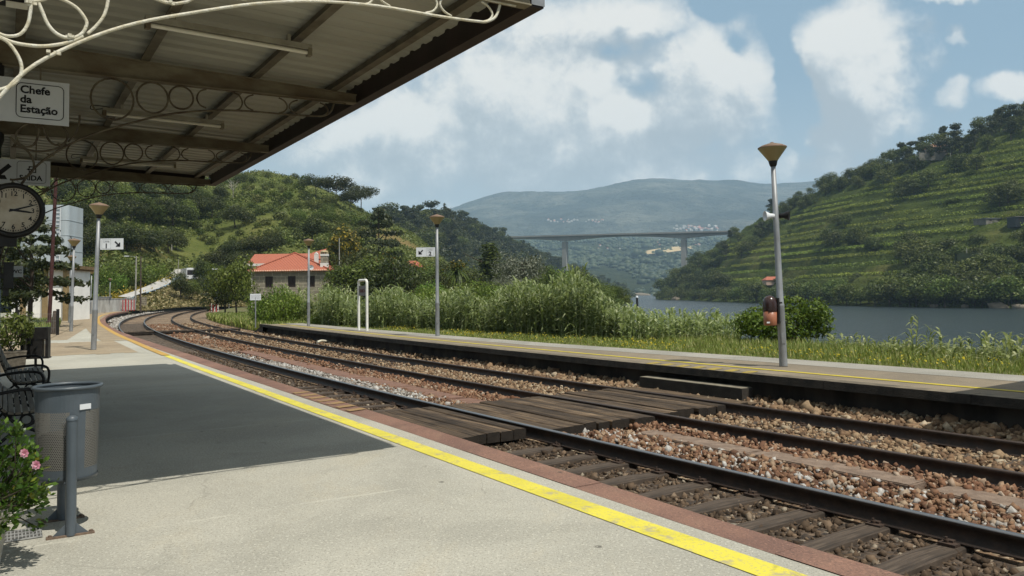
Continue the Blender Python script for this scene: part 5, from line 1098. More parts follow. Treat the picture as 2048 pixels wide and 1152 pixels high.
for k, (x, Y, yt) in enumerate([(1085, 165, 535), (1105, 158, 528), (1130, 168, 530), (1150, 170, 534), (1165, 175, 545), (1178, 178, 548), (1195, 182, 556), (1212, 186, 562), (1228, 186, 570), (1243, 188, 578), (1252, 184, 590), (1072, 150, 545), (1120, 140, 560), (1150, 140, 570), (1180, 150, 572), (1210, 160, 580), (1095, 130, 568), (1055, 135, 560), (1235, 170, 596)]):
    flat_tree(x, Y, yt, (MB_[1], MB_[3], LT_, MB_[1], MB_[0])[k % 5], 'green tree on the wooded point where the bank meets the river', 'trees on the river point', 1.05, zg=-2.5 if x > 1180 else -.8)
for k, (x, Y, yt) in enumerate([(868, 90, 555), (905, 88, 562), (945, 92, 556), (985, 95, 560), (1015, 100, 565), (840, 82, 570), (795, 80, 575), (880, 76, 578), (925, 78, 575)]):
    flat_tree(x, Y, yt, (LT_, MS_[0], MS_[1])[k % 3], 'bright green leafy tree rising just behind the tall reeds', 'leafy trees behind the reeds', 1.0)
# palm
p = at_y(915, 600, 105); p[2] = -.6; zt = at_y(915, 535, 105)[2]; e = empty('palm_tree', p); tag(e, 'palm with drooping fronds and an orange crown behind the reeds', 'tree'); mb = MB(); mb.tube([(0, 0, 0), (.1, 0, zt*.5), (0, 0, zt)], [.3, .25, .28], 8); mb.build('trunk', M_bark, e)
rng = np.random.default_rng(9); Vq = []
for k in range(70):
    a = rng.uniform(0, 6.28); el = rng.uniform(-.3, 1.2); L = rng.uniform(1.8, 2.7); prev = None
    for j in range(7):
        f = j/6; r = L*f*math.cos(el)*(1-.15*f); z = zt+L*f*math.sin(el)-1.5*f*f; w_ = .22*(1-f*.8); cpt = np.array([r*math.cos(a), r*math.sin(a), z]); sd = np.array([-math.sin(a), math.cos(a), 0])*w_
        if prev is not None: Vq.append([prev[0]-prev[1], prev[0]+prev[1], cpt+sd, cpt-sd])
        prev = (cpt, sd)
Vq = np.array(Vq); link('fronds', npmesh('fronds', Vq.reshape(-1, 3), np.arange(Vq.shape[0]*4).reshape(-1, 4), G_MID), e)
P = rng.normal(size=(260, 3))*[.6, .6, .3]+[0, 0, zt+.9]; q = leaf_quads(P, unit(rng, 260), .16, rng); link('blossom', npmesh('blossom', q.reshape(-1, 3), np.arange(1040).reshape(-1, 4), G_GOLD), e)
# ---- forested far hill on the left: pines
k = 0; rr = random.Random(21)
for i in range(210):
    v_ = rr.random(); px = 745+(1262-745)*rr.random()**.9; pr_ = np.interp(px, [a[0] for a in h2r], [a[2] for a in h2r]); pf = np.interp(px, [760, 1000, 1262], [560, 560, 592]); py = pr_+(pf-pr_)*(0 if i < 70 else v_**1.2)
    if i < 70: px = 762+(1258-762)*(i+rr.uniform(-.3, .3))/70; py = np.interp(px, [a[0] for a in h2r], [a[2] for a in h2r])+rr.uniform(0, 4)
    Y = H2.hit(px, py)[1]; hpx = rr.uniform(10, 16.5)*F/Y
    hill_tree(H2, px, py, hpx*(1.25 if rr.random() < .15 else 1), FP_[i % 3] if rr.random() < .8 else FB_[i % 3], 'tree of the dark pine wood on the far hill left of the bridge', 'trees of the far pine wood', 1.35)
# ---- right hill across the river
rr = random.Random(31)
h3x = [a[0] for a in h3]
def shore_py(px): return 586-.0146*(px-1024)+8.3*1600/np.interp(px, h3x, [a[1] for a in h3])
def ridge_py(px): return np.interp(px, h3x, [a[3] for a in h3])
def band_trees(n, xr, fr, hm, protos, label, group, wide=1.15, cat='tree'):
    for i in range(n):
        px = xr[0]+(xr[1]-xr[0])*(i+rr.random())/n; f = rr.uniform(*fr); sp = shore_py(px); py = sp+(ridge_py(px)-sp)*f; Y = H3.hit(px, py)[1]
        hill_tree(H3, px, py, rr.uniform(*hm)*F/Y, rr.choice(protos), label, group, wide, cat)
FBD = FB_[:3]
band_trees(58, (1322, 2060), (.0, .035), (7, 14), WL_, 'tree along the waterline across the river', 'trees along the far waterline')
band_trees(26, (1320, 1450), (.05, .95), (9, 16), FBD, 'dark tree on the wooded nose of the far bank below the bridge end', 'trees on the wooded nose')
band_trees(26, (1370, 1560), (.55, 1.0), (8, 14), FBD+FP_[1:], 'dark tree climbing the edge of the far hill from the bridge end', 'trees on the edge of the far hill')
band_trees(44, (1560, 1780), (.86, 1.0), (6, 12), FBD, 'tree on the rounded wood along the middle of the far ridge', 'trees along the middle of the far ridge')
band_trees(56, (1770, 2070), (.86, 1.0), (7, 14), FBD+FP_[1:]+FP_[1:], 'tree of the dark wood on the right end of the far ridge', 'trees at the right end of the far ridge')
band_trees(54, (1800, 2065), (.03, .38), (7, 13.5), FBD, 'dark tree in the lower wood near the water at the right edge', 'trees in the lower wood at the right')
for cx, cyy, n, s_ in ((1695, 488, 4, 22), (1840, 390, 6, 26), (1690, 455, 2, 14), (2010, 400, 5, 26), (1745, 500, 3, 16), (1655, 500, 2, 16), (1930, 345, 3, 22)):
    for i in range(n):
        px = cx+rr.gauss(0, s_*.7); py = cyy+rr.gauss(0, s_*.3); Y = H3.hit(px, py)[1]; hill_tree(H3, px, py, rr.uniform(6, 12)*F/Y, rr.choice(FBD), 'dark tree in one of the clumps between the vineyard terraces', 'tree clumps between the terraces', 1.3)
for i in range(45):
    px = rr.uniform(1450, 2050); sp = shore_py(px); py = sp+(ridge_py(px)-sp)*rr.uniform(.06, .84); Y = H3.hit(px, py)[1]; hill_tree(H3, px, py, rr.uniform(2.2, 4.2)*F/Y, rr.choice(FS_[:2]), 'small shrub scattered on the vineyard terraces', 'shrubs on the terraces', 1.2, 'shrub')
hill_tree(H3, 1647, 374, 24, CY_, 'single pointed dark conifer on the far ridge', wide=1.6); hill_tree(H3, 1543, 440, 28, FP_[0], 'single tall pine on the far ridge left of the lamp post', wide=1.5)
for px, py, hp in ((1786, 320, 26), (1806, 318, 34), (1822, 306, 30), (1845, 300, 34), (1915, 268, 30)):
    hill_tree(H3, px, py, hp, FP_[2], 'tall pine with an open crown on the far skyline right of the lamp', 'open crowned skyline pines', 1.4)
# vine rows along the terraces
M_vine = leafmat('vine leaves', [(0, (.14, .185, .022)), (.5, (.19, .24, .034)), (1, (.24, .285, .055))], .3, .22)
rng = np.random.default_rng(3); G = H3.G; nu, nv = G.shape[:2]; gp = 'vine rows on the terraces'
def vine_rows():
    rows = []
    zk = 3.0
    while zk < 118:
        zk += 3.6+2.6*vnoise(zk*.37, 3.3, 2); line = []
        for a in range(nu):
            zc = G[a, :int(nv*.8), 2]; b_ = np.where((zc[:-1] < zk) & (zc[1:] >= zk))[0]
            if len(b_) == 0 or H3.k[a] < 1400 or H3.k[a] > 2080: line.append(None); continue
            j = b_[0]; t_ = (zk-zc[j])/(zc[j+1]-zc[j]); p = G[a, j]*(1-t_)+G[a, j+1]*t_; px = H3.PX[a, j]; py = H3.PY[a, j]; f = (shore_py(px)-py)/(shore_py(px)-ridge_py(px))
            ok = .03 < f < .86 and px > 1440+max(0, (480-py))*.9 and not (px > 1800 and py > 490+max(0, 1880-px)*.8)
            ok = ok and vnoise(px*.016, zk*.13+px*.002, 5) > .2; line.append(p if ok else None)
        cur = []
        for p in line+[None]:
            if p is None:
                if len(cur) > 7: rows.append(cur)
                cur = []
            else: cur.append(p)
    return rows
for cur in vine_rows():
    P = np.array(cur); d = np.linalg.norm(np.diff(P, axis=0), axis=1); L = d.sum(); n = int(L*15); s_ = np.sort(rng.uniform(0, L, n)); cs = np.r_[0, np.cumsum(d)]
    Q = np.stack([np.interp(s_, cs, P[:, a]) for a in range(3)], 1); Q[:, :2] += rng.normal(size=(n, 2))*[.8, 1.5]; Q[:, 2] += rng.uniform(.1, 1.9, n)+.6*fbm(Q[:, 0]*.15, Q[:, 1]*.15, 8, 3)
    q = leaf_quads(Q, unit(rng, n), .36, rng, .8, 1.0); c = P[0]; o = link('vine_row', npmesh('vine_row', (q.reshape(-1, 3)-c), np.arange(n*4).reshape(-1, 4), M_vine), None, c); tag(o, 'row of green vines along a terrace on the hill across the river', 'vine row', gp)
# scrub over the slopes: nobody could count it
def scrub(name, Hh, n, vr, size, hgt, m, label, seed, mask=None):
    rng = np.random.default_rng(seed); a = rng.uniform(0, len(Hh.k)-1.001, n); b = rng.uniform(vr[0], vr[1], n)*(Hh.nv-1.001); i = a.astype(int); j = b.astype(int); fa = (a-i)[:, None]; fb = (b-j)[:, None]; G = Hh.G
    P = (G[i, j]*(1-fa)+G[i+1, j]*fa)*(1-fb)+(G[i, j+1]*(1-fa)+G[i+1, j+1]*fa)*fb; px = Hh.PX[i, j]
    keep = (px > -120) & (px < 2120) & (vnoise(P[:, 0]*.09, P[:, 1]*.09, seed)+.35*vnoise(P[:, 0]*.4, P[:, 1]*.4, seed+5) > rng.uniform(.28, .85, n))
    P = P[keep]; n = len(P); d = unit(rng, n); d[:, 2] = np.abs(d[:, 2]); P = P+d*[.4, .4, 1]*hgt*rng.uniform(0, 1, (n, 1))
    q = leaf_quads(P, d, size, rng, .7, .5); return tag(link(name, npmesh(name, q.reshape(-1, 3), np.arange(n*4).reshape(-1, 4), m)), label, 'undergrowth', kind='stuff')
scrub('undergrowth', H1, 280000, (0, .84), .34, 1.3, G_SCRUB, 'grass and low scrub covering the near hillside', 1)
scrub('undergrowth', H3, 50000, (.02, .84), .42, 1.0, G_MID, 'scrub and weeds covering the terraced hillside', 2)
scrub('undergrowth', H2, 60000, (.02, .9), 1.3, 6, G_PINE, 'undergrowth and low pines filling the far pine wood', 3)
scrub('undergrowth', HE, 9000, (0, 1), .22, .5, leafmat('straw', [(0, (.07, .075, .02)), (.5, (.2, .155, .07)), (1, (.3, .24, .13))], .2, .1), 'dry straw and weeds on the bank below the road', 4)
# far valley woods
def woodland(Hh, n, size, m, seed, label, vr):
    rng = np.random.default_rng(seed); a = rng.uniform(0, len(Hh.k)-1.001, n); b = rng.uniform(*vr, n)*(Hh.nv-1.001); i = a.astype(int); j = b.astype(int); G = Hh.G; P = G[i, j]
    keep = vnoise(P[:, 0]*.004, P[:, 1]*.004, seed) > rng.uniform(.15, .75, n); P = P[keep]; n = len(P); R_ = size*np.exp(rng.normal(0, .3, n))
    V = ICO[None]*(1+rng.uniform(-.3, .3, (n, 12, 1)))*np.stack([R_, R_, R_*.8], -1)[:, None]+P[:, None]+np.stack([0*R_, 0*R_, R_*.5], -1)[:, None]
    return tag(link('woodland', npmesh('woodland', V.reshape(-1, 3), (ICF[None]+12*np.arange(n)[:, None, None]).reshape(-1, 3), m)), label, 'woodland', kind='stuff')
woodland(H4, 9000, 9, leafmat('far woodland', [(0, (.018, .028, .011)), (.6, (.032, .045, .017)), (1, (.052, .064, .026))], .0, .1), 6, 'distant mixed woodland filling the valley beyond the bridge', (0, .72))
# ---- reeds: uncountable tall canes behind the far platform
M_reed = leafmat('cane leaves', [(0, (.11, .14, .045)), (.4, (.22, .275, .095)), (.8, (.34, .39, .175)), (1, (.48, .50, .30))], .45, .1, .45, .3)
def reeds(n, region, seed):
    rng = np.random.default_rng(seed); Q = []
    for i in range(n):
        px, Y, zg, H_ = region(rng); p = at_y(px, 600, Y); p[2] = zg; H_ *= rng.uniform(.6, 1.22); la = rng.uniform(0, 6.28); ln = rng.uniform(0, .14)*H_; top = p+[ln*math.cos(la), ln*math.sin(la), H_]
        sd = np.array([.012+.0003*Y, 0, 0]); md = (p+top)/2-[ln*.2*math.cos(la), ln*.2*math.sin(la), 0]
        Q += [[p-sd, p+sd, md+sd*.8, md-sd*.8], [md-sd*.8, md+sd*.8, top+sd*.2, top-sd*.2]]
        nl = int(rng.integers(12, 18)) if H_ > 1.25 else int(rng.integers(7, 11))
        for k in range(nl):
            f = .18+.84*k/nl; b0 = (p+(md-p)*2*f) if f < .5 else md+(top-md)*(2*f-1); a = rng.uniform(0, 6.28); L = rng.uniform(.45, .85)*(1-.25*abs(f-.6))*min(1, .3+H_*.38); el = rng.uniform(.6, 1.25) if f < .85 else rng.uniform(1.0, 1.45); w_ = rng.uniform(.018, .03)+.00035*Y
            d = np.array([math.cos(a)*math.cos(el), math.sin(a)*math.cos(el), math.sin(el)]); s_ = np.cross(d, [0, 0, 1.0]); s_ /= np.linalg.norm(s_)+1e-9; pr = None
            for j, (g_, ww) in enumerate(((0, .5), (.35, 1), (.7, .75), (1, .06))):
                c = b0+d*L*g_+np.array([math.cos(a)*.25, math.sin(a)*.25, -.55])*L*g_*g_*rng.uniform(.8, 1.3)
                if pr is not None: Q.append([pr[0]-s_*pr[1], pr[0]+s_*pr[1], c+s_*w_*ww, c-s_*w_*ww])
                pr = (c, w_*ww)
    V = np.array(Q).reshape(-1, 3); return V
def reg_a(rng):
    px = rng.uniform(640, 1260); Y = np.interp(px, [640, 800, 1000, 1260], [42, 37, 30.5, 25.5])+9*rng.uniform(0, 1)**1.3; H_ = np.interp(px, [640, 700, 900, 1050, 1110, 1180, 1260], [1.7, 1.6, 1.42, 1.65, 2.2, 1.7, 1.0]); return px, Y, -.25, H_*(1+.18*math.sin(px*.05))
def reg_b(rng):
    px = rng.uniform(1240, 1480); Y = rng.uniform(25, 31); return px, Y, -.3, np.interp(px, [1240, 1300, 1480], [1.1, .95, .8])
def reg_c(rng):
    px = rng.uniform(1655, 2090); Y = np.interp(px, [1655, 1840, 2090], [21, 17.5, 15.2])+rng.uniform(0, 2.2); g = .5+.5*math.sin(px*.028+1)*math.sin(px*.011); return px, Y, -.25, (.42+.5*g) if px > 1820 else .4
def reg_d(rng):
    px = rng.uniform(560, 720); Y = rng.uniform(50, 58); return px, Y, -.4, rng.uniform(1.6, 2.3)
for n, rg, sd_, lab in ((1350, reg_a, 1, 'dense tall green reeds behind the far platform, left of the river gap'), (360, reg_b, 2, 'lower green reeds in front of the river between the channel post and the round bush'), (95, reg_c, 3, 'scattered low reeds on the bank at the right'), (190, reg_d, 4, 'pale reeds in front of the stone house')):
    V = reeds(n, rg, sd_); tag(link('reeds', npmesh('reeds', V, np.arange(len(V)).reshape(-1, 4), M_reed)), lab, 'reeds', kind='stuff')
# ---- grass and flowers behind the far platform
M_grass = leafmat('grass blades', [(0, (.11, .145, .025)), (.4, (.20, .245, .05)), (.75, (.28, .30, .08)), (.9, (.36, .32, .13)), (1, (.42, .36, .2))], .35, .1)
def grass(n, smp, seed, hm=.3, wd=.006):
    rng = np.random.default_rng(seed); P, h = smp(rng, n); n = len(P); a = rng.uniform(0, 6.28, n); h = h*hm*rng.uniform(.4, 1.3, n); b_ = rng.uniform(.1, .6, n)*h; w_ = wd*rng.uniform(.7, 1.6, n)*(1+P[:, 1]*.05)
    dx = np.stack([np.cos(a), np.sin(a), 0*a], -1); sx = np.stack([-np.sin(a), np.cos(a), 0*a], -1)*w_[:, None]; up_ = np.array([0, 0, 1.0]); m1 = P+dx*(b_*.3)[:, None]+up_*(h*.55)[:, None]; t1 = P+dx*b_[:, None]+up_*h[:, None]
    q = np.concatenate([np.stack([P-sx, P+sx, m1+sx*.8, m1-sx*.8], 1), np.stack([m1-sx*.8, m1+sx*.8, t1+sx*.1, t1-sx*.1], 1)]); return q.reshape(-1, 3)
def smp_a(rng, n):
    s = -14+(52)*rng.random(n)**1.25; nn = np.where(s < 34, 7.1, 6.0)+rng.uniform(0, 1, n)**1.1*5.8+.9*np.interp(s, [0, 8, 14], [0, 0, -.3]); nn += .25*np.sin(s*3)*0; P = pos(s, np.maximum(nn, np.interp(s, [-14, 2, 10, 34], [7.97, 7.85, 7.35, 6.95])), -.13); return P, .35+.6*np.clip((nn-8.2)/2.5, 0, 1)+.35*vnoise(P[:, 0]*1.2, P[:, 1]*1.2, 4)
V = grass(95000, smp_a, 1, .20, .004); tag(link('grass', npmesh('grass', V, np.arange(len(V)).reshape(-1, 4), M_grass)), 'rough green grass between the far platform and the reeds', 'grass', kind='stuff')
def smp_b(rng, n): s = rng.uniform(35, 75, n); P = pos(s, rng.uniform(5.4, 11, n), -.55); return P, np.full(n, 1.0)
V = grass(26000, smp_b, 2, .5, .012); tag(link('grass', npmesh('grass', V, np.arange(len(V)).reshape(-1, 4), M_grass)), 'green grass beside the far end of the river side track', 'grass', kind='stuff')
M_flo = leafmat('yellow petals', [(0, (.45, .30, .01)), (1, (.6, .46, .03))], .3, .05)
rng = np.random.default_rng(6); C_ = []
for s0, n0, sp, n in ((2.5, 9.4, 1.2, 230), (-.5, 9.3, .7, 110), (8.5, 9.2, .8, 160), (7, 8.6, .6, 90), (17, 8.6, 1.4, 260), (24, 8.4, .8, 150), (-4, 9.5, 1.0, 90), (37.5, 6.2, 1.3, 420), (40, 7, 1.5, 420), (42, 6.5, 1.5, 300), (13, 9, 2, 150)):
    P = pos(s0+rng.normal(size=n)*sp, n0+rng.normal(size=n)*.5, 0); P[:, 2] += np.where(s0 > 35, -.32, .05)+rng.uniform(-.12, .06, n); C_.append(P)
P = np.concatenate(C_); q = leaf_quads(P, np.tile([0, -.4, 1.0], (len(P), 1)), .018, rng, .9).reshape(-1, 3); tag(link('wildflowers', npmesh('wildflowers', q, np.arange(len(q)).reshape(-1, 4), M_flo)), 'yellow wildflowers in the grass beyond the far platform', 'wildflowers', kind='stuff')
def mist(c, rad, n, size, seed): pass
# yellow broom along the road
V = []; rng = np.random.default_rng(8)
for px, py, Y in ((232, 596, 116), (242, 594, 117), (262, 585, 124), (278, 578, 132), (292, 572, 140), (305, 566, 145), (318, 560, 150), (330, 553, 156), (252, 588, 121)):
    c = at_y(px, py, Y); P = c+rng.normal(size=(150, 3))*[.9, .9, .35]; V.append(leaf_quads(P, unit(rng, 150), .16, rng))
V = np.concatenate(V).reshape(-1, 3); tag(link('broom_flowers', npmesh('broom_flowers', V, np.arange(len(V)).reshape(-1, 4), leafmat('broom flowers', [(0, (.09, .11, .02)), (.4, (.3, .24, .02)), (1, (.42, .32, .03))], .2, .05))), 'yellow flowering broom along the upper edge of the road', 'broom', kind='stuff')
# bushes beside the road and near the house
for k, (x, Y, yt) in enumerate([(210, 122, 560), (230, 128, 545), (255, 136, 540), (280, 146, 535), (300, 156, 525), (318, 162, 518), (190, 118, 565), (170, 116, 555), (240, 142, 515), (270, 152, 510), (200, 130, 525), (150, 125, 540)]):
    p = H1.hit(x, 597-(k % 3)*10 if x < 240 else 570); plant(MS_[(0, 1, 0)[k % 3]], p, max(2.5, (at_y(x, yt, p[1])[2]-p[2])), 'green bush on the slope above the climbing road', 'bush', 'bushes above the road', .9)
for k, (x, Y, yt) in enumerate([(545, 52, 564), (566, 50, 578), (590, 53, 584), (526, 55, 586), (608, 54, 592)]): flat_tree(x, Y, yt, MS_[1], 'bright green leafy bush in front of the stone house', 'bright bushes before the house', .62, 'bush', -.5)
for k, (x, Y, yt) in enumerate([(632, 44, 622), (676, 43, 610), (690, 43.5, 618)]): flat_tree(x, Y, yt, MS_[1], 'low bright green bush by the back of the far platform', 'low bushes at the platform back', .75, 'bush', -.3)
# ---- the round laurel bush by the lamp: large glossy leaves
M_laur = leafmat('glossy laurel leaves', [(0, (.03, .06, .006)), (.5, (.065, .125, .012)), (.85, (.11, .185, .02)), (1, (.15, .22, .035))], .3, .05, .5, .2)
rng = np.random.default_rng(14); p = on_z(1568, 690, -.15); e = empty('laurel_bush', p); tag(e, 'big round glossy green bush behind the lamp with the litter bin', 'bush')
lob = [(0, 0, .62, 1.2, .9, .62)]+[(1.15*math.cos(a)*rng.uniform(.5, 1), .8*math.sin(a)*rng.uniform(.4, 1), rng.uniform(.3, 1.05), .42, .42, .36) for a in np.linspace(0, 6, 12)]+[(.25, -.1, 1.18, .45, .4, .26)]
P, d = lobes_pts(lob, 6500, rng, .6); P[:, 2] = np.abs(P[:, 2]); q = leaf_quads(P, d, .058, rng, .45, .35).reshape(-1, 3); link('foliage', npmesh('foliage', q, np.arange(len(q)).reshape(-1, 4), M_laur), e)
mb = MB()
for k in range(9): a = rng.uniform(0, 6.28); mb.tube([(.15*math.cos(a), .15*math.sin(a), -.1), (.4*math.cos(a), .4*math.sin(a), .45), (.75*math.cos(a), .7*math.sin(a), .95)], [.03, .022, .008], 5)
mb.build('stem', M_bark, e)
# ------------------------------------------------------------------ stone house with tiled roofs
def tilemat(name, c1, c2):
    m = D.materials.new(name); m.use_nodes = True; t = NT(m.node_tree); b = t.t.nodes['Principled BSDF']; v = t.n('ShaderNodeTexCoord').outputs['Object']
    sp = t.n('ShaderNodeSeparateXYZ'); t.link(v, sp.inputs[0]); wx = t.math('SINE', t.math('MULTIPLY', sp.outputs[0], 6.283/.22)); wz = t.math('FRACT', t.math('MULTIPLY', sp.outputs[2], 1/.19))
    c = t.mix(t.noise(v, 1.5, 6, .7), c2, c1); c = t.mix(t.math('MULTIPLY', t.ss(wz, .0, .22, 1, 0), .5), c, tuple(q*.45 for q in c2)); c = t.mix(t.math('MULTIPLY', t.ss(wx, -.9, -.3, 1, 0), .35), c, tuple(q*.5 for q in c2))
    t.link(c, b.inputs['Base Color']); b.inputs['Roughness'].default_value = .85
    bp = t.n('ShaderNodeBump'); bp.inputs['Distance'].default_value = .05; t.link(t.math('ADD', wx, wz), bp.inputs['Height']); t.link(bp.outputs[0], b.inputs['Normal']); return m
M_tile = tilemat('orange roof tiles', (.54, .175, .10), (.42, .125, .075))
def blockmat(name, c1, c2, mortar, bw, bh, ms=.03):
    m = D.materials.new(name); m.use_nodes = True; t = NT(m.node_tree); b = t.t.nodes['Principled BSDF']; v = t.n('ShaderNodeTexCoord').outputs['Object']
    sp = t.n('ShaderNodeSeparateXYZ'); t.link(v, sp.inputs[0]); cb = t.n('ShaderNodeCombineXYZ'); t.link(t.math('ADD', sp.outputs[0], sp.outputs[1]), cb.inputs[0]); t.link(sp.outputs[2], cb.inputs[1])
    br = t.n('ShaderNodeTexBrick'); t.link(cb.outputs[0], br.inputs['Vector']); br.inputs['Scale'].default_value = 1; br.inputs['Brick Width'].default_value = bw; br.inputs['Row Height'].default_value = bh; br.inputs['Mortar Size'].default_value = ms
    br.inputs['Color1'].default_value = (*c1, 1); br.inputs['Color2'].default_value = (*c2, 1); br.inputs['Mortar'].default_value = (*mortar, 1); br.inputs['Bias'].default_value = 0
    c = t.mix(t.ss(t.noise(v, 2.5, 6, .7), .35, .7, 0, .5), br.outputs['Color'], tuple(q*.6 for q in c2)); t.link(c, b.inputs['Base Color']); b.inputs['Roughness'].default_value = .9
    bp = t.n('ShaderNodeBump'); bp.inputs['Strength'].default_value = .5; bp.inputs['Distance'].default_value = .03; t.link(t.noise(v, 14, 5, .6), bp.inputs['Height']); t.link(bp.outputs[0], b.inputs['Normal']); return m
M_blk = blockmat('granite blocks', (.27, .235, .175), (.20, .175, .13), (.42, .37, .28), 1.25, .52, .035)
M_plas = mat('white plaster', (.66, .64, .60), .8, scale=1.2, bump=.15, var=.1)
M_dark = mat('dark brown shutter', (.030, .018, .015), .6, scale=6, bump=.2, mapscale=(8, 1, 1)); M_glass = shiny('dark window glass', (.02, .022, .025), .1, 0)
c = at_y(580, 600, 115.0); e = empty('stone_house', (c[0], c[1], -.3), .02); tag(e, 'granite block house with orange hipped roof and a tall tiled chimney', 'house')
mb = MB(); zE = 5.45
wins = [(-3.55, -2.45), (-.30, .80), (2.45, 3.55)]; z0, z1 = 3.1, 4.70; xs = [-5.4]+[q for w_ in wins for q in w_]+[5.45]
for k in range(0, len(xs)-1):
    a, b = xs[k], xs[k+1]
    if k % 2 == 0: mb.add([(a, 0, 0), (b, 0, 0), (b, 0, zE), (a, 0, zE)], [(0, 1, 2, 3)])
    else:
        mb.add([(a, 0, 0), (b, 0, 0), (b, 0, z0), (a, 0, z0)], [(0, 1, 2, 3)]); mb.add([(a, 0, z1), (b, 0, z1), (b, 0, zE), (a, 0, zE)], [(0, 1, 2, 3)])
        mb.add([(a, 0, z0), (b, 0, z0), (b, .25, z0), (a, .25, z0), (a, 0, z1), (b, 0, z1), (b, .25, z1), (a, .25, z1)], [(0, 1, 2, 3), (4, 7, 6, 5), (0, 3, 7, 4), (1, 5, 6, 2)])
mb.add([(5.45, 0, 0), (5.45, 9, 0), (5.45, 9, zE), (5.45, 0, zE), (-5.4, 0, 0), (-5.4, 9, 0), (-5.4, 9, zE), (-5.4, 0, zE)], [(0, 1, 2, 3), (5, 4, 7, 6)])
mb.build('wall', M_blk, e)
for a, b in wins:
    m2 = MB(); m2.box((a+.04, .16, (z0+z1)/2), (.08, .08, z1-z0)); m2.box((b-.04, .16, (z0+z1)/2), (.08, .08, z1-z0)); m2.box(((a+b)/2, .16, z1-.04), (b-a-.16, .08, .08)); m2.box(((a+b)/2, .16, z0+.04), (b-a-.16, .08, .08)); m2.box(((a+b)/2, .16, (z0+z1)/2), (.06, .08, z1-z0-.16)); wd = m2.build('window', M_dark, e)
    m2 = MB(); m2.add([(a, .21, z0), (b, .21, z0), (b, .21, z1), (a, .21, z1)], [(0, 1, 2, 3)]); m2.build('shutter', M_dark, wd)
ap = (-.45, 4.6, 8.25); o_ = .5; cs = [(-5.4-o_, -o_, zE), (5.45+o_, -o_, zE), (5.45+o_, 9+o_, zE), (-5.4-o_, 9+o_, zE)]
mb = MB(); mb.add(cs+[ap], [(0, 1, 4), (1, 2, 4), (2, 3, 4), (3, 0, 4)]); mb.add([(a, b, c_-.1) for a, b, c_ in cs], [(3, 2, 1, 0)])
for k in range(4): a, b = cs[k], cs[(k+1) % 4]; mb.add([(a[0], a[1], a[2]-.1), (b[0], b[1], b[2]-.1), b, a], [(0, 1, 2, 3)])
for q in cs: mb.tube([(q[0], q[1], q[2]+.06), (ap[0], ap[1], ap[2]+.06)], .10, 6)
rf = mb.build('roof', M_tile, e)
mb = MB()
for x in np.arange(-5.7, 5.8, .26): mb.tube([(x, -.62, zE-.05), (x, -.35, zE+.07)], .085, 6)
mb.build('eave_tiles', mat('pale eave tile', (.55, .36, .26), .8, bump=.1), rf)
mb = MB(); mb.box((4.75, .9, zE+.45), (1.05, .9, 1.3), m=0); mb.box((4.75, .9, zE+1.6), (.98, .84, 1.0), m=1); mb.box((4.75, .9, zE+2.25), (1.1, .95, .3), m=0)
for x in (-.45, -.15, .15, .45): mb.box((4.75+x, .9, zE+2.53), (.1, .8, .26), m=2)
mb.lathe([(.56, 2.64), (.56, 2.74), (.45, 2.86), (.2, 2.93), (0, 2.95)], 12, 2, (4.75, .9, zE)); mb.build('chimney', [M_plas, M_blk, mat('chimney cap tile', (.36, .29, .17), .9, bump=.2)], rf)
mb = MB(); mb.box((3.2, 2.6, zE+1.75), (.55, .5, 1.4)); mb.prism([(2.92, 2.3), (3.48, 2.3), (3.2, 2.3)], 0, 0) if False else None; mb.add([(2.9, 2.33, zE+2.45), (3.5, 2.33, zE+2.45), (3.2, 2.33, zE+2.8), (2.9, 2.87, zE+2.45), (3.5, 2.87, zE+2.45), (3.2, 2.87, zE+2.8)], [(0, 1, 2), (5, 4, 3), (0, 2, 5, 3), (1, 4, 5, 2)]); mb.build('vent_stack', M_plas, rf)
mb = MB(); n = 16; vs = [(3.15+r*math.cos(6.283*k/n), -.45+d, zE+.42+r*math.sin(6.283*k/n)) for r, d in ((.0, .08), (.2, .05), (.36, -.03)) for k in range(n)]; mb.add(vs, [(i*n+j, i*n+(j+1) % n, (i+1)*n+(j+1) % n, (i+1)*n+j) for i in range(2) for j in range(n)], 0, True); mb.tube([(3.15, -.4, zE+.42), (3.15, -.2, zE)], .03, 5); mb.tube([(3.15, -.75, zE+.4), (3.15, -.42, zE+.2)], .03, 5); mb.box((3.15, -.75, zE+.42), (.12, .1, .12), m=1); mb.build('satellite_dish', [M_sgn, M_black], e)
e2 = empty('tiled_house', at_y(572, 600, 127), .02); e2.location.z = -.3; tag(e2, 'long orange tiled roof wing with white eaves just behind the granite house', 'house')
mb = MB(); mb.box((-.2, 3.5, 3.4), (10.6, 6.6, 6.8)); mb.build('wall', M_plas, e2)
mb = MB(); x0, x1 = -6.0, 5.6; mb.add([(x0, -.5, 7.05), (x1, -.5, 7.05), (x1, 3.5, 8.75), (x0, 3.5, 8.75), (x0, 7.5, 7.05), (x1, 7.5, 7.05)], [(0, 1, 2, 3), (3, 2, 5, 4)]); mb.add([(3.4, .5, 7.7), (5.7, .5, 7.7), (5.7, 3.5, 9.5), (4.9, 3.5, 9.3), (3.4, 3.5, 8.9)], [(0, 1, 2, 3, 4)]); mb.build('roof', M_tile, e2)
mb = MB(); mb.box(((x0+x1)/2, -.52, 6.86), (x1-x0, .12, .36)); mb.build('fascia', M_plas, e2)
e3 = empty('tiled_house', at_y(826, 600, 150), .5); e3.location.z = 2.0; tag(e3, 'small orange roof half hidden in trees left of the Linha 2 sign', 'house')
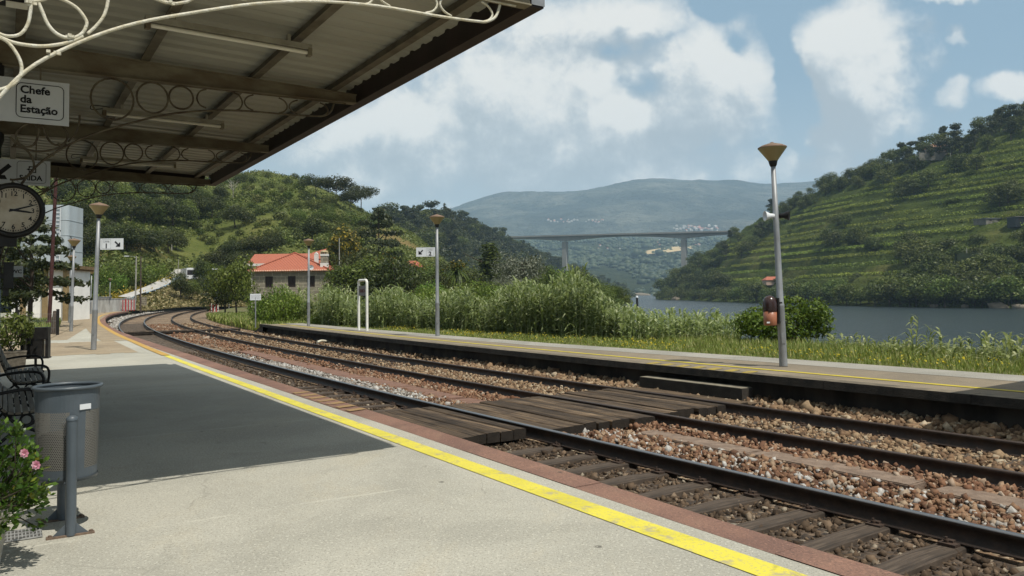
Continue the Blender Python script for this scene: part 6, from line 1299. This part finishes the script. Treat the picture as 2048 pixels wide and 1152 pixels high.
mb = MB(); mb.box((0, 0, 2.3), (2.8, 2.8, 4.6)); mb.build('wall', M_plas, e3); mb = MB(); mb.add([(-1.8, -1.8, 4.6), (1.8, -1.8, 4.6), (1.8, 1.8, 4.6), (-1.8, 1.8, 4.6), (-.7, 0, 5.8), (.7, 0, 5.8)], [(0, 1, 5, 4), (1, 2, 5), (2, 3, 4, 5), (3, 0, 4)]); mb.build('roof', M_tile, e3)
# ------------------------------------------------------------------ water tank on its masonry base, at the left
c = at_y(76, 640, 56.5); e = empty('water_tower', (c[0], c[1], 0), .12); tag(e, 'pale steel water tank on a white and tan masonry base', 'water tower')
M_tan = mat('tan stone pilaster', (.30, .22, .11), .9, scale=3, bump=.3, col2=(.22, .16, .08))
mb = MB(); mb.box((0, 2.2, 1.85), (3.6, 4.2, 3.7)); mb.build('wall', mat('bright limewash', (.82, .81, .77), .8, scale=1.2, bump=.15, var=.06), e)
for x in (-1.0, .45, 1.83): mb = MB(); mb.box((x, .02, 1.85), (.30, .34, 3.7)); mb.build('pilaster', M_tan, e)
mb = MB(); mb.box((0, 2.0, 3.82), (4.25, 5.0, .24)); mb.box((0, 2.0, 3.66), (4.05, 4.8, .10)); mb.build('cornice', mat('brown cornice', (.17, .115, .06), .9, bump=.3), e)
M_tank = mat('pale blue tank steel', (.44, .50, .54), .6, scale=.7, bump=.1, col2=(.36, .40, .42), mapscale=(1, 1, .3))
mb = MB(); pl_ = []
for cx_, cy_, a in ((1.35, 3.2, 0), (-1.35, 3.2, 90), (-1.35, .9, 180), (1.35, .9, 270)):
    for k in range(5): an = math.radians(a+k*22.5); pl_.append((cx_+.3*math.cos(an), cy_+.3*math.sin(an)))
mb.prism(pl_, 3.95, 8.3); mb.build('tank', M_tank, e)
for z in (5.0, 6.1, 7.2): mb = MB(); mb.prism([(a*1.012, 2.05+(b-2.05)*1.012) for a, b in pl_], z, z+.05); mb.build('seam', M_tank, e)
mb = MB(); mb.box((.86, .54, 6.1), (.06, .05, 4.3)); mb.box((1.16, .54, 6.1), (.06, .05, 4.3)); [mb.box((1.01, .55, z), (.3, .03, .04)) for z in np.arange(4.1, 8.2, .28)]; mb.build('ladder', M_sgn, e)
mb = MB(); mb.tube(smooth([(1.70, .9, 6.0), (1.78, .9, 5.9), (1.78, .9, 4.7), (1.70, .9, 4.6)], 4), .03, 6); mb.build('level_pipe', M_black, e)
# rusty tall pole
p = on_z(98, 657, 0); mb = MB(); mb.tube([tuple(p), (p[0]+.28, p[1], 8.6)], [.10, .085], 8); mb.tube([tuple(p), (p[0], p[1], .4)], .15, 8); tag(mb.build('utility_pole', mat('maroon rusty pole', (.055, .02, .018), .7, scale=4, bump=.2)), 'tall maroon steel pole beside the water tower', 'pole')
# lawn with wire fence
mb = MB(); lw = [on_z(-160, 668, .003), on_z(113, 666, .003), on_z(122, 645, .003), on_z(-160, 645, .003)]; mb.add([(q[0], q[1], .02) for q in lw], [(0, 1, 2, 3)]); tag(mb.build('lawn', M_gr), kind='structure')
def smp_l(rng, n):
    a = rng.random((n, 1)); b = rng.random((n, 1)); L_ = [np.array([q[0], q[1], .02]) for q in lw]; P = (L_[0]*(1-a)+L_[1]*a)*(1-b)+(L_[3]*(1-a)+L_[2]*a)*b; return P, np.full(n, 1.0)
V = grass(14000, smp_l, 9, .3, .008); tag(link('grass', npmesh('grass', V, np.arange(len(V)).reshape(-1, 4), M_grass)), 'bright lawn in front of the water tower', 'grass', kind='stuff')
f0, f1 = on_z(-120, 672, 0), on_z(115, 670, 0); e = empty('wire_fence', f0); tag(e, 'low wire fence with dark posts along the lawn', 'fence'); d = f1-f0; mb = MB()
for z in (.3, .6, .9): mb.tube([(0, 0, z), tuple(d*[1, 1, 0]+[0, 0, z])], .006, 4)
for k in range(60): q = d*k/60; mb.tube([(q[0], q[1], .1), (q[0], q[1], .9)], .003, 4)
mb.build('wire', M_galv, e)
for k in (0, .33, .66, 1): q = d*k; mb = MB(); mb.box((q[0], q[1], .55), (.09, .09, 1.1)); mb.build('fence_post', M_black, e)
mb = MB(); p = on_z(108, 668, 0); mb.tube([tuple(p), (p[0]+.05, p[1], .5), (p[0]-.05, p[1]+.1, 1.0)], [.2, .15, .06], 7); tag(mb.build('tree_stump', M_bark), 'dark old stump at the corner of the lawn', 'stump')
# cedar like tree before the tower
p = on_z(58, 655, 0); plant(CE_, p, 6.4, 'dark drooping conifer between the clock and the water tower', wide=1.15)
p = on_z(30, 652, 0); plant(MB_[0], p, 5.0, 'dark bushy tree at the left edge behind the WC sign', wide=.8)
# planter by the bench
c = on_z(22, 742, 0); e = empty('planter', c, RZC); tag(e, 'wooden tub with a leafy plant behind the far bench', 'planter')
mb = MB(); mb.box((0, 0, .2), (.5, .5, .4), taper=1.1); mb.box((0, 0, .41), (.56, .56, .03)); mb.build('tub', M_slat, e)
rng = np.random.default_rng(44); P, d = lobes_pts([(0, 0, .85, .42, .42, .40), (.2, -.1, .6, .3, .3, .25), (-.2, .2, 1.0, .3, .3, .25)], 700, rng, .3); q = leaf_quads(P, d, .055, rng, .4, .3).reshape(-1, 3); link('foliage', npmesh('foliage', q, np.arange(len(q)).reshape(-1, 4), G_MID), e)
mb = MB(); [mb.tube([(0, 0, .4), (.2*math.cos(a), .2*math.sin(a), .75), (.35*math.cos(a), .35*math.sin(a), 1.0)], .01, 5) for a in np.linspace(0, 6, 6)]; mb.build('stem', M_bark, e)
# ------------------------------------------------------------------ flowering shrub in the foreground
e = empty('azalea_shrub', (-3.02, 4.52, 0)); tag(e, 'leafy shrub with pink flowers in a pale pot at the lower left', 'plant')
mb = MB(); mb.lathe([(.0, .0), (.12, .0), (.13, .02), (.17, .30), (.185, .31), (.185, .34), (.165, .34), (.155, .30), (0, .29)], 20); mb.build('pot', mat('pale pot', (.42, .40, .35), .8, scale=8, bump=.3), e)
rng = np.random.default_rng(51); Q = []; stems = MB(); FL = []
M_azl = leafmat('azalea leaves', [(0, (.020, .045, .006)), (.5, (.055, .105, .012)), (.85, (.10, .16, .02)), (.96, (.15, .20, .035)), (1, (.28, .24, .03))], .3, .0, .35, .45)
tips = []
for k in range(120):
    a = rng.uniform(0, 6.28); r = rng.uniform(.05, .36); z = rng.uniform(.30, .82)-.25*(r/.36)**2+.05; tips.append((r*math.cos(a), r*math.sin(a), z))
tips += [(.33, -.06, .62), (.40, -.10, .50), (.38, .05, .47), (.36, .0, .36), (.30, -.12, .33), (.26, -.05, .80), (.18, -.1, .84), (.43, -.08, .44)]
for tp in tips:
    tp = np.array(tp); base = np.array([tp[0]*.15, tp[1]*.15, .30]); md = (base+tp)/2+rng.normal(size=3)*.03
    stems.tube([tuple(base), tuple(md), tuple(tp)], [.006, .004, .002], 5, caps=False)
    for j in range(34):
        f = 1-abs(rng.normal())*.22; c = md+(tp-md)*max(f, -.2)+rng.normal(size=3)*.022; d = c-md*.8; d = d/(np.linalg.norm(d)+1e-6)+rng.normal(size=3)*.6; d /= np.linalg.norm(d); nrm_ = np.array([0, 0, 1.0])+rng.normal(size=3)*.5; sd = np.cross(d, nrm_); sd /= np.linalg.norm(sd)+1e-6; L = rng.uniform(.028, .052); w_ = L*.27
        Q.append([c, c+d*L*.5+sd*w_, c+d*L, c+d*L*.5-sd*w_])
Q = np.array(Q).reshape(-1, 3); link('foliage', npmesh('foliage', Q, np.arange(len(Q)).reshape(-1, 4), M_azl), e); stems.build('stem', M_bark, e)
M_pink = leafmat('pink petals', [(0, (.62, .16, .24)), (.6, (.75, .32, .40)), (1, (.8, .55, .58))], .35, 0)
for fx, fy, fz in ((.34, -.10, .665), (.405, -.10, .60), (.0, -.22, .59)):
    P = []; f = np.array([fx, fy, fz])
    for k in range(16):
        a = 6.283*k/8; el = .25 if k < 8 else .9; d = np.array([math.cos(a)*math.cos(el), -math.sin(el)*.6, math.sin(a)*math.cos(el)]); sd = np.cross(d, [.2, -1, .1]); sd /= np.linalg.norm(sd); L = .028 if k < 8 else .019; P.append([f, f+d*L*.6+sd*.012, f+d*L, f+d*L*.6-sd*.012])
    P = np.array(P).reshape(-1, 3); link('flower', npmesh('flower', P, np.arange(len(P)).reshape(-1, 4), M_pink), e)
# ------------------------------------------------------------------ white wall, red pickets, stone wall, poles round the level crossing
w0 = [on_z(128, 635, 0), on_z(180, 627.5, 0), on_z(228, 622.8, 0), on_z(270, 619.5, 0)]; mb = MB()
for a, b in zip(w0[:-1], w0[1:]):
    d = b-a; L = math.hypot(d[0], d[1]); mb.box(((a[0]+b[0])/2, (a[1]+b[1])/2, .75), (L, .25, 1.5), math.atan2(d[1], d[0])); mb.box(((a[0]+b[0])/2, (a[1]+b[1])/2, 1.53), (L, .32, .06), math.atan2(d[1], d[0]))
tag(mb.build('white_wall', mat('stained white wall', (.60, .59, .56), .9, scale=.8, bump=.3, col2=(.38, .37, .34))), 'long stained white wall behind the end of the near platform', 'wall')
mb = MB(); p = at_y(209, 597, 92); mb.box((p[0], p[1], 1.72), (1.3, .8, .1)); mb.box((p[0], p[1]+.1, 1.5), (1.1, .6, .35)); tag(mb.build('metal_cabinet', M_galv), 'dark lidded metal cabinet showing over the white wall', 'cabinet')
f0, f1 = on_z(229, 622, 0), on_z(268, 621.5, 0); e = empty('picket_fence', f0); tag(e, 'red and white picket fence at the level crossing, left of the dark pole', 'fence'); d = f1-f0
M_red = mat('faded red paint', (.42, .05, .05), .6, scale=6, bump=.1)
n = 8
for k in range(n): q = d*k/(n-1); mb = MB(); mb.box((q[0], q[1], .68), (.09 if k % 4 else .16, .07, 1.36 if k % 4 else 1.5)); mb.build('picket', M_red, e)
mb = MB(); dl = math.hypot(d[0], d[1]); [mb.box((d[0]/2, d[1]/2+.08, z), (dl, .05, .1), math.atan2(d[1], d[0])) for z in (.35, 1.15)]; mb.build('rail', M_plas, e)
f0, f1 = P3(127, 6.0, -.55), P3(121, 7.0, -.55); f0 = np.array(f0); f1 = np.array(f1); f0 = at_y(420, 623, 122); f1 = at_y(436, 626, 116); e = empty('picket_fence', f0); tag(e, 'short red and white fence by the tracks right of the bend', 'fence'); d = f1-f0
for k in range(6): q = d*k/5; mb = MB(); mb.box((q[0], q[1], .6), (.13, .07, 1.25)); mb.build('picket', M_red if k % 2 == 0 else M_plas, e)
mb = MB(); a0 = at_y(271, 612, 113); a1 = at_y(301, 612, 116); mb.box(((a0[0]+a1[0])/2, 114.5, .55), (a1[0]-a0[0], .6, 2.3), .06); tag(mb.build('stone_wall', blockmat('rough stone wall', (.24, .2, .14), (.15, .125, .09), (.32, .28, .21), .5, .3, .05)), 'rough stone retaining wall under the road, right of the red fence', 'wall')
M_pole = mat('old wooden pole', (.075, .055, .045), .9, scale=4, bump=.4, mapscale=(3, 3, .3)); M_cpole = mat('concrete pole', (.30, .29, .26), .9, scale=3, bump=.2)
def pole(px, yb, yt, Y, r, m, lab, lean=0.0, arm=None):
    a = at_y(px, yb, Y); zt = at_y(px, yt, Y)[2]; e = empty('utility_pole', a); tag(e, lab, 'pole'); h = zt-a[2]; mb = MB(); mb.tube([(0, 0, -.3), (lean*h, 0, h)], [r*1.15, r*.8], 7); mb.build('post', m, e)
    if arm: arm(e, h, lean*h)
    return e
def arm_l(e, h, x): mb = MB(); mb.tube(smooth([(x, 0, h-.3), (x-.4, 0, h-.05), (x-1.1, 0, h)], 4), .03, 5); mb.build('arm', M_galv, e); mb = MB(); mb.box((x-1.35, 0, h), (.6, .25, .12)); mb.build('lamp_head', M_sgn, e)
def arm_w(e, h, x): mb = MB(); mb.box((x-.25, 0, h), (.85, .35, .14)); mb.build('lamp_head', M_sgn, e)
pole(281, 619, 512, 106, .10, M_pole, 'dark wooden pole standing by the red fence at the bend'); pole(271, 598, 512, 112, .10, M_cpole, 'grey road lamp pole with a short arm beside the dark pole', .01, arm_l)
pole(343, 526, 480, 186, .16, M_cpole, 'pale concrete pole on the road above the bend'); pole(329, 526, 486, 190, .1, M_cpole, 'thin pole among trees left of the pale road pole'); pole(355, 553, 519, 168, .07, M_cpole, 'thin grey pole at the outer side of the road bend', .06)
pole(433, 620, 538, 122, .07, M_galv, 'slim white lamp mast with a flat head left of the dark conical tree', 0, arm_w); pole(458, 620, 549, 135, .07, M_galv, 'second slim white lamp mast half hidden in the dark trees', 0, arm_w)
p = at_y(433, 598, 121.5); mb = MB(); mb.box((p[0], p[1], p[2]), (.72, .03, .42)); tag(mb.build('small_sign', M_sgn), 'tiny white board on the slim lamp mast by the bend', 'sign')
pole(679, 600, 476, 104, .07, M_cpole, 'thin grey pole rising from the trees right of the stone house', .0); pole(681.5, 600, 532, 104, .09, M_cpole, 'shorter thick pole beside the thin pole right of the stone house', .0)
p = at_y(466, 626, 96); mb = MB(); mb.box((p[0], p[1], -.3), (.5, .1, .12)); mb.box((p[0]+.3, p[1], -.45), (.1, .1, .45)); tag(mb.build('marker_post', M_sgn), 'small white marker lying in the grass right of the bend', 'marker')
# bus on the road
c = at_y(383, 561, 163); e = empty('bus', c, .55); e.scale = (.8, .8, .8); tag(e, 'white and blue bus parked behind trees on the climbing road', 'bus')
M_bblu = mat('blue bus paint', (.03, .16, .32), .4, bump=0, var=.1)
mb = MB(); mb.box((0, 4.5, 1.75), (2.4, 9, 2.7)); mb.box((0, 4.5, 3.15), (2.0, 8, .14)); mb.build('body', M_sgn, e); mb = MB(); mb.box((0, -.012, 2.05), (2.1, .03, 1.25)); mb.build('windscreen', M_glass, e)
mb = MB(); mb.box((1.212, 4.5, 2.2), (.03, 8.6, .9)); mb.build('side_window', M_glass, e); mb = MB(); mb.box((1.216, 4.5, 1.35), (.03, 8.9, .75)); mb.box((1.2, -.02, 2.1), (.14, .05, 1.5)); mb.build('side_panel', M_bblu, e)
for x in (-.85, .85): mb = MB(); mb.box((x, -.02, 1.0), (.35, .04, .2)); mb.build('headlight', M_glass, e)
for x in (-1.05, 1.05):
    for y in (1.6, 7.2): mb = MB(); mb.tube([(x-.13, y, .48), (x+.13, y, .48)], .48, 14); mb.build('wheel', M_black, e)
# ------------------------------------------------------------------ river marks
c = at_y(1275, 637, 232); e = empty('mooring_pile', (c[0], c[1], WZ)); tag(e, 'dark mooring pile with a white cap standing in the river', 'mooring pile'); zt = at_y(1275, 592, 232)[2]-WZ; mb = MB(); mb.tube([(0, 0, -2), (0, 0, zt-.5)], .33, 12); mb.build('pile', M_black, e); mb = MB(); mb.lathe([(.34, zt-.5), (.34, zt-.2), (.2, zt), (0, zt+.1)], 12); mb.build('cap', M_sgn, e)
c = at_y(1262, 636, 228); mb = MB(); mb.box((c[0], c[1], WZ+.35), (3.2, 3, .7)); mb.box((c[0]+.5, c[1], WZ+.95), (.12, .12, .8)); mb.box((c[0]-.9, c[1], WZ+.95), (.12, .12, .8)); tag(mb.build('pontoon', M_black), 'small dark pontoon at the foot of the mooring pile', 'pontoon')
# ------------------------------------------------------------------ small houses, rocks and car on the far bank
def small_house(H, px, py, w_, h, lab, roofm, wallm=None, Ymul=1.0, rz=0.0, dp=None, flat_=False, wn=True):
    p = H.hit(px, py); e = empty('hillside_house', p, rz); tag(e, lab, 'house'); dp = dp or w_*.8; mb = MB(); mb.box((0, 0, h/2-1), (w_, dp, h+2)); mb.build('wall', wallm or M_plas, e)
    mb = MB()
    if flat_: mb.box((0, 0, h+.15), (w_+.8, dp+.8, .3))
    else: a, b = w_/2+.5, dp/2+.5; mb.add([(-a, -b, h), (a, -b, h), (a, b, h), (-a, b, h), (-a*.6, 0, h+w_*.22), (a*.6, 0, h+w_*.22)], [(0, 1, 5, 4), (1, 2, 5), (2, 3, 4, 5), (3, 0, 4)])
    mb.build('roof', roofm, e)
    if wn:
        for x in (-w_*.25, w_*.2): mb = MB(); mb.box((x, -dp/2-.02, h*.55), (w_*.13, .06, h*.36)); mb.build('window', M_dark, e)
    return e
M_pnk = mat('pinkish house wall', (.42, .30, .24), .9, bump=.1); M_gwall = mat('grey terrace wall', (.16, .15, .13), .9, scale=.6, bump=.4)
small_house(H3, 1876, 308, 12, 4.0, 'pale house with a tiled roof high on the far hill, under the dark wood', mat('faded roof tiles', (.42, .22, .15), .9, bump=.2), M_pnk); p = H3.hit(1872, 318); mb = MB(); mb.box((p[0], p[1]-4, p[2]+1), (26, 1, 5)); tag(mb.build('terrace_wall', M_gwall), 'grey terrace wall below the pale house on the far hill', 'wall')
small_house(H3, 1842, 316, 5, 2.5, 'small pale outbuilding left of the pale hilltop house', M_plas, None, flat_=True, wn=False)
small_house(H3, 1978, 446, 10, 1.8, 'low shed with a light grey roof at the right of the far hill', mat('grey sheet roof', (.15, .16, .17), .6, bump=0), M_gwall, rz=.2, flat_=True); small_house(H3, 2040, 446, 8, 2.6, 'dark flat roofed building at the right edge of the far hill', M_gwall, mat('dark glass wall', (.02, .025, .03), .4, bump=0), flat_=True)
small_house(H3, 1876, 522, 7, 2.6, 'small hut with a pale flat roof among trees near the water', M_plas, M_gwall, flat_=True, wn=False); small_house(H3, 1545, 564, 10, 1.2, 'house with an orange roof near the water, behind the lamp post', M_tile, M_pnk, wn=False)
p = H3.hit(1985, 532); mb = MB(); mb.box((p[0], p[1], p[2]+2), (30, 2, 7)); tag(mb.build('garden_wall', mat('ivy dark wall', (.02, .03, .012), .95, scale=.5, bump=.6)), 'dark overgrown wall in the lower wood at the right', 'wall')
p = H3.hit(1582, 578); e = empty('parked_car', p, .2); tag(e, 'white car parked on the far bank, right of the lamp post', 'car'); mb = MB(); mb.box((0, 0, .75), (4.2, 1.7, .7)); mb.box((-.2, 0, 1.3), (2.2, 1.5, .6), taper=.8); mb.build('body', M_sgn, e)
for x in (-1.3, 1.3): mb = MB(); mb.tube([(x, -.9, .35), (x, .9, .35)], .34, 10); mb.build('wheel', M_black, e)
mb = MB(); mb.box((-.2, -.68, 1.3), (1.9, .06, .35)); mb.build('side_window', M_glass, e)
for px, yb, yt, lab in ((1832, 330, 308, 'white pole left of the pale hilltop house'), (1901, 320, 306, 'pole right of the pale hilltop house'), (1934, 525, 496, 'grey lamp pole in the lower wood at the right')): pp = H3.hit(px, yb); pole(px, yb, yt, pp[1]-3, .22, M_cpole, lab)
M_rock = mat('shore rock', (.20, .17, .13), .95, scale=.6, bump=.6, col2=(.15, .13, .10)); rng = np.random.default_rng(12)
for px, w_, lab in ((1862, 4, 'pale rock at the waterline below the lower wood'), (1925, 3, 'small rock at the waterline right of the pale rock'), (1990, 8, 'large grey rock face at the far waterline'), (2030, 5, 'tan rock at the far waterline by the right edge'), (1350, 9, 'low rocks at the tip of the wooded nose')):
    p = H3.hit(px, shore_py(px)-1); V = ICO*(1+rng.uniform(-.25, .2, (12, 1)))*[w_*.5, w_*.4, w_*.3]; V[:, 2] += .6; tag(link('shore_rock', npmesh('shore_rock', V, ICF, M_rock), None, p+[0, -2, 0]), lab, 'rock')
for px, py, w_ in ((1272, 589, 16),):
    p = at_y(px+8, 590, 1480); V = ICO*(1+rng.uniform(-.25, .2, (12, 1)))*[26, 14, 6]; tag(link('shore_rock', npmesh('shore_rock', V, ICF, M_rock), None, (p[0], p[1], WZ)), 'distant pale rocks where the left bank meets the water', 'rock')
# far villages: tiny houses on the mountain and the valley side
def vhouse(m, rm):
    mb = MB(); mb.box((0, 0, .3), (1, .8, .6)); mb.add([(-.55, -.45, .6), (.55, -.45, .6), (.55, .45, .6), (-.55, .45, .6), (-.3, 0, .85), (.3, 0, .85)], [(0, 1, 5, 4), (1, 2, 5), (2, 3, 4, 5), (3, 0, 4)], 1); return mb.mesh('village_house', [m, rm])
M_vw = mat('village wall', (.40, .39, .37), .9, bump=0, var=.2); VH = [vhouse(M_vw, M_tile), vhouse(M_vw, M_vw)]; rr = random.Random(61)
for H_, xr, yr, n, sz, lab, gp in ((H5, (1345, 1440), (453, 463), 46, (8, 15), 'white house of the far town above the right end of the bridge', 'far town above the bridge'), (H5, (1085, 1205), (440, 446), 24, (7, 13), 'white house of the hamlet strung along the mountain above the bridge', 'hamlet along the mountain'), (H4, (1300, 1400), (480, 492), 22, (6, 10), 'pale house of the village below the bridge deck, above the tan field', 'village above the tan field'), (H4, (1195, 1245), (484, 500), 10, (5, 8), 'pale house in the valley under the middle of the bridge', 'houses under the middle of the bridge')):
    for i in range(n):
        p = H_.hit(rr.uniform(*xr), rr.uniform(*yr)); o = link('village_house', VH[0 if rr.random() < .35 else 1], None, p, rr.uniform(-.6, .6)); s_ = rr.uniform(*sz); o.scale = (s_, s_, s_); tag(o, lab, 'house', gp)
